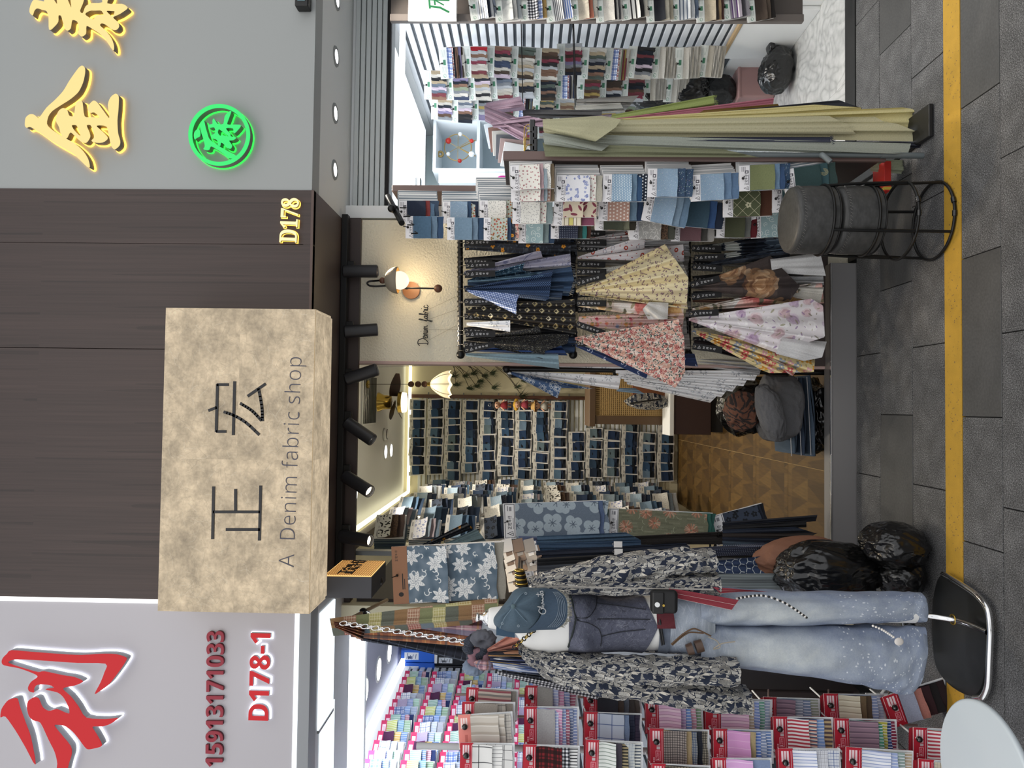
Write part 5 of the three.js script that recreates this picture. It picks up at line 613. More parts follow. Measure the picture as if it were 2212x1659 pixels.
{
  // wall rails of the denim shop
  const D = 3.41;
  for (const [i, x] of [994, 1237, 1486].entries()) {
    const t = thing('wall_rail', ['top black tube rail on the cream wall hung with dark cloth', 'middle black tube rail on the cream wall hung with flowered cloth', 'lowest black tube rail on the cream wall hung with large flowered cloth'][i], 'rail'), a = W(x, 470, D), b = W(x + 1, 766, D);
    part('tube', rod(a, b, 0.0125, 14), M.blackMetal, t); part('end_cap', ball(0.02, b.x, b.y, b.z), M.blackMetal, t);
    for (const y of [490, 755]) { const p = W(x, y, D); part('bracket', [rod(p, [p.x, p.y, -DS], 0.009), cyl(0.02, 0.02, 0.008, 0, 0, 0, 16).rotateX(PI / 2).translate(p.x, p.y, -DS + 0.004)], M.blackMetal, t); }
    const rings = []; for (let k = 0; k < 26; k++) { const p = W(x, 482 + k * 10.6, D); const g = cyl(0.0145, 0.0145, 0.007, 0, 0, 0, 14); g.rotateZ(PI / 2); g.translate(p.x, p.y, p.z); part('rail_ring', g, M.plasticBlack, t); }
  }
  const G = ['cloth lengths on the top wall rail', 'cloth lengths on the middle wall rail', 'cloth lengths on the lowest wall rail'];
  const tip = (x, y, w = 5) => [[x, y - w / 2], [x, y + w / 2]];
  const hang = (i, label, top, bot, d, mat, o) => cloth('hanging_cloth', label, 'hanging cloth', G[i], top, bot, 3.4 - d, mat, o);
  // plain lengths farther back on each rail
  const back = [['#31445f', '#6e747e', '#2a2c33', '#8c9aa8', '#4a5d7c', '#23252b', '#b8b4aa', '#2f3138', '#3c5478'], ['#d6d4d0', '#dcd9d2', '#c9c4bc', '#d8cfc8', '#dedcda', '#cfc6c4', '#d9d6d2', '#d2ccc8'], ['#3a4558', '#54504e', '#c8c2ba', '#3d3836', '#d8d0c8', '#8c7468', '#d4ccd0', '#c9c4bc']];
  const word = { '#31445f': 'blue', '#6e747e': 'grey', '#2a2c33': 'black', '#8c9aa8': 'pale blue', '#4a5d7c': 'denim blue', '#23252b': 'black', '#b8b4aa': 'sand', '#2f3138': 'charcoal', '#3c5478': 'slate blue' };
  for (let r = 0; r < 3; r++) back[r].forEach((c, k) => { const x = [1002, 1246, 1496][r], y = 500 + k * (r ? 33 : 30); hang(r, `narrow ${word[c] ?? 'plain'} length, ${ORD[k]} from right, behind others on the ${['top', 'middle', 'lowest'][r]} rail`, tip(x, y), [[x + 236 + (k % 3) * 5, y - 24], [x + 238 + (k % 2) * 8, y + 24]], 0.0, r ? COT(c) : DEN(c), { folds: 2, amp: 0.016, tag: [x + 2, y + 4, rr(-0.05, 0.05), 60], tagD: 3.355 }); });
  // top rail
  hang(0, 'navy cloth with mustard yellow flowers nearest the divider, top rail', tip(1004, 526, 26), [[1232, 503], [1234, 556]], 0.05, F.navyYellow, { folds: 2, tag: [1006, 524, 0.02] });
  hang(0, 'lilac grey cloth printed with sketchy figures, top rail', tip(1004, 588), [[1168, 540], [1172, 556], [1232, 548], [1234, 580]], 0.06, F.toile, { folds: 3, tag: [1006, 574, 0.05] });
  hang(0, 'pale grey lining length beside the lilac cloth, top rail', tip(1010, 596), [[1228, 556], [1234, 582]], 0.045, COT('#a9a8ac'), { folds: 2 });
  hang(0, 'ripped mid blue denim length with white threads, top rail', tip(1010, 612, 8), [[1232, 566], [1240, 604], [1228, 640]], 0.05, DEN('#4f6c92'), { folds: 3, fringe: COT('#d8d8d2') });
  hang(0, 'teal blue sequin cloth flaring over the blue mesh, top rail', tip(1010, 607), [[1133, 568], [1128, 584], [1172, 592], [1174, 604]], 0.1, F.sequin, { folds: 3, tag: [1006, 592, 0.03] });
  hang(0, 'sky blue edge cloth beneath the teal sequin cloth, top rail', tip(1012, 608, 4), [[1170, 588], [1176, 600]], 0.11, DEN('#86abc4'), { folds: 1, amp: 0.006 });
  hang(0, 'wide dark blue checked mesh cloth in the middle of top rail', tip(1006, 625), [[1196, 582], [1192, 596], [1186, 645], [1178, 650]], 0.11, F.mesh, { folds: 3, amp: 0.02 });
  hang(0, 'pointed light blue gingham cloth swinging left on top rail', tip(1010, 628), [[1122, 636], [1116, 652], [1115, 679]], 0.13, F.ginghamBlue, { folds: 1.5, amp: 0.01 });
  hang(0, 'steel blue plain length under the mesh cloth, top rail', tip(1020, 632), [[1218, 616], [1212, 654]], 0.07, DEN('#455a78'), { folds: 2 });
  hang(0, 'black cloth scattered with golden square appliques, top rail', tip(1006, 672, 16), [[1242, 646], [1244, 722]], 0.09, F.goldSquares, { folds: 2.5, amp: 0.012, tag: [1004, 652, 0.02] });
  hang(0, 'short white paint washed roll with dark end, top rail', tip(1008, 700, 6), [[1102, 692], [1102, 717]], 0.13, F.eyelet, { folds: 1, amp: 0.01, bulge: 0.03 });
  hang(0, 'black woven tweed cloth with loose threads, top rail', tip(1006, 734), [[1164, 706], [1170, 720], [1230, 722], [1226, 742], [1178, 758], [1172, 775]], 0.12, F.tweed, { folds: 3, amp: 0.02, tag: [1006, 722, 0.02] });
  hang(0, 'bright blue crinkled length near the left end of top rail', tip(1010, 756), [[1208, 740], [1226, 768]], 0.07, DEN('#3a5c9c'), { folds: 2 });
  hang(0, 'light blue denim length hanging last on the top rail', tip(1006, 766, 6), [[1206, 764], [1208, 797]], 0.1, DEN('#9fbccb'), { folds: 1, amp: 0.012, bulge: 0.03, tag: [1004, 757, 0.22, 66] });
  // middle rail
  hang(1, 'white cloth with rusty dots tucked against the divider, middle rail', tip(1250, 520), [[1470, 478], [1486, 520]], 0.05, F.donut, { folds: 3, tag: [1246, 524, 0.0] });
  hang(1, 'plain white length hanging behind the ring patterned cloth, middle rail', tip(1252, 530), [[1488, 496], [1488, 545]], 0.06, COT('#f2f2f4'), { folds: 3 });
  hang(1, 'white cloth with red rings and small bows, middle rail', tip(1248, 557), [[1395, 508], [1392, 536], [1476, 528], [1478, 565]], 0.1, F.donut, { folds: 3, amp: 0.02 });
  hang(1, 'cream length with tiny dark sprigs beside the ring cloth, middle rail', tip(1252, 588), [[1470, 555], [1486, 596]], 0.05, F.sprigGrey, { folds: 2, tag: [1246, 587, 0.0] });
  hang(1, 'large cream cloth covered in tiny mauve flowers, middle rail', tip(1244, 629), [[1437, 527], [1448, 545], [1487, 600], [1484, 654]], 0.15, F.ditsy, { folds: 3.2, amp: 0.018, bulge: 0.05, tag: [1246, 612, 0.28], tagD: 3.22 });
  hang(1, 'second fold of cream flowered cloth below the large one', tip(1252, 634), [[1482, 640], [1486, 668]], 0.1, F.ditsy, { folds: 1.5 });
  hang(1, 'beige cloth with big golden and pink roses, middle rail', tip(1248, 656, 12), [[1486, 652], [1478, 692], [1440, 690]], 0.08, F.bigRose, { folds: 2, tag: [1246, 655, 0.0], lining: [[[[1388, 668], [1402, 652]], [[1400, 690], [1442, 690], [1444, 654]], 3.28], COT('#f2f0ec')] });
  hang(1, 'pink pleated cloth with small roses and yellow sprigs, middle rail', tip(1250, 695, 22), [[1478, 672], [1474, 722]], 0.09, F.pinkRose, { folds: 5, amp: 0.016, tag: [1246, 700, -0.32] });
  hang(1, 'large coral pink cloth densely printed with leaves, middle rail', tip(1242, 731), [[1466, 690], [1478, 730], [1480, 806], [1459, 838]], 0.16, F.liberty, { folds: 2.6, amp: 0.018, bulge: 0.05 });
  hang(1, 'navy cloth with pale scrolls edging out under the coral one', tip(1244, 745, 8), [[1402, 800], [1396, 818]], 0.12, F.navyPrint, { folds: 1, amp: 0.008, tag: [1246, 742, 0.05, 50] });
  hang(1, 'navy scrolled corner showing below the coral cloth', tip(1440, 775, 20), [[1500, 764], [1508, 792]], 0.08, F.navyPrint, { folds: 1, amp: 0.01 });
  // lowest rail
  hang(2, 'white cloth with thin red twigs beside the stool, lowest rail', tip(1498, 512), [[1690, 490], [1690, 516]], 0.05, F.eyelet, { folds: 2, tag: [1492, 503, 0.02] });
  hang(2, 'dark blue cloth with white palm leaves, lowest rail', tip(1496, 538), [[1712, 500], [1714, 545]], 0.08, F.tropical, { folds: 3, tag: [1494, 536, -0.02] });
  hang(2, 'slate cloth with pale palm print edge, lowest rail', tip(1498, 560), [[1706, 526], [1706, 548]], 0.09, F.tropical, { folds: 2, tag: [1500, 557, 0.05] });
  hang(2, 'slate blue cloth with black stars, lowest rail', tip(1494, 577), [[1708, 530], [1706, 556]], 0.1, F.stars, { folds: 2, tag: [1496, 577, -0.05] });
  hang(2, 'charcoal cloth with a huge orange blossom, lowest rail', tip(1492, 620), [[1664, 552], [1690, 580], [1728, 618], [1704, 653]], 0.14, F.charcoalRose, { folds: 2, amp: 0.016, bulge: 0.05, tag: [1492, 616, 0.24] , lining: [[[[1664, 560], [1668, 590]], [[1772, 546], [1784, 596]], 3.23], COT('#f5f6f7')] });
  hang(2, 'white flannel back folded beneath the charcoal blossom cloth', [[1690, 596], [1705, 612]], [[1778, 594], [1780, 616]], 0.09, COT('#f4f5f6'), { folds: 1 });
  hang(2, 'cream cloth with faint leaf sprays, lowest rail', tip(1496, 668), [[1722, 614], [1776, 612], [1780, 655]], 0.1, F.bigRose, { folds: 2, u0: 0.2, tag: [1494, 641, 0.1], lining: [[[[1706, 640], [1716, 618]], [[1772, 655], [1780, 620]], 3.27], COT('#f2eee4')] });
  hang(2, 'orange rust flowered strip next to the cream spray cloth', tip(1496, 650), [[1690, 640], [1690, 660]], 0.08, COT('#8c6250'), { folds: 1.5 });
  hang(2, 'large white cloth with watercolour lilac roses, lowest rail', tip(1488, 690), [[1752, 645], [1778, 660], [1782, 728], [1676, 762]], 0.17, F.watercolor, { folds: 2.2, amp: 0.018, bulge: 0.05, tag: [1488, 678, 0.06], lining: [[[[1676, 764], [1690, 730]], [[1736, 780], [1776, 772], [1786, 738]], 3.19], COT('#f6f6f7')] });
  hang(2, 'yellow cloth with red and orange flowers swinging left, lowest rail', tip(1494, 714), [[1762, 766], [1758, 804], [1662, 806], [1646, 800]], 0.13, F.yellowFloral, { folds: 3, amp: 0.02, tag: [1496, 748, -0.12] });
  hang(2, 'white and rose scrap of cloth below the yellow flowered one', tip(1660, 770, 20), [[1734, 786], [1712, 812], [1690, 800]], 0.12, F.pinkRose, { folds: 2 });
  hang(2, 'black brown folded lengths gathered at the left of lowest rail', tip(1500, 742, 16), [[1600, 745], [1600, 775]], 0.06, COT('#3a3034'), { folds: 3 });
}
{
  // free standing rack with white eyelet lengths
  const D = 3.55, t = thing('garment_rack', 'black tube rack post carrying white embroidered cloth', 'rack'), a = W(1094, 797, D), f = W(1790, 797, D);
  part('post', rod([a.x, a.y, a.z], [a.x, 0.02, a.z], 0.0125, 14), M.blackMetal, t); part('rail', rod([a.x, a.y, a.z], [a.x, a.y, a.z - 0.75], 0.0125, 14), M.blackMetal, t); part('corner', ball(0.02, a.x, a.y, a.z), M.blackMetal, t); part('post', rod([a.x, a.y, a.z - 0.75], [a.x, 0.02, a.z - 0.75], 0.0125, 14), M.blackMetal, t);
  const G = 'white embroidered lengths on the black rack';
  const E = (label, top, bot, d, mat, o) => { const g = cloth('hanging_cloth', label, 'hanging cloth', G, top, bot, D - d, mat, o), p = W(...polyAt(top, 0.5), D - d); part('hanger', rod(p.clone().add(V(0, -0.004, 0)), [a.x, p.y + 0.012, a.z], 0.0035, 6), M.blackMetal, g); };
  part('rail', rod(W(1326, 797, D), W(1332, 836, D + 0.12), 0.01, 12), M.blackMetal, t);
  E('white eyelet length with cut hem hanging first on the rack', [[1096, 800], [1097, 808]], [[1342, 812], [1336, 842], [1318, 838]], -0.02, F.eyelet, { folds: 2 });
  E('blue denim eyelet cloth with white flower cut-outs on the rack', [[1104, 803], [1104, 808]], [[1284, 840], [1212, 838], [1204, 860]], 0.02, F.eyeletBlue, { folds: 2, amp: 0.012 });
  for (let k = 0; k < 5; k++) E(`white embroidered length, ${ORD[k]} of the pleated row under the coral cloth`, [[1330 + k * 6, 800 + k * 5], [1330 + k * 6, 806 + k * 6]], [[1640 - k * 22, 800 + k * 13], [1630 - k * 24, 822 + k * 12]], 0.03 - k * 0.02, F.eyelet, { folds: 2, amp: 0.012, u0: k * 0.05 });
  E('white plain length hanging between rack and lowest wall rail', [[1500, 770], [1500, 790]], [[1650, 775], [1640, 812]], 0.04, COT('#f2f2f4'), { folds: 3 });
  E('white eyelet length behind the light blue denim length', [[1200, 770], [1200, 795]], [[1400, 765], [1400, 800]], 0.0, F.eyelet, { folds: 4 });
  cloth('hanging_cloth', 'pale blue cloth corner below the white rack lengths', 'hanging cloth', G, [[1330, 845], [1340, 838]], [[1394, 852], [1372, 838]], 3.4, DEN('#8fa6b6'), { folds: 1, amp: 0.006 });
}
{
  // long plain lengths on the rack in front of the shop on the right
  const t = thing('garment_rack', 'black rail rack of long plain lengths with grey stand pole', 'rack'), p = W(1140, 330, 2.86), q = W(1148, 268, 3.2);
  part('rail', rod(p, [p.x, p.y, p.z - 0.7], 0.014, 14), M.blackMetal, t); part('end_cap', ball(0.018, p.x, p.y, p.z), M.blackMetal, t);
  const b = W(2012, 290, 2.78); part('base_board', boxAB([b.x - 0.015, 0.003, -2.76], [b.x + 0.11, 0.02, -3.4], 0.004), M.black, t); part('post', rod([p.x, p.y, p.z - 0.68], [p.x, 0.02, p.z - 0.68], 0.014), M.blackMetal, t);
  const c0 = W(1566, 334, 2.84), c1 = W(2012, 340, 2.8); part('stand_pole', [rod(c0, [c0.x, 0.02, c0.z], 0.0095, 12), rod([c0.x, c0.y - 0.5, c0.z], [c0.x, 0.16, c0.z], 0.0115, 12)], S('#6c7476', 0.45, { metalness: 0.3 }), t); part('pole_hook', tube([[c0.x, c0.y, c0.z], [c0.x - 0.012, c0.y + 0.004, c0.z + 0.03], [c0.x - 0.04, c0.y - 0.02, c0.z + 0.04]], 0.011, 10, 8), S('#6c7476', 0.45), t);
  const coil = []; for (let k = 0; k < 9; k++) coil.push(torus(0.017, 0.004, 0, 0, 0, 6, 16, false).rotateX(0.2).translate(p.x, p.y, p.z - 0.02 - k * 0.02)); part('coil_wrap', coil, M.plasticBlack, t);
  const G = 'long plain lengths on the street rack';
  const L = (label, top, bot, D, c, o = {}) => cloth('hanging_cloth', label, 'hanging cloth', G, top, bot, D, COT(c), { nt: 22, bulge: 0.012, ...o, folds: 1.8, amp: Math.min(o.amp ?? 0.005, 0.008) });
  L('lime green length with frayed edge at the back of rack', [[1250, 262], [1255, 276]], [[1541, 206], [1545, 240]], 3.12, '#a8b86c', { fringe: COT('#a8b86c') });
  L('dusty pink length behind the yellow ones on the rack', [[1250, 266], [1255, 280]], [[1672, 211], [1668, 240]], 3.08, '#c87a8c');
  L('lilac short edge showing by the rose length on rack', [[1240, 255], [1245, 268]], [[1322, 246], [1318, 262]], 3.1, '#b8a8c0');
  L('mustard brown length with cut top edge on the rack', [[1520, 238], [1500, 250]], [[1680, 224], [1690, 240], [1660, 250]], 3.05, '#86682e');
  L('dark navy length behind the yellow ones on the rack', [[1560, 240], [1560, 255]], [[1812, 216], [1862, 234], [1850, 256]], 3.04, '#33363f');
  L('butter yellow length reaching lowest on the street rack', [[1230, 262], [1235, 280]], [[1950, 232], [2022, 243], [2014, 262], [1986, 279]], 2.92, '#fbefae', { folds: 3, amp: 0.014 });
  L('second butter yellow length with stepped corners on the rack', [[1260, 262], [1265, 280]], [[1760, 226], [1860, 232], [1862, 250], [1900, 262]], 2.96, '#f6e8a4', { folds: 3 });
  L('khaki cream length with zigzag torn hem on the rack', [[1174, 264], [1176, 290]], [[1890, 252], [1908, 262], [1940, 268], [1980, 284], [2004, 288], [2000, 306]], 2.88, '#e2dcb4', { folds: 4, amp: 0.014 });
  L('second khaki length folded in steps on the rack', [[1200, 262], [1205, 285]], [[1790, 250], [1830, 268], [1850, 290]], 2.86, '#dad4ae', { folds: 3 });
  L('short khaki drape bunched over the rack top', [[1172, 258], [1174, 284]], [[1300, 250], [1342, 258], [1330, 275], [1286, 306], [1240, 296]], 2.83, '#d4d0aa', { folds: 3, amp: 0.022, bulge: 0.05, fringe: COT('#d4d0aa') });
  L('navy denim length with frayed end between khaki and grey ones', [[1300, 296], [1305, 306]], [[1792, 296], [1796, 312]], 2.85, '#43475a', { folds: 1, fringe: COT('#43475a') });
  L('darker navy tail below the frayed denim on the rack', [[1780, 304], [1780, 312]], [[1996, 308], [1990, 320]], 2.87, '#2f3342', { folds: 1 });
  L('grey green length with frayed tip on the rack', [[1172, 288], [1176, 312]], [[1968, 310], [1962, 330], [1900, 334]], 2.84, '#b6bcb0', { folds: 3 });
  L('short grey green drape over the rack beside the khaki one', [[1172, 286], [1176, 312]], [[1316, 314], [1300, 326], [1270, 324]], 2.82, '#b8beb2', { folds: 2, bulge: 0.04 });
  L('olive length nearest the divider on the street rack', [[1172, 308], [1178, 338]], [[1560, 322], [1640, 340]], 2.83, '#979a7a', { folds: 3 });
  L('pale green wide length bottom showing below the divider', [[1880, 345], [1880, 370]], [[1984, 346], [1986, 362], [1978, 378]], 3.0, '#c2c9aa', { folds: 2 });
  for (let k = 0; k < 5; k++) { const a = W(1150 + (k % 2) * 5, 272 + k * 14, 2.9), g = thing('clip_hanger', `black clip hanger, ${ORD[k]} from the right on the street rack`, 'hanger', [0, 0, 0], 'clip hangers on the street rack'); part('clip', box(0.05, 0.022, 0.012, a.x, a.y, a.z, 0.004), M.plasticBlack, g); part('hook', tube([a, a.clone().add(V(0, 0.03, 0)), [p.x, p.y + 0.014, a.z]], 0.002, 8, 5), M.brass, g); }
  const rb = thing('sample_box', 'red and yellow box lying at the foot of divider', 'box'), z = W(1905, 388, 3.0); part('carton', box(0.12, 0.028, 0.1, z.x, z.y, z.z, 0.003).rotateZ(0), S('#b82a22', 0.5), rb); part('band', box(0.012, 0.029, 0.101, z.x - 0.05, z.y, z.z), S('#c0a83c', 0.5), rb);
}
{
  // garments and scraps hanging in the shop on the right
  const L = (label, top, bot, D, c, o = {}) => { const g = cloth('hanging_garment', label, 'garment', undefined, top, bot, D, COT(c), { folds: 2, amp: 0.014, bulge: 0.04, ...o }), p = W(...polyAt(top, 0.5), D); part('hook', rod(p, [2.125, p.y + 0.02, p.z - 0.02], 0.003, 6), M.blackMetal, g); };
  const bl = thing('blouse', 'lilac pink blouse hanging at the end of right slat wall', 'blouse'), pk = COT('#b39ab0');
  part('body', clothGeo([[1046, 226], [1048, 262]], [[1128, 258], [1140, 280], [1132, 304], [1118, 300]], 3.75, { folds: 3, amp: 0.014, bulge: 0.05 }), pk, bl); part('sleeve', clothGeo([[1050, 222], [1052, 246]], [[1124, 208], [1136, 238]], 3.78, { folds: 2, amp: 0.012, bulge: 0.05 }), pk, bl); part('sleeve', clothGeo([[1058, 262], [1066, 276]], [[1140, 250], [1192, 262], [1190, 274]], 3.72, { folds: 2, bulge: 0.04 }), pk, bl);
  L('grey trousers hanging beside the lilac blouse', [[1130, 236], [1130, 254]], [[1300, 238], [1300, 256]], 3.8, '#54555a');
  L('pale grey patterned cloth bundle behind the lime green length', [[1245, 214], [1245, 228]], [[1380, 206], [1350, 240]], 3.9, '#9a9a98');
  L('white lace cloth hanging under the colour cards', [[1240, 228], [1245, 246]], [[1340, 222], [1352, 244]], 3.85, '#b8bab6', {});
}
// ============================================================ bags, bundles
function blob(w, h, d, o = {}) {                                   // slack sack standing on y = 0: creased, gathered at the top
  const g = new THREE.IcosahedronGeometry(1, o.det ?? 28), p = g.attributes.position, s = o.seed ?? 1, v = V(0, 0, 0);
  for (let i = 0; i < p.count; i++) {
    v.fromBufferAttribute(p, i); const a = Math.atan2(v.z, v.x), q = v.clone();
    const fat = Math.sign(v.y) * Math.abs(v.y) ** (o.sq ?? 0.8); const sxz = v.y > 0 ? 1 - (o.neck ?? 0.35) * v.y ** 2 : 1 - 0.12 * v.y ** 2;
    const ridge = (k, m) => 1 - Math.abs(noise.noise(v.x * k + s * 7, v.y * k * m + s * 3, v.z * k + s));
    const c = 1 + (o.crease ?? 1) * (0.16 * (ridge(1.5, 1) - 0.8) + 0.07 * (ridge(3.1, 1) - 0.8) + 0.035 * (ridge(8, 0.8) - 0.8) + 0.015 * (ridge(18, 0.8) - 0.8)) + 0.1 * noise.noise(v.x * 1.3 + s, v.y * 1.3, v.z * 1.3);
    p.setXYZ(i, q.x * sxz * c * w / 2, Math.max(-0.46, fat * 0.5 * c + (o.lean ?? 0) * q.x * 0.2) * h + h * 0.46, q.z * sxz * c * d / 2);
  }
  const m = new THREE.SphereGeometry(0.001, 3, 2); g.deleteAttribute('uv'); g.setAttribute('uv', new THREE.Float32BufferAttribute(Array.from({ length: p.count * 2 }, (_, k) => k % 2 ? p.getY(k >> 1) : p.getX(k >> 1) + p.getZ(k >> 1)), 2));
  return smoothNormals(g);
}
function smoothNormals(g) { const p = g.attributes.position, m = new Map(), idx = [], out = []; const uv = g.attributes.uv, ou = []; for (let i = 0; i < p.count; i++) { const k = [p.getX(i), p.getY(i), p.getZ(i)].map((q) => Math.round(q * 2e5)).join(); if (!m.has(k)) { m.set(k, out.length / 3); out.push(p.getX(i), p.getY(i), p.getZ(i)); ou.push(uv.getX(i), uv.getY(i)); } idx.push(m.get(k)); } const q = new THREE.BufferGeometry(); q.setAttribute('position', new THREE.Float32BufferAttribute(out, 3)); q.setAttribute('uv', new THREE.Float32BufferAttribute(ou, 2)); q.setIndex(idx); q.computeVertexNormals(); return q; }
function bag(label, b, D, o = {}) {                                // b: box in the photograph
  const w = (b[3] - b[1]) * PX(D), h = (b[2] - b[0]) * PX(D), p = W(b[2], (b[1] + b[3]) / 2, D), t = thing(o.name ?? 'plastic_bag', label, 'bag', [p.x, o.y ?? Math.max(0.002, p.y), p.z - (o.back ?? 0)]);
  t.rotation.z = o.rz ?? 0; part('body', blob(w * 1.06, h * 1.04, o.d ?? w * 0.8, o), o.mat ?? M.plasticBlack, t);
  if (o.knot) part('knot', blob(w * 0.3, h * 0.22, w * 0.3, { seed: o.seed + 3, det: 10, neck: -0.6 }).translate(o.knot[0] * w, h * o.knot[1], w * 0.1), o.mat ?? M.plasticBlack, t);
  return t;
}
function roll(w, h, d, turns = 2.2) { return surf((s, t) => { const a = s * turns * 2 * PI, r = 0.15 + 0.85 * s; return [(t - 0.5) * w * (1 + 0.03 * Math.sin(s * 20)), r * h / 2 * Math.sin(a) * (1 + 0.06 * Math.sin(t * 9 + s * 7)) + h / 2, r * d / 2 * Math.cos(a)]; }, 60, 10, (s, t) => [t * w, s * turns * h * 2]); }
{
  bag('small black rubbish bag alone on the pale marble floor', [1640, 100, 1712, 196], 4.24, { y: 0.004, seed: 2, knot: [0.5, 0.5], lean: -0.5, rz: 0.12 });
  bag('shiny black bag topmost of the heap behind the lime length', [1378, 158, 1476, 234], 4.62, { y: 0.62, seed: 4, knot: [0, 0.95] });
  bag('shiny black bag in the middle of the heap behind the lengths', [1440, 152, 1545, 236], 4.6, { y: 0.38, seed: 6 });
  bag('dull grey black sack lowest of the heap above the pink bin', [1530, 164, 1604, 232], 4.6, { y: 0.235, seed: 9, mat: P('#1d1f21', 0.35) });
  const pb = W(1590, 188, 4.62), bin = thing('storage_bin', 'dusty pink plastic bin under the heap of black bags', 'bin', [pb.x, 0.003, pb.z - 0.02]); part('body', new RoundedBoxGeometry(0.2, 0.22, 0.22, 3, 0.015).translate(0, 0.11, 0), P('#b58f8c', 0.5), bin); part('rim', box(0.215, 0.016, 0.235, 0, 0.22, 0, 0.005), P('#b58f8c', 0.5), bin);
  const wb = WF(1735, 105), cb = thing('floor_box', 'white low wooden hatch board with tan edge by the slat wall', 'board', [2.08, 0.002, -4.1]); part('board', box(0.02, 0.36, 0.55, 0.018, 0.18, 0, 0.004), M.white, cb); part('top_trim', box(0.024, 0.02, 0.56, 0.016, 0.37, 0, 0.004), S('#b49a74', 0.6), cb);
  // denim shop: bags and folded cloth by the threshold
  bag('open black bag holding brown and black striped cloth', [1528, 820, 1640, 940], 3.72, { name: 'plastic_bag', y: 0.30, seed: 12, crease: 1.3 });
  const tg = W(1600, 888, 3.55), tc = thing('cloth_bundle', 'brown cloth bundle with black stripes inside the open bag', 'cloth', [tg.x, tg.y - 0.09, tg.z - 0.02]); part('body', blob(0.19, 0.17, 0.16, { seed: 5, crease: 1.4, neck: 0.1, det: 18 }), F.tiger, tc);
  const D = 3.68, fold = (label, b, D, mat, o = {}) => { const w = (b[3] - b[1]) * PX(D), h = (b[2] - b[0]) * PX(D), p = W(b[2], (b[1] + b[3]) / 2, D), t = thing('folded_cloth', label, 'cloth', [p.x, p.y, p.z - 0.04]); const n = o.n ?? 3; for (let k = 0; k < n; k++) { const y0 = h * k / n, hh = h / n * 0.98; const g = surf((s, u) => { const a = u * PI * 2, e = 0.85 + 0.15 * Math.sin(s * PI); const wv = 1 + 0.05 * Math.sin(7 * s + k * 2 + u * 3); return [(s - 0.5) * w * (1 - 0.05 * k), y0 + hh / 2 + hh / 2 * Math.sign(Math.sin(a)) * Math.abs(Math.sin(a)) ** 0.8 * wv + 0.05 * h * Math.sin(s * 3 + k), (o.d ?? 0.16) * Math.sign(Math.cos(a)) * Math.abs(Math.cos(a)) ** 0.8 * e * (1 + 0.08 * Math.sin(6 * s + u * 5 + k))]; }, 24, 24, (s, u) => [s * w, u * hh * 2]); const m = part('fold', g, mat[k % mat.length], t); if (o.edge) { const e = tube([[-w * 0.48, y0 + hh * 0.96, (o.d ?? 0.16) * 0.9], [0, y0 + hh * 0.98 + 0.02 * h, (o.d ?? 0.16) * 1.0], [w * 0.48, y0 + hh * 0.9, (o.d ?? 0.16) * 0.9]], 0.0022, 16, 5); part('selvedge', e, COT('#d8d8da'), m); } } t.rotation.z = o.rz ?? 0; return t; };
  bag('grey felt cloth heaped over the folded denim by the threshold', [1636, 812, 1724, 948], 3.6, { name: 'cloth_heap', seed: 61, mat: COT('#77777a'), crease: 0.7, sq: 0.55, neck: 0.05, d: 0.3 });
  bag('twisted roll of grey felt lying on the grey heap', [1636, 828, 1690, 946], 3.42, { name: 'cloth_roll', seed: 64, mat: COT('#6f6f72'), crease: 1.1, sq: 0.8, neck: 0.1, d: 0.12, rz: 0.28 });
  fold('blue denim folded with white selvedge edges by the threshold', [1690, 812, 1750, 982], 3.66, [DEN('#56687c'), DEN('#3c4c62'), DEN('#56687c')], { n: 3, d: 0.15, edge: true, rz: 0.06 });
  bag('black plastic bag lowest under the folded denim', [1716, 826, 1780, 972], 3.74, { y: 0.004, seed: 15, crease: 1.4, d: 0.3 });
  // in front of the left side
  bag('large black bag leaning behind the mannequin jeans', [1738, 1176, 1955, 1300], 2.93, { y: 0.14, seed: 21, crease: 1.3, neck: 0.2, d: 0.26 });
  bag('crumpled black bag lying on the paving beside the metal threshold', [1862, 1134, 1995, 1225], 2.84, { y: 0.005, seed: 24, crease: 1.3, d: 0.24 });
  bag('smaller black bag wedged between the two larger ones', [1900, 1200, 1996, 1290], 2.86, { y: 0.005, seed: 26, d: 0.2 });
  bag('rust brown cloth bag resting on top of the black bag', [1630, 1154, 1816, 1242], 3.02, { name: 'cloth_bag', seed: 31, mat: S('#7c5440', 0.75, D2), crease: 0.7, neck: 0.1, d: 0.18, rz: 0.1 });
  const br = W(1992, 1262, 2.78), tb = thing('rack_base', 'thick black tube foot with wheel on paving beside black bags', 'rack foot'); const e0 = W(1986, 1196, 2.86), e1 = W(1990, 1410, 2.8); part('tube', rod([e0.x, 0.075, e0.z], [e1.x, 0.075, e1.z], 0.024, 16), M.plasticBlack, tb); part('caster', cyl(0.02, 0.02, 0.018, 0, 0, 0, 16).rotateX(PI / 2).translate(e0.x + 0.03, 0.024, e0.z + 0.0), M.steel, tb); part('caster_fork', box(0.02, 0.04, 0.03, e0.x + 0.03, 0.05, e0.z, 0.004), M.blackMetal, tb);
}
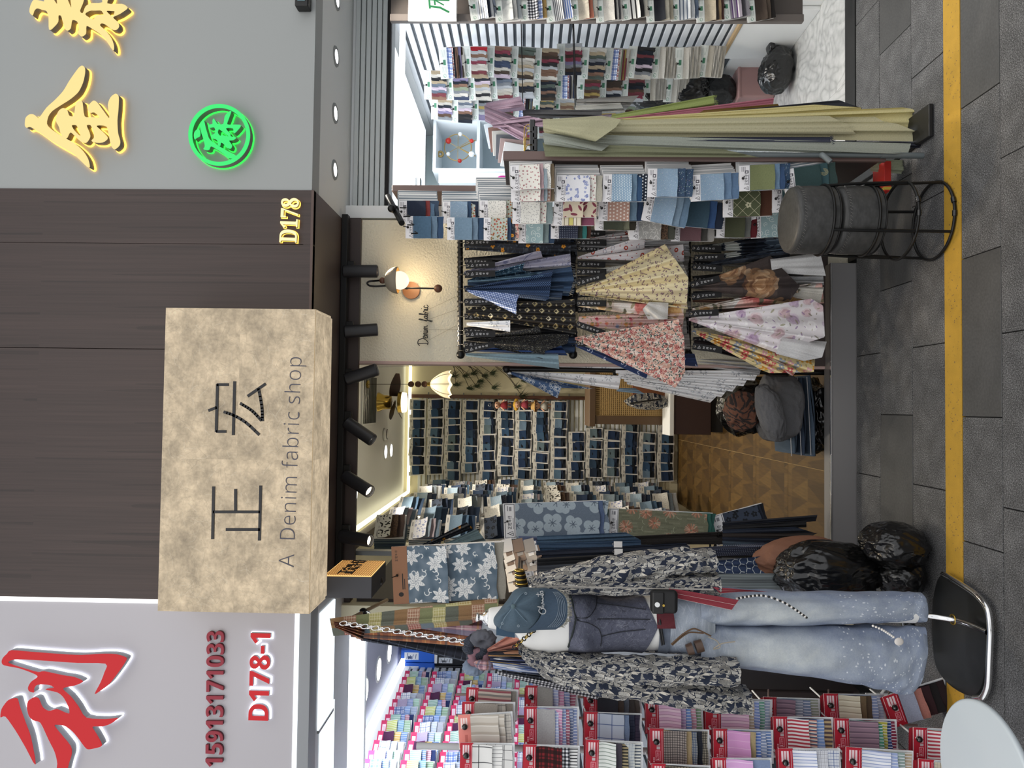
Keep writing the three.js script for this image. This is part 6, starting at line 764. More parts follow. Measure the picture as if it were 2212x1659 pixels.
// ============================================================ stacked stools
{
  const c = WF(2020, 478), leather = S('#4a4a49', 0.55, { map: tex(256, 256, (x, w, h) => pixels(x, w, h, (i, j) => { const u = i / w, v = j / h; const n = pn(u, v, 6, 3) + 0.6 * pn(u, v, 16, 5); const k = 205 + 60 * n + 14 * (rnd() - 0.5); return [k, k, k]; }), { tile: 0.25 }) });
  const stool = (label, y0, top, ring) => {
    const t = thing('stool', label, 'stool', [c.x, y0, c.z], 'two stacked round stools'), H = top - y0, R = 0.122, hC = 0.155;
    part('cushion', lathe([[0, H - 0.001], [0.06, H + 0.002], [R - 0.014, H - 0.001], [R - 0.003, H - 0.008], [R, H - 0.02], [R + 0.003, H - 0.07], [R + 0.002, H - hC + 0.01], [R - 0.004, H - hC], [0, H - hC]], 48), leather, t);
    part('piping', torus(R + 0.001, 0.003, 0, H - hC + 0.004, 0, 8, 48), M.blackMetal, t);
    const st = []; for (let k = 0; k < 64; k++) { const a = k / 64 * 2 * PI; st.push(rod([(R + 0.001) * Math.cos(a), H - 0.022, (R + 0.001) * Math.sin(a)], [(R + 0.0025) * Math.cos(a + 0.05), H - 0.03, (R + 0.0025) * Math.sin(a + 0.05)], 0.0008, 4)); } part('stitching', st, COT('#8a8884'), t);
    for (let k = 0; k < 4; k++) { const a = k * PI / 2 + 0.5; part('leg', tube([[(R + 0.006) * Math.cos(a), H - hC + 0.03, (R + 0.006) * Math.sin(a)], [(R + 0.014) * Math.cos(a), H * 0.45, (R + 0.014) * Math.sin(a)], [(R + 0.02) * Math.cos(a), 0.012 + ring, (R + 0.02) * Math.sin(a)]], 0.0055, 14, 8), M.blackMetal, t); }
    part('foot_ring', torus(R + 0.02, 0.0055, 0, 0.008 + ring, 0, 8, 56), M.blackMetal, t); part('seat_ring', torus(R + 0.006, 0.005, 0, H - hC + 0.03, 0, 8, 56), M.blackMetal, t);
    for (let k = 0; k < 2; k++) { const a = 1.2 + k * 0.35; part('foot_sleeve', rod([(R + 0.02) * Math.cos(a), 0.008 + ring, (R + 0.02) * Math.sin(a)], [(R + 0.02) * Math.cos(a + 0.14), 0.008 + ring, (R + 0.02) * Math.sin(a + 0.14)], 0.0085, 8), M.plasticBlack, t); }
  };
  stool('black leather round stool stacked on top of another stool', 0.125, 0.545, 0.0);
  stool('black leather round stool underneath, standing on the paving', 0.001, 0.385, 0.0);
}
// ============================================================ mannequin stand, white table
{
  const sc = WF(2090, 1370), t = thing('mannequin_stand', 'chrome stand with black glass plate carrying the jeans mannequin', 'stand');
  const pl = [[2042, 1244], [2062, 1258], [2108, 1285], [2136, 1318], [2140, 1380], [2138, 1440], [2126, 1490], [2108, 1502], [2060, 1478], [2032, 1440], [2024, 1380], [2026, 1290]].map(([x, y]) => WF(x, y));
  const s = new THREE.Shape(new THREE.CatmullRomCurve3(pl.map((p) => V(p.x, -p.z, 0)), true).getPoints(60).map((p) => new THREE.Vector2(p.x, p.y))); const g = new THREE.ExtrudeGeometry(s, { depth: 0.008, bevelEnabled: true, bevelSize: 0.002, bevelThickness: 0.002, bevelSegments: 2 }); g.rotateX(-PI / 2); g.translate(0, 0.006, 0);
  part('glass_plate', g, P('#1c1d1d', 0.3), t);
  const bar = [[2040, 1240], [2078, 1262], [2112, 1285], [2136, 1315], [2142, 1360], [2140, 1420], [2137, 1480], [2126, 1506], [2108, 1508]].map(([x, y]) => { const p = WF(x, y, 0.02); return V(p.x, 0.024, p.z); });
  part('base_bar', tube(bar, 0.0105, 60, 12), M.chrome, t);
  const f = WF(2140, 1366, 0.02), k = W(1990, 1365, 2.52); part('post', tube([[f.x, 0.03, f.z], [f.x, 0.035, f.z - 0.06], [f.x, 0.055, f.z - 0.13], [f.x, 0.11, f.z - 0.175], [f.x, 0.17, f.z - 0.185], [f.x, 0.4, f.z - 0.185]], 0.0095, 30, 12), M.chrome, t); part('ring_collar', torus(0.016, 0.003, f.x, 0.06, f.z - 0.14), M.brass, t);
  const tc = W(2122, 1692, 1.66), w = thing('round_table', 'round white table top at the lower left corner', 'table', [tc.x, 0, tc.z]);
  const th = tc.y; part('table_top', lathe([[0, th - 0.02], [0.16, th - 0.02], [0.17, th - 0.012], [0.17, th - 0.004], [0.165, th], [0, th]], 64), P('#c3ccd1', 0.3), w); part('leg', cyl(0.02, 0.025, th - 0.02, 0, (th - 0.02) / 2, 0), M.white, w); part('foot', cyl(0.13, 0.14, 0.012, 0, 0.006, 0, 40), M.white, w);
}
// ============================================================ mannequin in denim
{
  const D = 2.58;
  // loft of horizontal sections: rows [x in the picture, centre y, half width px, half depth m, z shift]
  const loft = (rows, o = {}) => { const n = o.n ?? 40, fine = []; const cv = [1, 2, 3, 4].map((k) => new THREE.CatmullRomCurve3(rows.map((r, i) => V(i, r[k] ?? 0, 0)))), cx = new THREE.CatmullRomCurve3(rows.map((r, i) => V(i, r[0], 0))); const m = o.m ?? rows.length * 5;
    const f = (s, t) => { const a = s * 2 * PI, q = cx.getPoint(t).y, c = cv[0].getPoint(t).y, hw = cv[1].getPoint(t).y * PX(D), hd = cv[2].getPoint(t).y, dz = cv[3].getPoint(t).y; const p = W(q, c, D); const wob = o.wob ? 1 + o.wob * noise.noise(Math.cos(a) * 2.2 + (o.seed ?? 0), t * (o.freq ?? 9), Math.sin(a) * 2.2) : 1; const e = o.sq ?? 0.9; const bump = o.bump ? o.bump(a, t) : 0; const sl = (o.slant ?? 0) * Math.cos(a) * t ** 3; return [p.x + hw * wob * Math.sign(Math.cos(a)) * Math.abs(Math.cos(a)) ** e, p.y - sl, -D + dz + (hd + bump) * wob * Math.sign(Math.sin(a)) * Math.abs(Math.sin(a)) ** e]; };
    const h = (rows[rows.length - 1][0] - rows[0][0]) * PX(D); return surf((s, t) => f(s + 0.75, t), n, m, (s, t) => [(s - 0.5) * (o.uw ?? 0.5), (1 - t) * h], true); };
  const M0 = thing('mannequin', 'white headless shop mannequin torso dressed in denim', 'mannequin'), skin = S('#e8e8e6', 0.5);
  part('torso', loft([[1052, 1335, 4, 0.01], [1056, 1335, 20, 0.03], [1080, 1335, 24, 0.038], [1110, 1335, 28, 0.045], [1128, 1335, 52, 0.055], [1150, 1335, 70, 0.065], [1185, 1335, 73, 0.08], [1230, 1335, 68, 0.09], [1290, 1347, 53, 0.08], [1340, 1346, 52, 0.075], [1390, 1343, 58, 0.08], [1430, 1338, 62, 0.088], [1500, 1336, 66, 0.09]]), skin, M0);
  const kn = W(1040, 1334, D); part('neck_cap', [lathe([[0, 0.05], [0.012, 0.049], [0.016, 0.044], [0.012, 0.038], [0.01, 0.03], [0.016, 0.022], [0.026, 0.012], [0.03, 0], [0, 0]], 32).translate(kn.x, kn.y - 0.03, kn.z)], M.chrome, M0);
  for (const y of [1308, 1400]) { const p = W(1520, y, D); part('leg_stub', cyl(0.05, 0.045, 0.7, p.x, p.y - 0.36, p.z, 24), skin, M0); }
  // corset
  const cor = F.acid, c = thing('corset_top', 'dark washed denim corset top with seamed cups on the mannequin', 'top');
  const cupAt = (a0) => (a, t) => { const da = Math.atan2(Math.sin(a - a0), Math.cos(a - a0)); return 0.046 * Math.exp(-(da * da) / 0.13 - ((t - 0.24) ** 2) / 0.03); }; const cl = cupAt(PI / 2 + 0.52), cr2 = cupAt(PI / 2 - 0.52);
  const cg = loft([[1226, 1334, 71, 0.093], [1256, 1336, 70, 0.096], [1292, 1347, 58, 0.09], [1340, 1347, 56, 0.083], [1384, 1345, 61, 0.087]], { n: 80, m: 44, bump: (a, t) => cl(a, t) + cr2(a, t) });
  { const p = cg.attributes.position; for (let i = 0; i < p.count; i++) { const z = p.getZ(i) + D; if (z > 0.03) { const cx = W(1380, 1339, D), k = Math.max(0, 1 - Math.abs(p.getX(i) - cx.x) / 0.1), low = Math.max(0, (W(1310, 1340, D).y - p.getY(i)) / 0.12); p.setY(i, p.getY(i) - 0.045 * k * Math.min(1, low) + 0.0); } } cg.computeVertexNormals(); }
  part('bodice', cg, cor, c);
  const cgp = cg.attributes.position, onFront = (x, y, lift = 0.006) => { const p = W(x, y, D - 0.1); let best = 9, z = -D; for (let i = 0; i < cgp.count; i++) { if (cgp.getZ(i) < -D + 0.02) continue; const d = (cgp.getX(i) - p.x) ** 2 + (cgp.getY(i) - p.y) ** 2; if (d < best) { best = d; z = cgp.getZ(i); } } return V(p.x, p.y, z + lift * 0.3); }; const onFront0 = (x, y, lift = 0.006, hd = 0.09) => { const p = W(x, y, D), q = (y - 1339) / 66; return V(p.x, p.y, -D + hd * Math.sqrt(Math.max(0.05, 1 - q * q)) + lift); };
  const seam = S('#23262e', 0.8), sm = (pts, r = 0.0016, lift = 0.008, hd = 0.09) => tube(pts.map(([x, y]) => onFront(x, y, lift, hd)), r, 24, 5);
  part('trim', sm([[1226, 1270], [1236, 1300], [1243, 1334], [1236, 1370], [1228, 1402]], 0.0032, 0.016, 0.1), S('#232b2c', 0.8), c);
  for (const pts of [[[1242, 1332], [1268, 1330], [1288, 1316], [1294, 1298], [1290, 1288]], [[1246, 1338], [1272, 1344], [1294, 1360], [1300, 1380], [1298, 1398]]]) part('cup_seam', sm(pts, 0.0016, 0.014), seam, c);
  for (const pts of [[[1292, 1310], [1340, 1316], [1398, 1322]], [[1246, 1336], [1320, 1340], [1406, 1341]], [[1300, 1376], [1340, 1368], [1396, 1362]]]) part('seam', sm(pts), seam, c);
  // jeans
  const jeansT = tex(512, 1024, (x, w, h) => { pixels(x, w, h, (i, j) => { const u = i / w, v = j / h; const front = Math.exp(-(((u - 0.5) / 0.16) ** 2)); const n = noise.noise(u * 7, v * 10, 2) * 0.5 + noise.noise(u * 20, v * 34, 5) * 0.4 + noise.noise(u * 60, v * 130, 6) * 0.3; const wear = front * (0.35 + 0.65 * Math.exp(-(((v - 0.32) / 0.22) ** 2))) + n * 0.35; const g = 16 * (rnd() - 0.5) + 7 * (((i + j * 2) % 6) / 6); const k = Math.max(0, Math.min(1, wear)); return [122 + 66 * k + g, 134 + 60 * k + g, 158 + 38 * k + g]; }); for (let k = 0; k < 140; k++) { x.fillStyle = 'rgba(222,226,230,0.9)'; const a = w * rr(0.3, 0.7), b = h * (0.55 + 0.42 * rnd()); x.beginPath(); x.ellipse(a, b, rr(1, 3.4), rr(1, 5), 0, 0, 7); x.fill(); } for (let k = 0; k < 70; k++) { x.strokeStyle = 'rgba(205,212,222,0.35)'; x.lineWidth = 2; const b = h * rr(0.02, 0.16), a = rr(0.32, 0.68) * w; x.beginPath(); x.moveTo(a, b); x.lineTo(a + rr(-40, 40), b + rr(2, 14)); x.stroke(); } });
  const jm = S('#ffffff', 0.92, { map: jeansT, side: THREE.DoubleSide }), J = thing('jeans', 'pale washed wide leg jeans with pearl strings on the mannequin', 'jeans');
  const uvLeg = (g, part2 = 1) => { const uv = g.attributes.uv; let m = 0; for (let i = 0; i < uv.count; i++) m = Math.max(m, uv.getY(i)); for (let i = 0; i < uv.count; i++) uv.setXY(i, uv.getX(i) / 0.5 + 0.5, 1 - (1 - uv.getY(i) / m) * part2); return g; };
  part('hip', uvLeg(loft([[1416, 1338, 64, 0.094], [1440, 1337, 66, 0.098], [1480, 1336, 70, 0.102], [1512, 1338, 73, 0.094], [1534, 1340, 68, 0.07]], { sq: 0.85, wob: 0.05 }), 0.2), jm, J);
  part('leg', uvLeg(loft([[1500, 1306, 36, 0.098, 0.004], [1560, 1308, 37, 0.092], [1650, 1312, 35, 0.08], [1760, 1313, 33, 0.074], [1880, 1311, 31, 0.062], [1960, 1310, 30, 0.05], [1990, 1312, 30, 0.046]], { wob: 0.12, freq: 10, m: 60, n: 56 })), jm, J);
  part('leg', uvLeg(loft([[1500, 1382, 40, 0.098, 0.004], [1560, 1388, 44, 0.094], [1650, 1394, 48, 0.09], [1760, 1403, 54, 0.09], [1860, 1413, 61, 0.085], [1930, 1421, 67, 0.075], [1976, 1425, 70, 0.07]], { slant: 0.026, wob: 0.12, freq: 10, seed: 4, m: 60, n: 56 })), jm, J);
  for (const [x, y, w, d, sl] of [[1989, 1312, 30, 0.047, 0], [1975, 1425, 70, 0.071, 0.026]]) { const p = W(x, y, D); part('hem', torus(1, 0.02, 0, 0, 0, 8, 48).scale(w * PX(D) * 1.01, 0.35, d * 1.01).rotateZ(-Math.atan2(sl, w * PX(D))).translate(p.x, p.y + 0.006, p.z), DEN('#98a3b6'), J); }
  part('waistband', loft([[1414, 1338, 66, 0.097], [1436, 1338, 68, 0.1]], { m: 4, sq: 0.85 }), DEN('#7c8698'), J);
  const fr = (x, y, z = 0.112) => { const p = W(x, y, D - z); return V(p.x, p.y, -D + z); };
  part('fly', [rod(fr(1424, 1332), fr(1434, 1392, 0.1), 0.004), rod(fr(1420, 1334), fr(1430, 1394, 0.1), 0.0025)], S('#1a1a1c', 0.5), J, 'black belt strap along the waist');
  const redc = COT('#74303a'); const quad = (pts, z, mat, name, parent) => part(name, surf((s, t) => { const a = polyAt([pts[0], pts[1]], s), b = polyAt([pts[3], pts[2]], s); const p = fr(lerp(a[0], b[0], t), lerp(a[1], b[1], t), z + 0.004 * Math.sin(s * 6 + t * 4)); return p; }, 14, 10, (s, t) => [s * 0.06, t * 0.06]), mat, parent);
  quad([[1418, 1322], [1420, 1358], [1460, 1358], [1455, 1324]], 0.115, redc, 'red_patch', J);
  const tieM = STR(['#86323c', '#86323c', '#d8c8c4'], [7, 7, 0.7], 0.03);
  const tie = thing('necktie', 'dark red necktie with thin white stripes over the jeans hip', 'necktie'); quad([[1446, 1270], [1440, 1288], [1580, 1318], [1596, 1296]], 0.12, tieM, 'blade', tie); quad([[1540, 1268], [1556, 1282], [1600, 1278], [1660, 1278]], 0.108, tieM, 'tail', tie);
  const pouch = thing('belt_pouch', 'small black leather pouch with a white snap at the waist', 'pouch'), pp = fr(1434, 1299, 0.14); part('body', new RoundedBoxGeometry(0.075, 0.088, 0.035, 3, 0.014).translate(pp.x, pp.y, pp.z), P('#121213', 0.45), pouch); part('flap', new RoundedBoxGeometry(0.07, 0.04, 0.012, 3, 0.006).translate(pp.x, pp.y + 0.022, pp.z + 0.02), P('#161617', 0.45), pouch); part('snap', cyl(0.008, 0.008, 0.004, 0, 0, 0, 20).rotateX(PI / 2).translate(pp.x - 0.004, pp.y + 0.026, pp.z + 0.028), M.white, pouch); part('rivet', cyl(0.004, 0.004, 0.004, 0, 0, 0, 12).rotateX(PI / 2).translate(pp.x - 0.006, pp.y + 0.006, pp.z + 0.028), M.brass, pouch);
  const beads = (label, pts, n, z) => { const cv = new THREE.CatmullRomCurve3(pts.map(([x, y]) => fr(x, y, z))), t = thing('bead_string', label, 'beads'); for (let k = 0; k < n; k++) { const p = cv.getPoint(k / (n - 1)); part('bead', ball(0.0042, p.x, p.y, p.z, 8), k % 2 && n > 20 ? M.black : P('#e6e2dc', 0.25), t); } return t; };
  beads('string of black and white beads across the jeans thigh', [[1592, 1293], [1620, 1288], [1650, 1287], [1690, 1300], [1720, 1318], [1742, 1334]], 34, 0.098); const b2 = beads('short pearl string with a drop on the wide jeans leg', [[1886, 1352], [1905, 1360], [1918, 1368], [1930, 1376]], 10, 0.112); const dp = fr(1942, 1386, 0.118); part('drop', ball(1, 0, 0, 0, 14).scale(0.013, 0.015, 0.005).translate(dp.x, dp.y, dp.z), P('#d8d2cc', 0.3), b2);
  const cord = thing('waist_cord', 'braided brown leather cord with wooden toggle hanging on jeans hip', 'cord'), cm = S('#5e4630', 0.7); part('cord', [tube([[1450, 1392], [1475, 1370], [1500, 1358], [1536, 1374]].map(([x, y]) => fr(x, y, 0.118)), 0.0026, 24, 6), tube([[1452, 1394], [1470, 1378], [1490, 1366], [1520, 1368]].map(([x, y]) => fr(x, y, 0.116)), 0.0024, 24, 6)], cm, cord); const tg = fr(1510, 1396, 0.118); part('toggle', [cyl(0.02, 0.02, 0.024, 0, 0, 0, 24).rotateZ(0.3).translate(tg.x, tg.y, tg.z), cyl(0.017, 0.02, 0.02, 0, 0, 0, 24).rotateZ(0.3).translate(tg.x - 0.01, tg.y + 0.03, tg.z)], P('#4c382c', 0.4), cord); part('tie_end', tube([[1530, 1376], [1548, 1384], [1556, 1398], [1540, 1402], [1560, 1390], [1588, 1386]].map(([x, y]) => fr(x, y, 0.12)), 0.002, 30, 6), COT('#c9bfae'), cord);
  // lace patterned jacket hung open on the shoulders
  const K = thing('jacket', 'navy and grey lace patterned jacket draped open over the mannequin', 'jacket'), lm = F.lace;
  const tubeLoft = (rows, o) => loft(rows, { wob: 0.3, freq: 14, n: 40, m: 60, ...o });
  part('sleeve', tubeLoft([[1148, 1262, 14, 0.03, 0.0], [1170, 1258, 20, 0.045, 0.0], [1260, 1240, 28, 0.055, 0.03], [1360, 1222, 31, 0.06, 0.04], [1460, 1206, 26, 0.055, 0.05], [1534, 1204, 22, 0.05, 0.05]], { seed: 1 }), lm, K);
  part('front_panel', tubeLoft([[1150, 1266, 10, 0.03, 0.03], [1230, 1260, 13, 0.05, 0.05], [1350, 1256, 18, 0.05, 0.06], [1450, 1254, 20, 0.05, 0.06], [1541, 1253, 22, 0.05, 0.06]], { seed: 3 }), lm, K);
  part('front_panel', tubeLoft([[1128, 1404, 10, 0.03, 0.03], [1190, 1420, 20, 0.05, 0.05], [1300, 1424, 24, 0.06, 0.08], [1430, 1426, 26, 0.06, 0.1], [1573, 1426, 26, 0.055, 0.1]], { seed: 5 }), lm, K);
  part('sleeve', tubeLoft([[1135, 1412, 14, 0.04, 0.0], [1180, 1438, 24, 0.05, 0.0], [1280, 1460, 28, 0.055, 0.03], [1400, 1474, 28, 0.055, 0.05], [1520, 1490, 27, 0.055, 0.06], [1606, 1498, 25, 0.05, 0.06]], { seed: 7 }), lm, K);
  part('collar', tubeLoft([[1120, 1400, 8, 0.02, 0.0], [1132, 1408, 16, 0.03, -0.01], [1160, 1416, 14, 0.03, 0.0]], { seed: 9, m: 20 }), lm, K); part('back_panel', loft([[1140, 1335, 76, 0.05, -0.09], [1300, 1338, 86, 0.05, -0.1], [1540, 1338, 90, 0.05, -0.1]], { wob: 0.1 }), lm, K);
  part('button_edge', tube([[1160, 1268], [1250, 1268], [1350, 1270], [1450, 1272], [1541, 1273]].map(([x, y]) => fr(x, y, 0.12)), 0.0024, 40, 6), COT('#cfcac2'), K);
  const ch = thing('shoulder_chain', 'short black and gold chain strap on the white mannequin shoulder', 'chain'); for (let k = 0; k < 9; k++) { const p = fr(1116 + k * 0.5 + k * 3 * 0, 0, 0); const q = fr(lerp(1156, 1114, k / 8) - 3, lerp(1362, 1398, k / 8), 0.075); part('link', torus(0.006, 0.0022, 0, 0, 0, 6, 12, false).rotateY(k % 2 ? 1.3 : 0.3).rotateZ(0.7).translate(q.x, q.y, q.z), k % 2 ? M.brass : M.blackMetal, ch); }
  // cap hung in front of the chest
  const cap = thing('baseball_cap', 'washed blue denim cap with white script hung before the mannequin', 'cap'), cd = DEN('#5b7182'), Dc = 2.42, C = W(1128, 1318, Dc), u = PX(Dc);
  const lm4 = (x, y, z) => { const p = W(x, y, Dc - z); return V(p.x, p.y, -Dc + z); };
  // crown: from button (1108, 1310) outwards to the rim outline
  const rim = [[1186, 1272], [1190, 1300], [1184, 1325], [1172, 1345], [1158, 1362], [1120, 1368], [1090, 1364], [1070, 1352], [1066, 1338], [1080, 1316], [1096, 1296], [1112, 1274], [1132, 1268], [1155, 1270]], rc = new THREE.CatmullRomCurve3(rim.map(([x, y]) => V(x, y, 0)), true);
  part('crown', surf((s, t) => { const r = rc.getPoint(s), k = t ** 0.8, x = lerp(1109, r.x, k), y = lerp(1310, r.y, k); const side = 0.5 + 0.5 * Math.cos((s - 0.1) * 2 * PI); return lm4(x, y, 0.085 * Math.sqrt(Math.max(0, 1 - t ** 2.2)) * (0.85 + 0.3 * side) + 0.006 * Math.sin(s * 2 * PI * 6) * t * (1 - t) * 3); }, 72, 20, (s, t) => [s * 0.6, t * 0.15], true), cd, cap);
  part('brim', surf((s, t) => { const a = lerp(-0.5, 0.5, s), w0 = lerp(1272, 1362, s), xr = 1172 - 26 * (2 * a) ** 2 * (a > 0 ? 1 : 0.3) - (a > 0 ? 12 * a : 0), out = 1226 - 26 * Math.abs(2 * a) ** 3.2, yo = lerp(1272, 1360, s) ; return lm4(lerp(xr, out, t), lerp(w0, yo, t), 0.05 + 0.03 * Math.cos(a * PI) - 0.02 * t + 0.02 * t * Math.cos(a * PI)); }, 40, 14, (s, t) => [s * 0.17, t * 0.07]), DEN('#4b6076'), cap);
  for (let k = 0; k < 5; k++) { const t0 = 0.45 + k * 0.1; part('brim_stitch', tube(Array.from({ length: 15 }, (_, i) => { const s = 0.05 + 0.9 * i / 14, a = s - 0.5, xr = 1190 - 26 * (2 * a) ** 2 * (a > 0 ? 1 : 0.3) - (a > 0 ? 12 * a : 0), out = 1226 - 26 * Math.abs(2 * a) ** 3.2; return lm4(lerp(xr, out, t0), lerp(1274, 1359, s), 0.0535 + 0.03 * Math.cos(a * PI) - 0.02 * t0 + 0.02 * t0 * Math.cos(a * PI)); }), 0.0008, 30, 4), COT('#9fb0c0'), cap); }
  const fray = []; for (let k = 0; k < 120; k++) { const s = rnd(), a = s - 0.5, p = lm4(1226 - 26 * Math.abs(2 * a) ** 3.2, lerp(1272, 1360, s), 0.05 + 0.05 * Math.cos(a * PI) - 0.02); fray.push(rod(p, p.clone().add(V(rr(-0.006, 0.006), -rr(0.004, 0.016), rr(-0.004, 0.006))), 0.0007, 4)); } part('frayed_edge', fray, COT('#b4b2a4'), cap);
  part('button', ball(0.0075, 0, 0, 0, 14).scale(1, 1, 0.6).translate(...lm4(1109, 1310, 0.1).toArray()), DEN('#6a8088'), cap);
  for (const [x, y] of [[1136, 1282], [1142, 1319], [1085, 1347], [1120, 1352]]) part('eyelet', torus(0.0032, 0.0012, 0, 0, 0, 6, 14, false).translate(...lm4(x, y, 0.083).toArray()), COT('#9fb0bc'), cap);
  for (const yv of [[[1112, 1312], [1140, 1318], [1170, 1330]], [[1110, 1306], [1125, 1285], [1150, 1272]], [[1106, 1314], [1090, 1335], [1080, 1358]], [[1112, 1314], [1130, 1335], [1158, 1358]]]) part('seam', tube(yv.map(([x, y], i) => lm4(x, y, [0.094, 0.086, 0.035][i])), 0.0014, 16, 5), DEN('#7f98aa'), cap);
  const sc = (pts, r = 0.0011) => tube(pts.map(([x, y]) => lm4(x, y, 0.088)), r, 40, 6); part('script', [sc([[1166, 1314], [1164, 1320], [1170, 1326], [1177, 1325], [1179, 1319], [1174, 1314], [1168, 1316]], 0.0015), sc([[1178, 1316], [1160, 1310], [1176, 1312], [1170, 1308], [1176, 1307], [1176, 1305], [1169, 1304], [1170, 1302], [1175, 1301], [1170, 1299], [1175, 1298], [1170, 1297], [1175, 1296], [1170, 1294], [1175, 1293], [1172, 1290], [1169, 1291], [1174, 1289], [1169, 1287], [1174, 1286]]), sc([[1158, 1284], [1174, 1285], [1172, 1282]]), sc([[1163, 1289], [1162, 1280]]), sc([[1168, 1282], [1173, 1281], [1172, 1277], [1167, 1278], [1168, 1282]])], COT('#d8dadc'), cap, 'white script embroidery');
  part('back_strap', surf((s, t) => lm4(lerp(1072, 1112, s) , lerp(1352, 1372, t) + 6 * s, 0.02), 10, 4), DEN('#46627c'), cap);
}
// ============================================================ track lights under the brown soffit
{
  const D = 3.40, tr = thing('light_track', 'long black lighting track under the dark brown soffit', 'track'), a = W(724, 462, D), b = W(728, 1286, D);
  part('rail', boxAB([a.x, SOF - 0.03, -D], [b.x, SOF - 0.001, -D - 0.045], 0.003), M.blackMetal, tr); part('valance', boxAB([a.x, SOF - 0.075, -DS + 0.002], [b.x, SOF - 0.001, -DS + 0.03]), M.brownTrim, tr);
  const list = [[742, 586, 815, 586, 0, 0, 'rightmost track spotlight pointing straight down before the cream wall'], [744, 717, 815, 712, -0.02, 0, 'second track spotlight from the right, nearly straight down'], [747, 820, 814, 798, 0.0, 0, 'third track spotlight from the right, beside the pendant lamp'], [748, 912, 805, 951, 0.03, 0, 'fourth track spotlight tilted left with a blue reflecting rim'], [745, 1028, 799, 1062, 0.075, 1, 'fifth track spotlight tilted left, glowing lens turned to the street'], [737, 1158, 800, 1168, 0.06, 1, 'leftmost track spotlight with a lit lens beside the hanging lantern']];
  for (const [x0, y0, x1, y1, dz, on, label] of list) {
    const t = thing('track_spotlight', label, 'spotlight', [0, 0, 0], undefined), p = W(x0, y0, D), q = W(x1, y1, D - dz), d = q.clone().sub(p), L = d.length(), ax = d.clone().normalize(), qt = new THREE.Quaternion().setFromUnitVectors(V(0, -1, 0), ax), R = 0.0295;
    const body = lathe([[0, 0], [R * 0.9, 0], [R, -0.006], [R, -L + 0.002], [R - 0.002, -L], [R - 0.004, -L + 0.001], [R - 0.006, -L + 0.02], [0, -L + 0.03]], 32); body.applyQuaternion(qt); body.translate(p.x, p.y, p.z); part('housing', body, S('#232326', 0.45, D2), t);
    const lens = cyl(R - 0.006, R - 0.006, 0.003, 0, -L + 0.017, 0, 28); lens.applyQuaternion(qt); lens.translate(p.x, p.y, p.z); part('lens', lens, glow('#fff0d4', on ? 5 : 1.6), t);
    part('rim', torus(R - 0.003, 0.002, 0, -L, 0, 8, 32).applyQuaternion(qt).translate(p.x, p.y, p.z), S('#4a4c52', 0.3, { metalness: 0.7 }), t);
    part('adapter', box(0.06, 0.035, 0.03, p.x + 0.02, SOF - 0.045, -D - 0.02, 0.004), M.blackMetal, t); part('arm', rod([p.x, SOF - 0.05, -D - 0.01], p.clone().addScaledVector(ax, 0.02), 0.006), M.blackMetal, t);
    const s = new THREE.SpotLight('#ffe9c8', on ? 0.9 : 2.4, 0, on ? 0.5 : 0.36, 0.7, 2); s.position.copy(q).addScaledVector(ax, 0.01); s.target.position.copy(q).addScaledVector(ax, 1).add(V(0, 0, on ? -0.02 : 0.28)); s.castShadow = true; scene.add(s, s.target);
  }
}
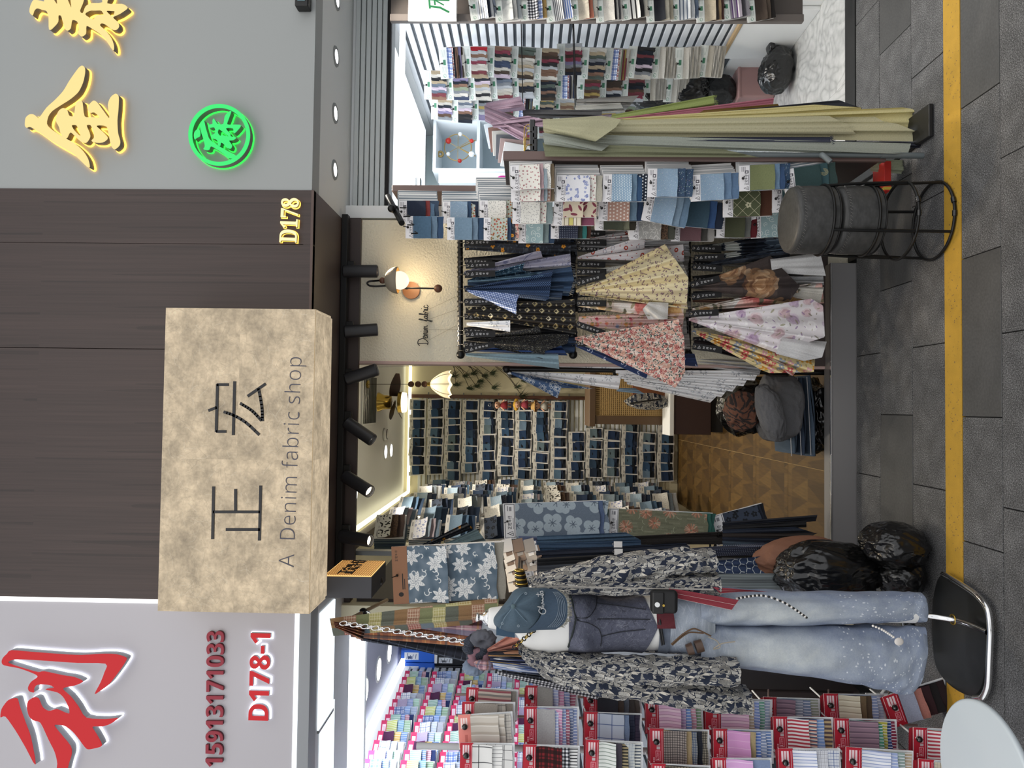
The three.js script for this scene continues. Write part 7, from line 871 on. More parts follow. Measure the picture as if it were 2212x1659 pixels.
// ============================================================ wall lamp and wire lettering on the cream wall
{
  const D = 3.43, t = thing('wall_lamp', 'wall lamp with stone dome, lit globe and brown wooden balls', 'lamp'), u = PX(D), at = (x, y, z = 0) => { const p = W(x, y, D); p.z += z; return p; };
  const stone = S('#a39886', 0.85, { bumpMap: stuccoB, bumpScale: 0.003, side: THREE.DoubleSide }), pl = at(884, 623), c = at(862, 608, 0.03);
  part('wall_plate', cyl(19 * u, 19 * u, 0.014, 0, 0, 0, 40).rotateX(PI / 2).translate(pl.x, pl.y, -DS + 0.008), S('#8a5a34', 0.45), t);
  part('dome', new THREE.SphereGeometry(29 * u, 40, 20, 0, 2 * PI, 0, PI / 2).translate(c.x, c.y, c.z), stone, t); part('dome_inner', new THREE.SphereGeometry(27 * u, 40, 16, 0, 2 * PI, 0, PI / 2).translate(c.x, c.y, c.z), S('#d8a860', 0.5, D2), t);
  part('globe', ball(20 * u, c.x, c.y - 4 * u, c.z, 28), glow('#fff1d8', 0.95), t);
  part('arm', tube([at(836, 617), at(812, 618.5), at(798, 617), at(793, 612), at(797, 608), at(808, 607), at(822, 607.5, 0.02)], 0.0045, 40, 8), M.blackMetal, t); part('stem', rod(at(878, 623, 0.01), at(940, 624, 0.01), 0.004), M.blackMetal, t); part('stem', rod(at(836, 617), at(880, 623, -0.01), 0.0045), M.blackMetal, t);
  const b1 = at(828, 607.5, 0.02), b2 = at(947, 624, 0.01); part('wooden_ball', ball(7 * u, b1.x, b1.y, b1.z), M.walnut, t); part('wooden_ball', ball(9 * u, b2.x, b2.y, b2.z), M.walnut, t);
  const l = new THREE.PointLight('#ffe2b0', 0.1, 0, 2); l.position.set(c.x, c.y - 20 * u, c.z); l.castShadow = true; l.shadow.radius = 2; scene.add(l);
  const w = thing('wire_lettering', 'black script wire lettering reading Denim fabric on the cream wall', 'lettering');
  const Lt = { D: [[[0.15, 0.95], [0.2, 0.1], [0, 0], [0.4, 0], [0.8, 0.45], [0.6, 0.95], [0.1, 1], [-0.1, 0.8]]], e: [[[0, 0.22], [0.3, 0.34], [0.2, 0.5], [0.05, 0.3], [0.15, 0.02], [0.42, 0.15]]], n: [[[0, 0.42], [0.06, 0], [0.1, 0.3], [0.26, 0.45], [0.3, 0.05], [0.44, 0.12]]], i: [[[0, 0.45], [0.04, 0.04], [0.2, 0.12]], [[0.08, 0.68], [0.1, 0.72]]], m: [[[0, 0.42], [0.06, 0], [0.1, 0.3], [0.24, 0.45], [0.27, 0], [0.32, 0.3], [0.46, 0.45], [0.5, 0.05], [0.64, 0.12]]], f: [[[0, 0.15], [0.3, 0.75], [0.28, 1], [0.18, 0.75], [0.08, -0.4], [-0.05, -0.35], [0.12, 0.02], [0.38, 0.16]]], a: [[[0.3, 0.4], [0.06, 0.36], [0.05, 0.05], [0.25, 0.12], [0.31, 0.42], [0.33, 0.05], [0.46, 0.12]]], b: [[[0, 0.2], [0.2, 0.85], [0.1, 0.95], [0.08, 0.05], [0.26, 0.08], [0.27, 0.4], [0.14, 0.34], [0.42, 0.3]]], r: [[[0, 0.4], [0.07, 0.52], [0.12, 0.4], [0.25, 0.42], [0.22, 0.08], [0.36, 0.12]]], c: [[[0.3, 0.35], [0.12, 0.46], [0.02, 0.2], [0.15, 0.02], [0.38, 0.15]]] };
  const adv = { D: 0.8, e: 0.4, n: 0.44, i: 0.2, m: 0.64, f: 0.36, a: 0.44, b: 0.38, r: 0.34, c: 0.3, ' ': 0.5 }; let x = 0; const A = W(924, 745, DS - 0.02), Bp = W(928, 660, DS - 0.02), tot = [...'Denim fabric'].reduce((s, k) => s + adv[k], 0), sc = A.distanceTo(Bp) / tot;
  for (const k of 'Denim fabric') { for (const p of Lt[k] ?? []) part('letter_wire', tube(p.map(([a, b]) => [A.x + (x + a) * sc, A.y + b * sc * 1.25, A.z]), 0.0022, 24, 6), M.black, w); x += adv[k]; }
  for (const [x0, y0, x1, y1] of [[924, 736, 984, 704], [926, 712, 990, 712], [926, 690, 988, 668], [927, 668, 986, 640]]) part('support_wire', rod(W(x0, y0, DS - 0.02), W(x1, y1, DS - 0.005), 0.0008, 5), S('#a89c84', 0.6), w);
}
// ============================================================ inside the denim shop
{
  const led = (label, g) => part('diffuser', g, glow('#fff6cc', 2.2), thing('led_strip', label, 'light strip'));
  led('warm glowing strip along the ceiling above the back denim wall', boxAB([-0.86, 2.672, -7.40], [0.86, 2.70, -7.42])); led('warm glowing strip along the ceiling above the left denim wall', boxAB([-0.87, 2.672, -7.4], [-0.85, 2.70, -4.2]));
  struct('trim', boxAB([-0.93, 2.60, -7.45], [-0.88, 2.66, -3.6]), M.brownTrim);
  const ceil = (x, y, Y) => { const p = WF(x, y, Y); return p; };
  const dl = (label, x, y, Y, r, k = 4) => { const p = ceil(x, y, Y), t = thing('downlight', label, 'downlight', [p.x, Y - 0.004, p.z]); part('ring', lathe([[r, -0.002], [r * 1.25, -0.003], [r * 1.3, 0.004], [r, 0.004]], 32), M.white, t); part('lens', cyl(r, r, 0.003, 0, -0.001, 0, 28), glow('#ffffff', k), t); const s = new THREE.SpotLight('#fff4e2', 3.2, 0, 0.95, 0.8, 2); s.position.set(p.x, Y - 0.02, p.z); s.target.position.set(p.x, 0, p.z); s.castShadow = true; scene.add(s, s.target); };
  dl('round lit downlight nearer of the pair in the denim shop ceiling', 832, 976, 2.74, 0.055); dl('round lit downlight farther of the pair in the denim shop ceiling', 844, 973, 2.74, 0.055); dl('round lit downlight behind the fifth spotlight in denim shop ceiling', 766, 1068, 2.74, 0.06);
  for (const [i, [x, z]] of [[-0.35, -4.5], [0.45, -4.7]].entries()) { const q = V(x, 2.74, z), t = thing('downlight', ['round lit downlight near the entrance, left side, denim shop ceiling', 'round lit downlight near the entrance, right side, denim shop ceiling'][i], 'downlight', [x, 2.736, z]); part('ring', torus(0.058, 0.008), M.white, t); part('lens', cyl(0.052, 0.052, 0.003, 0, -0.001, 0), glow('#ffffff', 4), t); const s = new THREE.SpotLight('#fff4e2', 3, 0, 0.95, 0.8, 2); s.position.set(x, 2.72, z); s.target.position.set(x, 0, z); s.castShadow = true; scene.add(s, s.target); }  // two added downlights out of view, brightening the front of the denim shop
  const vp = ceil(796, 864, 2.74), v = thing('ceiling_vent', 'grey grille air vent in the denim shop ceiling', 'vent', [vp.x, 2.735, vp.z]); part('frame', box(0.4, 0.012, 0.5, 0, 0, 0, 0.003), M.white, v); for (let k = 0; k < 8; k++) part('slat', box(0.36, 0.008, 0.035, 0, -0.008, -0.2 + k * 0.057), S('#4c4e4c', 0.6), v);
  const sp = ceil(829, 938, 2.74), sd = thing('smoke_detector', 'round white smoke detector on the denim shop ceiling', 'detector', [sp.x, 2.738, sp.z]); part('body', lathe([[0, -0.04], [0.03, -0.04], [0.05, -0.02], [0.055, 0], [0, 0]], 28), M.white, sd); part('grille', torus(0.04, 0.004, 0, -0.028, 0), M.dark, sd);
  // pendant
  const D = 5.6, u = PX(D), P0 = W(788, 830, D), t = thing('pendant_lamp', 'pendant lamp with white scalloped shade under three wooden balls', 'lamp'), at = (x, y) => W(x, y, D);
  part('canopy', cyl(0.03, 0.03, 0.03, P0.x, 2.725, P0.z), M.brass, t); part('cord', rod([P0.x, 2.72, P0.z], at(881, 830), 0.002), M.blackMetal, t); for (const x of [888, 903, 917]) { const p = at(x, 830); part('wooden_ball', ball(6.8 * u, p.x, p.y, p.z), M.walnut, t); } const bp = at(926, 830); part('socket', cyl(0.012, 0.018, 0.03, bp.x, bp.y, bp.z), M.brass, t);
  const sh = at(930, 830), lin = P('#e0dccc', 0.9, { transmission: 0.3, thickness: 0, side: THREE.DoubleSide }); part('shade', surf((s, q) => { const a = s * 2 * PI, r = u * (6 + 23 * Math.sin(Math.min(1, q * 1.05) * PI / 2) ** 0.8) * (1 + 0.05 * Math.cos(8 * a) * q), y = sh.y - u * 45 * q + u * (q > 0.8 ? 5 * (q - 0.8) * 5 * Math.abs(Math.sin(4 * a)) : 0); return [sh.x + r * Math.cos(a), y, sh.z + r * Math.sin(a)]; }, 64, 16, null, true), lin, t);
  for (let k = 0; k < 8; k++) { const a = k * PI / 4; part('rib', tube([0, 0.3, 0.6, 0.95].map((q) => { const r = u * (6.6 + 23 * Math.sin(Math.min(1, q * 1.05) * PI / 2) ** 0.8) * (1 + 0.05 * q); return [sh.x + r * Math.cos(a), sh.y - u * 45 * q, sh.z + r * Math.sin(a)]; }), 0.0022, 16, 5), S('#b8b098', 0.8), t); }
  part('bulb', ball(0.025, sh.x, sh.y - 0.08, sh.z), glow('#fff0d0', 1), t); const pl = new THREE.PointLight('#ffedcc', 0.12, 0, 2); pl.position.set(sh.x, sh.y - 0.08, sh.z); pl.castShadow = true; scene.add(pl);
  // fan lamp
  const F0 = W(850, 869, 6.1), f = thing('ceiling_fan', 'brown bladed ceiling fan with brass body and round lit lamp', 'fan'), uf = PX(6.1); part('body', lathe([[0.08, 0.13], [0.08, 0.1], [0.06, 0.06], [0.055, 0], [0, 0]].map(([r, y]) => [r, y]), 32).translate(F0.x, F0.y + 0.02, F0.z), M.brass, f); part('rod', cyl(0.02, 0.02, 2.73 - F0.y - 0.14, F0.x, (2.73 + F0.y + 0.14) / 2, F0.z), M.brass, f);
  for (let k = 0; k < 3; k++) { const g = surf((s, q) => { const r = lerp(0.05, 0.24, q), w = 0.05 * Math.sin(PI * (0.25 + 0.7 * q)) + 0.015, z = (s - 0.5) * 2 * w; return [r, 0.5 * z - 0.03 * q, z]; }, 10, 14).rotateY(k * 2.09 + 0.0).translate(F0.x, F0.y, F0.z); part('blade', g, S('#33241f', 0.45, D2), f); }
  part('lamp_ring', cyl(0.088, 0.088, 0.03, F0.x, F0.y - 0.06, F0.z, 40), M.brass, f); part('lamp_disc', cyl(0.085, 0.08, 0.03, F0.x, F0.y - 0.09, F0.z, 40), glow('#fff4cc', 1.8), f);
  const fl = new THREE.PointLight('#fff0cc', 0.3, 0, 2); fl.position.set(F0.x, F0.y - 0.14, F0.z); fl.castShadow = true; scene.add(fl);
  // pine twigs on the cream wall behind
  const pine = thing('pine_branches', 'dark green pine twigs spreading over the pale back wall', 'branches'), Dp = 7.3, stemM = S('#4a4034', 0.8), nm = S('#33422e', 0.8, D2);
  const roots = [[975, 784], [1000, 784], [1060, 784]], tufts = [[984, 831, 0], [1005, 812, 0], [1023, 807, 1], [1046, 812, 1], [1067, 837, 1], [1036, 824, 1], [1014, 839, 0], [1029, 834, 0], [1116, 836, 2], [1128, 856, 2], [1063, 807, 1], [1131, 823, 2], [980, 812, 0]];
  for (const [x, y, r] of tufts) { const p = W(x, y, Dp), q = W(...roots[r], Dp), m = W((x + roots[r][0]) / 2 + 4, (y + roots[r][1]) / 2 - 5, Dp - 0.04); part('twig', tube([q, m, p], 0.003, 14, 5), stemM, pine); const gs = []; for (let k = 0; k < 46; k++) { const a = rr(-1.2, 1.2), d = V(Math.sin(a) * rr(0.4, 1), -Math.cos(a) - 0.1, rr(-0.5, 0.6)).normalize(), l = rr(0.05, 0.1), o = p.clone().add(V(rr(-0.012, 0.012), rr(-0.01, 0.03), 0)); const side = V(0.0022, 0.001, 0.0012), e = o.clone().addScaledVector(d, l); const g = new THREE.BufferGeometry(); g.setAttribute('position', new THREE.Float32BufferAttribute([...o.clone().add(side).toArray(), ...o.clone().sub(side).toArray(), ...e.toArray()], 3)); g.computeVertexNormals(); gs.push(g); } const m2 = part('needle_tuft', gs, nm, pine); m2.userData.kind = 'stuff'; }
  // three little dolls on hooks
  const doll = (label, x, y, hair, dress, hat) => { const p = W(x, y, 7.2), t = thing('doll', label, 'doll', p); part('head', ball(0.036, 0, 0.03, 0.02, 18), S('#d8a88c', 0.6), t); part('hair', new THREE.SphereGeometry(0.041, 18, 12, 0, 2 * PI, 0, 1.7).rotateX(-0.5).translate(0, 0.034, 0.014), S(hair, 0.8, D2), t); part('hair_bun', ball(0.02, -0.04, 0.04, 0.01, 12), S(hair, 0.8), t); part('hair_bun', ball(0.02, 0.04, 0.04, 0.01, 12), S(hair, 0.8), t); part('dress', lathe([[0.012, 0], [0.03, -0.03], [0.045, -0.075], [0, -0.075]], 20).translate(0, 0, 0.02), COT(dress), t); for (const s of [-1, 1]) { part('arm', rod([s * 0.02, -0.012, 0.02], [s * 0.05, -0.045, 0.03], 0.008, 8), S('#d8a88c', 0.6), t); part('leg', rod([s * 0.015, -0.07, 0.02], [s * 0.016, -0.11, 0.024], 0.009, 8), S('#d8a88c', 0.6), t); part('eye', ball(0.005, s * 0.014, 0.03, 0.054, 8), M.black, t); } if (hat) part('hat', lathe([[0.06, 0.05], [0.04, 0.055], [0.034, 0.085], [0, 0.092]], 24).translate(0, 0, 0.012), S(hat, 0.8, D2), t); part('keyring', torus(0.014, 0.002, 0, 0.1, 0.02, 6, 18, false), M.chrome, t); part('wall_hook', rod([0, 0.113, 0.03], [0, 0.113, -0.25], 0.002, 6), M.steel, t); };
  doll('small black haired doll with red dotted dress on back wall', 1080, 875, '#141214', '#a02c38'); doll('small yellow haired doll hanging in the middle on back wall', 1124, 874, '#cfa23c', '#b8485a'); doll('small brown haired doll with a straw hat on back wall', 1166, 877, '#8a5c34', '#d8d4cc', '#c09a5c');
  // counter
  const Dc = 6.06, cx = W(1500, 919, Dc).x, ct = thing('rattan_cabinet', 'wooden counter cabinet with woven rattan panels at the back', 'cabinet'), oak = S('#5e4832', 0.55), yT = W(1273, 900, Dc).y, y0 = W(1443, 900, Dc).y, bw = 0.9 - cx;
  part('top_board', boxAB([cx - 0.02, yT - 0.05, -Dc + 0.01], [0.89, yT, -Dc - 0.5], 0.005), oak, ct); part('stile', boxAB([cx, y0 - 0.35, -Dc], [cx + 0.07, yT - 0.05, -Dc - 0.5], 0.004), oak, ct); part('bottom_rail', boxAB([cx + 0.07, y0 - 0.35, -Dc], [0.89, y0 - 0.0, -Dc - 0.5], 0.004), oak, ct);
  part('panel_back', boxAB([cx + 0.07, y0, -Dc - 0.03], [0.89, yT - 0.05, -Dc - 0.06]), S('#8a6c40', 0.8), ct);
  const cane = []; for (let k = 0; k < 60; k++) cane.push(boxAB([cx + 0.07 + k * 0.0165, y0, -Dc - 0.014], [cx + 0.07 + k * 0.0165 + 0.009, yT - 0.05, -Dc - 0.018])); for (let k = 0; k < 34; k++) cane.push(boxAB([cx + 0.07, y0 + k * 0.0165, -Dc - 0.0125], [0.89, y0 + k * 0.0165 + 0.009, -Dc - 0.0165])); const cm = part('woven_cane', cane, S('#b39460', 0.7), ct); cm.userData.kind = 'stuff';
  const Dd = 5.72, d0 = W(1500, 939, Dd).x, dc = thing('drawer_chest', 'low dark brown chest with a white top before rattan cabinet', 'chest'), dT = W(1446, 900, Dd).y, dB = Math.max(0.02, W(1536, 900, Dd).y); part('top', boxAB([d0 - 0.01, dT - 0.035, -Dd + 0.01], [0.6, dT, -Dd - 0.3], 0.005), M.white, dc); part('drawer', boxAB([d0, dB, -Dd], [0.6, dT - 0.036, -Dd - 0.29], 0.004), S('#3d2a27', 0.5), dc); part('plinth', boxAB([d0 + 0.02, 0, -Dd - 0.02], [0.58, dB, -Dd - 0.3]), M.dark, dc);
  const on = (x, y) => { const p = W(x, y, Dd + 0.1); return p; }; const bg1 = on(1440, 868), bd = thing('plush_bag', 'grey and white bundle with dark cords on the brown chest', 'bundle', [bg1.x, dT, -Dd - 0.08]); part('body', blob(0.13, 0.34, 0.1, { seed: 41, crease: 1.2, det: 16 }), F.lace, bd); part('strap', tube([[-0.02, 0.3, 0.05], [0.0, 0.2, 0.07], [0.02, 0.05, 0.06]], 0.006, 12, 6), M.black, bd);
  for (let k = 0; k < 2; k++) { const p = on(1420, 850); const b = thing('wooden_board', ['orange brown wooden board standing behind the bundle on chest', 'darker wooden board leaning by the pink cloth on chest'][k], 'board', [p.x + k * 0.07, dT, -Dd - 0.2 - k * 0.03]); part('board', box(0.16, 0.26 - k * 0.05, 0.02, 0, 0.13 - k * 0.025, 0, 0.004), S(['#7c4a2a', '#5e3822'][k], 0.5), b); part('edge', box(0.01, 0.26 - k * 0.05, 0.022, -0.08, 0.13 - k * 0.025, 0, 0.003), M.walnut, b); }
  const pc = on(1440, 852), pk = thing('folded_cloth', 'folded dusty pink cloth standing on the brown chest', 'cloth', [pc.x + 0.1, dT, -Dd - 0.06]); for (let k = 0; k < 3; k++) part('fold', box(0.13, 0.035, 0.12, 0, 0.02 + k * 0.034, 0, 0.012), COT('#9a6a80'), pk);
  const chn = thing('bead_chain', 'thin silver bead chain hanging beside the cream wall edge', 'chain'), c0 = W(800, 793, 3.6), c1 = W(1090, 786, 3.6), bb = []; for (let k = 0; k < 110; k++) { const p = c0.clone().lerp(c1, k / 109); bb.push(ball(0.0022, p.x, p.y, p.z, 5)); } part('beads', bb, M.chrome, chn).userData.kind = 'stuff';
}
// ============================================================ fittings of the right shop
{
  const D = 3.575, xA = W(800, 458, D).x, sh = structGroup('trim_2'), yT = W(764, 250, D).y, yB = W(834, 250, D).y; part('shutter_box', boxAB([xA, yB, -D - 0.02], [3.0, yT, -D - 0.2]), M.shutterDark, sh); for (let k = 0; k < 6; k++) { const h = (yT - yB) / 6; part('shutter_slat', boxAB([xA, yB + k * h + 0.002, -D], [3.0, yB + (k + 1) * h - 0.002, -D - 0.02], 0.004), M.shutter, sh); } part('shutter_end', boxAB([W(800, 476, D).x, yB - 0.03, -D + 0.004], [xA - 0.001, yT + 0.0, -D - 0.2], 0.003), M.whiteGloss, sh); part('bottom_bar', boxAB([xA, yB - 0.016, -D - 0.004], [3.0, yB, -D - 0.03]), M.dark, sh);
  const sl = thing('led_strip', 'white glowing strip under the grey roller shutter box', 'light strip'); part('diffuser', boxAB([xA + 0.02, yB - 0.05, -3.78], [2.1, yB - 0.022, -3.8]), glow('#f4faff', 1.6), sl);  // added glowing strip, stands for the bright ceiling below the shutter box
  const so = W(676, 300, 2.965).y; for (const [i, [x, y]] of [[727, 0], [725, 122], [723, 245], [722, 367]].entries()) { const p = WF(x, y, so), t = thing('downlight', `white recessed downlight, ${['first', 'second', 'third', 'fourth'][i]} from the right in the right soffit`, 'downlight', [p.x, so - 0.002, p.z]); part('ring', lathe([[0.03, 0.002], [0.031, -0.004], [0.044, -0.003], [0.046, 0.002]], 32), S('#8c908f', 0.5), t); part('lens', cyl(0.03, 0.03, 0.003, 0, -0.001, 0, 28), glow('#ffffff', 4), t); const s = new THREE.SpotLight('#fff6e8', 2.5, 0, 0.7, 0.7, 2); s.position.set(p.x, so - 0.02, p.z); s.target.position.set(p.x, 0, p.z - 0.1); s.castShadow = true; scene.add(s, s.target); }
  // niche cabinet with an ornament
  const Dn = 5.3, a = W(941, 363, Dn), b = W(1086, 262, Dn), cb = thing('niche_cabinet', 'white open shelf cabinet on the right shop back wall', 'cabinet'), wc = S('#dfe6ea', 0.6), z0 = -Dn, z1 = -5.69, th = 0.022, yM = W(1030, 300, Dn).y, yL = W(1072, 300, Dn).y;
  part('side_panel', boxAB([a.x - th, yL - 0.5, z0], [a.x, a.y, z1]), wc, cb); part('side_panel', boxAB([b.x, yL - 0.5, z0], [b.x + th, a.y, z1]), wc, cb); part('top_panel', boxAB([a.x - th, a.y, z0], [b.x + th, a.y + th, z1]), wc, cb); part('shelf', boxAB([a.x, yM - th, z0], [b.x, yM, z1]), wc, cb); part('shelf', boxAB([a.x, yL - 0.2, z0], [b.x, yL - 0.2 + th, z1]), wc, cb); part('back_panel', boxAB([a.x, yL - 0.5, z1 + 0.02], [b.x, a.y, z1]), S('#c4d2d8', 0.7), cb); part('left_cupboard', boxAB([a.x - 0.1, yL - 0.5, z0 - 0.02], [a.x - th - 0.001, a.y - 0.02, z1]), wc, cb);
  const o = W(1024, 320, 5.45), fw = thing('ferris_wheel_ornament', 'toy ferris wheel ornament with red balls in the white cabinet', 'ornament', [o.x, yM, o.z]), gold = S('#a8905a', 0.35, { metalness: 0.6 }); part('base', cyl(0.05, 0.055, 0.02, 0, 0.01, 0), M.white, fw); for (const s of [-1, 1]) part('support', rod([s * 0.06, 0.02, 0], [0, 0.14, 0], 0.004), gold, fw); part('rim', torus(0.1, 0.004, 0, 0.15, 0.012, 6, 36, false), gold, fw); for (let k = 0; k < 6; k++) { const q = k * PI / 3; part('spoke', rod([0, 0.15, 0.012], [0.1 * Math.cos(q), 0.15 + 0.1 * Math.sin(q), 0.012], 0.0022), gold, fw); part('gondola', ball(k % 3 === 1 ? 0.022 : 0.016, 0.1 * Math.cos(q), 0.135 + 0.1 * Math.sin(q), 0.012, 14), k % 2 ? P('#b8281c', 0.3) : M.white, fw); } part('flower', torus(0.018, 0.009, -0.05, 0.28, 0.01, 8, 16, false), gold, fw);
  const rl = W(895, 384, 4.7), lp = thing('ring_lamp', 'hanging lamp of white glowing rings in the right shop', 'lamp', rl); for (let k = 0; k < 3; k++) part('light_ring', torus(0.115, 0.007, 0, 0.03 - k * 0.03, 0, 8, 48).rotateX(0.12), glow('#ffffff', 2.4), lp); part('hub', box(0.05, 0.05, 0.05, -0.03, -0.02, 0, 0.008), M.greyMetal, lp); part('cord', rod([0, 0.03, 0], [0, 2.316 - rl.y, 0], 0.002), M.white, lp);
  const dp = WF(873, 307, 2.316), dt = thing('downlight', 'small lit downlight in the right shop ceiling by the slat wall', 'downlight', [dp.x, 2.312, dp.z]); part('ring', torus(0.05, 0.008), M.white, dt); part('lens', cyl(0.045, 0.045, 0.004, 0, -0.002, 0), glow('#ffffff', 4), dt);
  const pk = W(1080, 403, 4.6), pb = thing('shopping_bag', 'bright pink bag standing behind the divider boards', 'bag', [pk.x, pk.y - 0.12, pk.z]); part('body', blob(0.14, 0.18, 0.1, { seed: 51, crease: 0.5, det: 14 }), P('#c0208c', 0.5), pb); part('white_top', ball(0.02, 0.0, 0.165, 0, 12), M.white, pb); const co = thing('shop_counter', 'white counter behind the divider under the pink bag', 'counter', [pk.x, 0.003, pk.z - 0.05]); part('body', box(0.24, pk.y - 0.16, 0.3, 0, (pk.y - 0.16) / 2, 0, 0.006), M.white, co); part('top', box(0.26, 0.03, 0.32, 0, pk.y - 0.141, 0, 0.006), M.whiteGloss, co);
  for (let k = 0; k < 6; k++) { const p = W(1082 + k * 7, 288 + k * 10, 4.9), bk = thing('booklet', `thin leaning booklet, ${ORD[k]} from the right under the white cabinet`, 'booklet', p, 'booklets leaning under the white cabinet'); bk.rotation.set(0.2, -0.5, 0.3 - k * 0.08); part('cover', box(0.16, 0.2, 0.008, 0, 0, 0, 0.002), [S('#c8d0d4', 0.4), S('#7a5a50', 0.6), S('#b8b4ac', 0.6), S('#5a5c60', 0.6), S('#a08a84', 0.6), S('#d4d4d0', 0.6)][k], bk); part('pages', box(0.155, 0.19, 0.006, 0.002, 0, -0.007), M.white, bk); }
}
// ============================================================ fittings of the left shop
{
  const yS = W(668, 1500, DF).y, q = (x, y) => WF(x, y, yS); 
  for (const [i, [y0, y1]] of [[1325, 1540], [1556, 1700]].entries()) { const A = q(690, y0), B = q(717, y1 - 20), t = thing('glowing_panel', ['glowing white panel in left soffit nearest the cream sign box', 'glowing white panel in left soffit at the bottom picture edge'][i], 'ceiling light'); part('diffuser', boxAB([A.x - 0.0, yS - 0.006, A.z], [W(700, y1, DF + 0.3).x, yS - 0.001, B.z]), glow('#eef8ff', 1.5), t); part('frame', [boxAB([W(700, y1, DF + 0.3).x - 0.012, yS - 0.009, A.z], [W(700, y1, DF + 0.3).x, yS, B.z])], M.greyMetal, t); }
  const D = 3.66, fr = structGroup('trim_3'); for (const [x0, x1, m] of [[719, 729, M.greyMetal], [731, 735, M.dark], [737, 742, M.greyMetal]]) part('frame_bar', boxAB([-2.6, W(x1, 1500, D).y, -D], [-1.0, W(x0, 1500, D).y, -D - 0.05], 0.002), m, fr);
  const tb = thing('tube_light', 'wide white glowing light band inside the left shop front', 'light'), a = W(744, 1390, 3.8), b = W(777, 1700, 3.8); part('diffuser', boxAB([-2.4, b.y, -3.8], [a.x, a.y, -3.83]), glow('#f8fbff', 2.2), tb); part('housing', boxAB([-2.4, b.y - 0.01, -3.832], [a.x, a.y + 0.01, -3.87]), M.white, tb);
  const cs = thing('led_strip', 'white glowing strip along the top of left slat wall', 'light strip'); part('diffuser', boxAB([-2.04, 2.44, -3.9], [-1.98, 2.47, -6.0]), glow('#f2f6ff', 1.6), cs);
  for (const [i, [x, y]] of [[788, 1492], [817, 1446], [840, 1407]].entries()) { const p = WF(x, y, 2.5), t = thing('downlight', `large round downlight, ${['nearest', 'middle', 'farthest'][i]} of three in the left shop ceiling`, 'downlight', [p.x, 2.497, p.z]); part('ring', lathe([[0.07, -0.002], [0.085, -0.004], [0.088, 0.003]], 32), M.white, t); part('lens', cyl(0.07, 0.07, 0.004, 0, -0.002, 0, 32), glow('#ffffff', 3.5), t); }
  const Df = 5.95; const sh = W(943, 1430, Df), s2 = thing('wall_shelf', 'white wall shelves carrying blue and black folders', 'shelf'); part('board', boxAB([-2.0, sh.y - 0.02, -Df + 0.14], [-1.0, sh.y, -6.08]), M.white, s2); part('board', boxAB([-2.0, W(1014, 1430, Df).y - 0.02, -Df + 0.14], [-1.0, W(1014, 1430, Df).y, -6.08]), M.white, s2);
  const spine = (bgc, ink) => printed(64, 128, (x, w, h) => { x.fillStyle = bgc; x.fillRect(0, 0, w, h); x.fillStyle = '#eef2f6'; x.fillRect(10, 8, 44, 60); x.strokeStyle = ink; chars(x, 14, 24, 16, -15); x.lineWidth = 2; for (let k = 0; k < 4; k++) { x.beginPath(); x.moveTo(16, 18 + k * 12); x.lineTo(rr(36, 50), 22 + k * 12); x.stroke(); } });
  const fold = (label, b, c, ink) => { const w = (b[3] - b[1]) * PX(Df), h = (b[2] - b[0]) * PX(Df), p = W(b[2], (b[1] + b[3]) / 2, Df), t = thing('binder', label, 'binder', [p.x, p.y, -Df]); part('cover', box(w, h, 0.2, 0, h / 2, 0, 0.006), P(c, 0.4), t); part('spine_label', printBox(w * 0.86, h * 0.9, 0.002, 0, h * 0.5, 0.1015), spine(c, ink), t); };
  fold('bright blue binder with white label, right one on the shelf', [871, 1396, 942, 1422], '#2c6cd8', '#203a70'); fold('bright blue binder with a slanted white label, left one on shelf', [871, 1424, 942, 1456], '#2a66d0', '#203a70'); fold('black binder with white label, right one on lower shelf', [944, 1408, 1013, 1428], '#1c1e24', '#50545c'); fold('black binder with wide white label on the lower shelf', [944, 1430, 1013, 1466], '#22242a', '#5a5e68');
}
{ const Dq = 3.25, a = W(1600, 1488, Dq), b = W(1600, 1640, Dq), t = thing('base_cabinet', 'dark brown wooden base cabinet in shade behind the jeans', 'cabinet'), m = S('#2a1f1e', 0.6); part('body', boxAB([b.x, 0.06, -Dq], [a.x, a.y - 0.02, -Dq - 0.4], 0.004), m, t); part('top', boxAB([b.x - 0.01, a.y - 0.019, -Dq + 0.012], [a.x + 0.01, a.y, -Dq - 0.41], 0.003), m, t); part('plinth', boxAB([b.x + 0.01, 0, -Dq - 0.02], [a.x - 0.01, 0.06, -Dq - 0.38]), M.black, t); for (let k = 0; k < 3; k++) part('door', boxAB([lerp(b.x, a.x, k / 3) + 0.003, 0.09, -Dq + 0.001], [lerp(b.x, a.x, (k + 1) / 3) - 0.003, a.y - 0.04, -Dq + 0.014], 0.004), m, t); const p = W(1905, 1480, 3.1), q = W(1935, 1500, 3.1), r = W(1870, 1500, 3.1), w = thing('shelf_bracket', 'small white triangular shelf bracket by the dark base cabinet', 'bracket'); part('arm', rod(r, q, 0.006), M.white, w); part('brace', rod(r, W(1932, 1462, 3.1), 0.005), M.white, w); part('upright', rod(q, W(1932, 1462, 3.1), 0.006), M.white, w); }
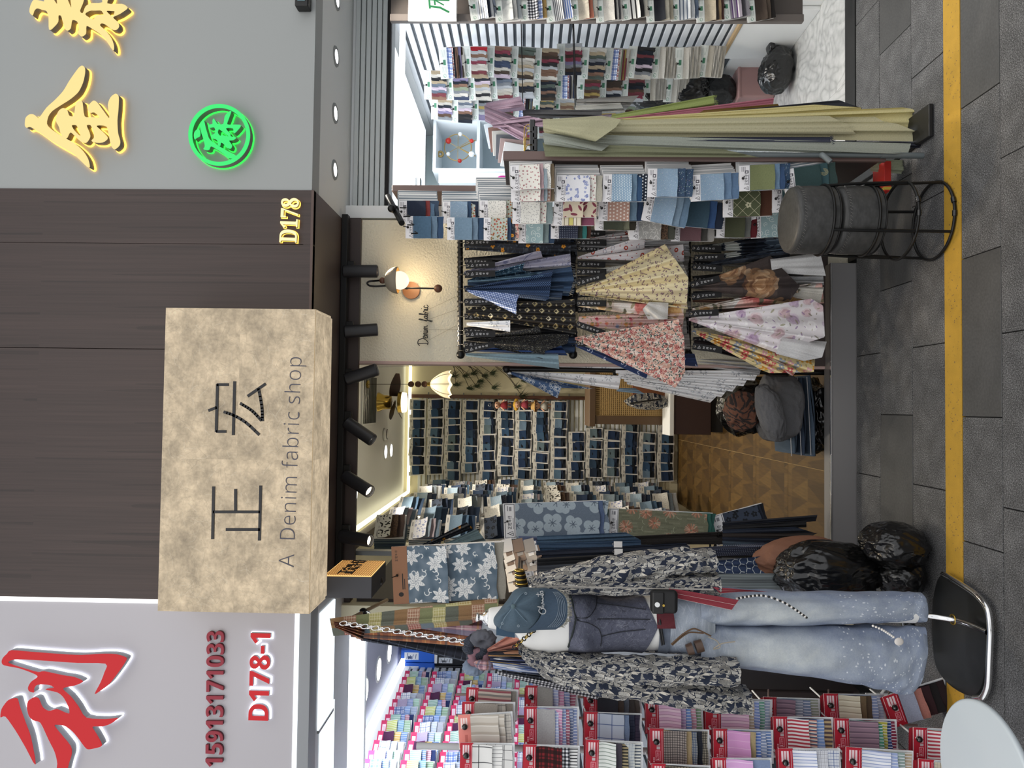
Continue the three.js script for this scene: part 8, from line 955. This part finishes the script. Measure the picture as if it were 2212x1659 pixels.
// ============================================================ denim display at the left of the entrance
{
  const X = -0.69, zN = -3.0, zF = -3.3, yT = W(700, 1250, 3.0).y, yB = W(803, 1250, 3.0).y, t = thing('lantern_sign', 'black hanging box lantern with a golden slatted lit side and characters', 'sign'), h = yT - yB, w = 48 * PX(3.0);
  part('housing', boxAB([X - w, yB, zN], [X - 0.004, yT, zF], 0.002), S('#3a3a3f', 0.5), t); part('panel', boxAB([X - 0.004, yB + 0.004, zN - 0.004], [X, yT, zF + 0.006]), glow('#f0bc74', 1.1), t);
  for (let k = 0; k < 26; k++) part('slat', boxAB([X, yB + 0.006 + k * (h - 0.008) / 26, zN - 0.003], [X + 0.003, yB + 0.006 + k * (h - 0.008) / 26 + 0.0022, zF + 0.006]), S('#b98a50', 0.6), t);
  CH.forEach((c, i) => { const s = 0.062, gs = []; const y1 = yT - 0.05, z1 = zN - 0.02 - i * 0.068; for (const l of c) for (let k = 0; k + 3 < l.length; k += 2) gs.push(rod([X + 0.004, y1 - l[k + 1] * s * 0.1, z1 - l[k] * s / 10], [X + 0.004, y1 - l[k + 3] * s * 0.1, z1 - l[k + 2] * s / 10], 0.0026, 6)); part('character', gs, M.black, t); });
  part('bracket', boxAB([X - w * 0.6, yT, zN - 0.1], [X - w * 0.4, SOF, zN - 0.14]), M.blackMetal, t);
  const cam = W(815, 1255, 3.2), c = thing('ball_camera', 'black ball shaped camera under the hanging lantern', 'camera', cam); part('ball', ball(0.024), M.plasticBlack, c); part('mount', cyl(0.012, 0.014, 0.05, 0, 0.03, -0.01), M.blackMetal, c); part('lens', cyl(0.008, 0.008, 0.006, 0, 0, 0.023).rotateX(0), M.chrome, c);
  // header card packs
  const brown = printed(256, 64, (x, w, h) => { x.fillStyle = '#8a6248'; x.fillRect(0, 0, w, h); x.fillStyle = '#1e1a18'; x.beginPath(); x.arc(42, 32, 10, 0, 7); x.fill(); x.fillRect(64, 38, 70, 4); x.fillRect(64, 46, 46, 3); x.strokeStyle = '#2a211c'; chars(x, 190, 14, 9, 4); });
  const white = printed(256, 72, (x, w, h) => { x.fillStyle = '#e6e6e8'; x.fillRect(0, 0, w, h); x.strokeStyle = '#20242c'; x.lineWidth = 3; x.strokeRect(8, 8, w - 16, h - 16); tagMark(x, 22, 20, 34); chars(x, 70, 26, 20, 5); x.fillStyle = '#8a8a90'; x.fillRect(70, 54, 80, 4); x.fillRect(200, 22, 36, 6); x.fillRect(200, 34, 30, 14); });
  const pack = (label, b, D, layers, head, o = {}) => { const q = inBox(b, D); return swatch('fabric_pack', label, 'fabric pack', 'header card packs by the entrance', q.pos, { w: q.w, h: q.h, headMat: head, layers, curl: 0.03, pages: 6, pageMat: layers[layers.length - 1], pageMat2: layers[layers.length - 1], gap: 0.012, shift: -0.003, bottom: -0.02, fw: 0.97, hook: 0.02, ...o }); };
  pack('brown headed pack of navy denim with white embroidered flowers', [848, 1182, 1086, 1304], 3.02, [F.damask, F.damask, COT('#b0aca0')], brown, { head: 0.145, ends: [0.42, 0.92, 1], rz: 0.07, ry: 0.05 });
  pack('white headed pack of grey denim printed with pale flowers', [1088, 1088, 1309, 1164], 3.45, [F.denimFlower, DEN('#6a7fa8'), F.denimFlower], white, { head: 0.12, main: 0.9, rz: 0.05, curl: 0.015 });
  pack('white headed pack of olive cloth with orange blossoms', [1314, 1098, 1536, 1158], 3.48, [F.oliveFloral, COT('#3f7a70'), COT('#356a62')], white, { head: 0.1, main: 0.92, rz: -0.03, curl: 0.015 });
  pack('white headed pack of dark slate cloth with black leaves', [1540, 1116, 1656, 1180], 3.5, [F.blackFlower, DEN('#232b3c'), DEN('#1a1f2a')], white, { head: 0.26, main: 0.85, rz: 0.28, curl: 0.015 });
  const G = 'folded denim samples by the entrance', H = (label, top, bot, D, mat, o = {}) => cloth('denim_sample', label, 'hanging cloth', G, top, bot, D, mat, { folds: 2, amp: 0.01, ...o });
  H('navy flowered denim length slanting above the grey flower pack', [[908, 1178], [912, 1186]], [[1008, 1128], [1022, 1142]], 3.9, F.navyYellow); H('pale aqua denim length slanting above the grey flower pack', [[940, 1184], [946, 1192]], [[1030, 1142], [1052, 1172]], 3.85, DEN('#9fbac0'));
  H('pale lilac denim length under the grey flower pack', [[1120, 1158], [1120, 1176]], [[1222, 1160], [1224, 1186]], 3.42, DEN('#7c8ab0')); H('mid blue denim sample with frayed side and white tag', [[1160, 1158], [1160, 1176]], [[1352, 1150], [1384, 1166]], 3.36, DEN('#5a7896')); H('dark blue denim sample with a stitched edge and white tag', [[1156, 1174], [1156, 1190]], [[1384, 1166], [1386, 1192]], 3.3, DEN('#3e5a7a'));
  H('navy denim sample below the blue ones by the jacket', [[1158, 1190], [1158, 1206]], [[1480, 1172], [1500, 1192]], 3.26, DEN('#232c40')); H('black corduroy sample beside the navy one', [[1160, 1206], [1160, 1226]], [[1540, 1184], [1560, 1206]], 3.22, COT('#22242a')); H('charcoal woven sample nearest to the lace jacket', [[1160, 1222], [1160, 1262]], [[1500, 1206], [1520, 1262]], 3.16, STR(['#30343c', '#454a52'], [1, 1], 0.006)); H('brown black stack of samples beneath the olive pack', [[1330, 1160], [1330, 1176]], [[1560, 1148], [1580, 1176]], 3.4, COT('#2c2624'));
  H('navy sample woven with white dots at lower left', [[1470, 1186], [1474, 1202]], [[1650, 1172], [1656, 1199]], 3.1, F.dotGrid, { folds: 1 }); H('navy sample with white star net threads and tassels', [[1500, 1216], [1500, 1234]], [[1660, 1200], [1666, 1248], [1612, 1264]], 3.0, F.starNet, { folds: 2, fringe: COT('#c0c6c8') }); H('grey ribbed knit sample with soft fringe behind jeans', [[1480, 1240], [1480, 1276]], [[1738, 1238], [1741, 1280]], 2.96, STR(['#6a7274', '#7e8688'], [1, 1], 0.01), { folds: 1, fringe: COT('#7e8688') });
  for (let k = 0; k < 6; k++) H(`dark denim sample, ${ORD[k]} of the stack fanned near the floor`, [[1560, 1128 + k * 8], [1562, 1140 + k * 8]], [[1766 - (k % 3) * 24, 1112 + k * 13], [1762 - (k % 2) * 20, 1126 + k * 13]], 3.42 - k * 0.03, DEN(['#1c2232', '#23242a', '#2a3448', '#3a3230', '#20283a', '#4a5a6a'][k]), { folds: 1 });
  for (const [x, y, l] of [[1335, 1176, 'small white paper tag on the mid blue denim sample'], [1336, 1192, 'small white paper tag on the dark denim sample']]) { const p = W(x, y, 3.2), g = thing('paper_tag', l, 'tag', p); part('paper', box(0.026, 0.036, 0.001), M.card, g); part('loop', torus(0.004, 0.0007, 0, 0.02, 0, 5, 12, false), COT('#d8d8d8'), g); }
  for (let r = 0; r < 3; r++) { const hb = thing('header_cards', `row of hung brown and white header cards, ${['upper', 'middle', 'lower'][r]} of three by the entrance`, 'cards'); for (let k = 0; k < 13; k++) { const p = W(1096 + r * 24 + (k % 3) * 5 + k * 1.0, 1178 + k * 7, 3.34 - k * 0.012 - r * 0.02); part('card', box(0.075, 0.045, 0.0025, 0, 0, 0).rotateY(0.9).rotateZ(0.25 + 0.06 * (k % 4)).translate(p.x, p.y, p.z), [M.card, S('#8e7a6c', 0.8), S('#a8a29c', 0.8)][(k + r) % 3], hb); } }
  const pn2 = structGroup('wall_left'); part('added_dark_panel', boxAB([-0.929, 0.1, -3.52], [-0.915, 2.3, -4.5]), S('#3c3432', 0.6), pn2);  // dark panel added over the bare wall behind the samples
  const wc = W(1140, 1252, 2.9), wcard = thing('header_card', 'blank white bordered card hanging above the lace jacket', 'card', [wc.x, wc.y, wc.z]); wcard.rotation.z = 0.12; part('card', printBox(0.062, 0.05, 0.003), white, wcard); part('border', box(0.058, 0.004, 0.0034, 0, 0.021, 0), S('#b8b8b4', 0.6), wcard);
  const ss = thing('sample_stand', 'black tube stand whose arms carry the denim samples', 'stand'), bx = W(1400, 1196, 3.5); part('post', rod([bx.x, 2.1, -3.5], [bx.x, 0.02, -3.5], 0.012, 12), M.blackMetal, ss); part('foot', box(0.1, 0.02, 0.3, bx.x - 0.01, 0.012, -3.5, 0.006), M.blackMetal, ss); for (const [x, y, d] of [[906, 1180, 3.88], [1118, 1166, 3.42], [1156, 1180, 3.3], [1158, 1215, 3.2], [1328, 1166, 3.4], [1470, 1194, 3.1], [1498, 1225, 3.0], [1482, 1256, 2.96], [1560, 1150, 3.36], [1540, 1140, 3.5], [1132, 1250, 2.9], [1126, 1236, 2.85]]) part('arm', rod([bx.x, W(x, y, d).y + 0.012, -3.5], W(x - 6, y, d), 0.005, 8), M.blackMetal, ss);
  const sp = thing('coil_post', 'black and gold ringed post end behind the denim cap', 'post'); for (let k = 0; k < 8; k++) { const p = W(1122 + k * 0.8, 1232 + k * 4.6, 2.85); part('ring', torus(0.016 + 0.001 * k, 0.0042, 0, 0, 0, 6, 22, false).rotateY(PI / 2).translate(p.x, p.y, p.z), k % 2 ? M.blackMetal : M.brass, sp); }
  // scarves and chain
  const Sc = (label, top, bot, D, mat, o = {}) => cloth('scarf', label, 'scarf', undefined, top, bot, D, mat, { folds: 3, amp: 0.016, ...o });
  Sc('navy cloth with grey windowpane lines behind the chain', [[770, 1366], [780, 1384]], [[1012, 1392], [1006, 1430], [960, 1414]], 3.16, F.checkNavy, { amp: 0.009, folds: 2 }); Sc('rust and gold plaid scarf behind the silver chain', [[752, 1350], [758, 1376]], [[1036, 1350], [1028, 1398]], 3.08, F.plaidRust, { amp: 0.009, folds: 2 }); Sc('pink and grey plaid scarf between patchwork and chain', [[850, 1332], [858, 1350]], [[1046, 1330], [1036, 1378]], 3.02, F.plaidPink, { amp: 0.009, folds: 2 }); Sc('patchwork plaid scarf in olive, rust and brown squares', [[712, 1336], [720, 1374]], [[1078, 1290], [1074, 1324], [1012, 1350]], 3.0, F.patchwork, { amp: 0.01, folds: 2, bulge: 0.05, fringe: COT('#6b5238') });
  Sc('dark gathered scarf tops on the leaning wooden arm', [[720, 1342], [724, 1356]], [[790, 1352], [784, 1384]], 2.97, F.plaidRust, { folds: 5, amp: 0.02 });
  const arm = thing('scarf_holder', 'thin pale wooden arm with a dark ball end above the scarves', 'arm'), a0 = W(726, 1352, 2.98), a1 = W(836, 1296, 3.4); part('arm', rod(a0, a1, 0.008), S('#b09a7c', 0.6), arm); part('arm', rod(W(748, 1345, 2.99), W(772, 1378, 3.16), 0.005), S('#b09a7c', 0.6), arm); part('arm', rod(W(745, 1345, 2.98), W(832, 1345, 3.04), 0.005), S('#b09a7c', 0.6), arm); part('ball_end', ball(0.018, a0.x, a0.y, a0.z), M.plasticBlack, arm); part('hook', tube([a0, a0.clone().add(V(0.01, -0.03, 0.03)), a0.clone().add(V(-0.01, -0.05, 0.035))], 0.003, 14, 6), M.chrome, arm);
  const ch = thing('chain', 'bright silver link chain hanging down over the scarves', 'chain'), p0 = W(742, 1346, 2.92), p1 = W(1016, 1388, 2.8); for (let k = 0; k < 24; k++) { const p = p0.clone().lerp(p1, k / 23), g = torus(0.0125, 0.0028, 0, 0, 0, 7, 18, false).scale(0.62, 1.15, 1).rotateY(k % 2 ? 1.4 : 0.15).rotateZ(0.18); part('link', g.translate(p.x, p.y, p.z), M.chrome, ch); }
  const kn = thing('scrunchie', 'bundle of grey and pink knotted scrunchies tied to the chain', 'scrunchies'); for (const [k, [x, y, r, m]] of [[1030, 1398, 0.05, F.checkNavy], [1036, 1424, 0.045, COT('#a8808c')], [1024, 1440, 0.04, COT('#8fa0b8')], [1050, 1436, 0.04, F.plaidPink], [1044, 1380, 0.045, COT('#6c6e78')]].entries()) { const p = W(x, y, 2.78 - k * 0.012), g = new THREE.TorusGeometry(r * 0.62, r * 0.42, 14, 48), q = g.attributes.position; for (let i = 0; i < q.count; i++) { const f = 1 + 0.22 * noise.noise(q.getX(i) * 90, q.getY(i) * 90, q.getZ(i) * 60 + k); q.setXYZ(i, q.getX(i) * f, q.getY(i) * f, q.getZ(i) * f); } g.computeVertexNormals(); g.rotateY(k * 0.6); part('scrunchie_loop', g.translate(p.x, p.y, p.z), m, kn); }
  const St = (label, top, bot, D, mat, o = {}) => cloth('striped_cloth', label, 'hanging cloth', 'striped cloths tied behind the mannequin shoulder', top, bot, D, mat, { folds: 2, amp: 0.012, bulge: 0.03, ...o });
  St('coral pink woven cloth fanning from the scrunchies', [[1052, 1402], [1054, 1410]], [[1098, 1372], [1144, 1386], [1146, 1400]], 2.72, STR(['#b0786c', '#c48c7c', '#9c685e'], [2, 1, 1], 0.012)); St('black and orange striped cloth fanning from the scrunchies', [[1054, 1408], [1056, 1420]], [[1148, 1398], [1160, 1424]], 2.7, STR(['#20222c', '#b08468', '#2c3048', '#c8a070'], [3, 1, 3, 1], 0.03)); St('navy and yellow striped cloth fanning from the scrunchies', [[1058, 1420], [1060, 1432]], [[1156, 1420], [1172, 1446]], 2.69, STR(['#2c3454', '#c8ccd4', '#3c466c', '#c0a050'], [3, 1, 3, 1], 0.024)); St('blue and white striped cloth below the yellow striped one', [[1064, 1432], [1066, 1444]], [[1176, 1440], [1200, 1464]], 2.68, STR(['#7488b4', '#dcdfe4'], [1, 1], 0.01)); St('black and white gingham cloth trailing under the lace sleeve', [[1072, 1448], [1076, 1458]], [[1240, 1470], [1300, 1496], [1290, 1512]], 2.72, F.bwCheck); St('black check cloth trailing beside the gingham one', [[1084, 1446], [1088, 1454]], [[1200, 1452], [1236, 1478]], 2.7, F.checkNavy);
}
renderer.render(scene, camera);
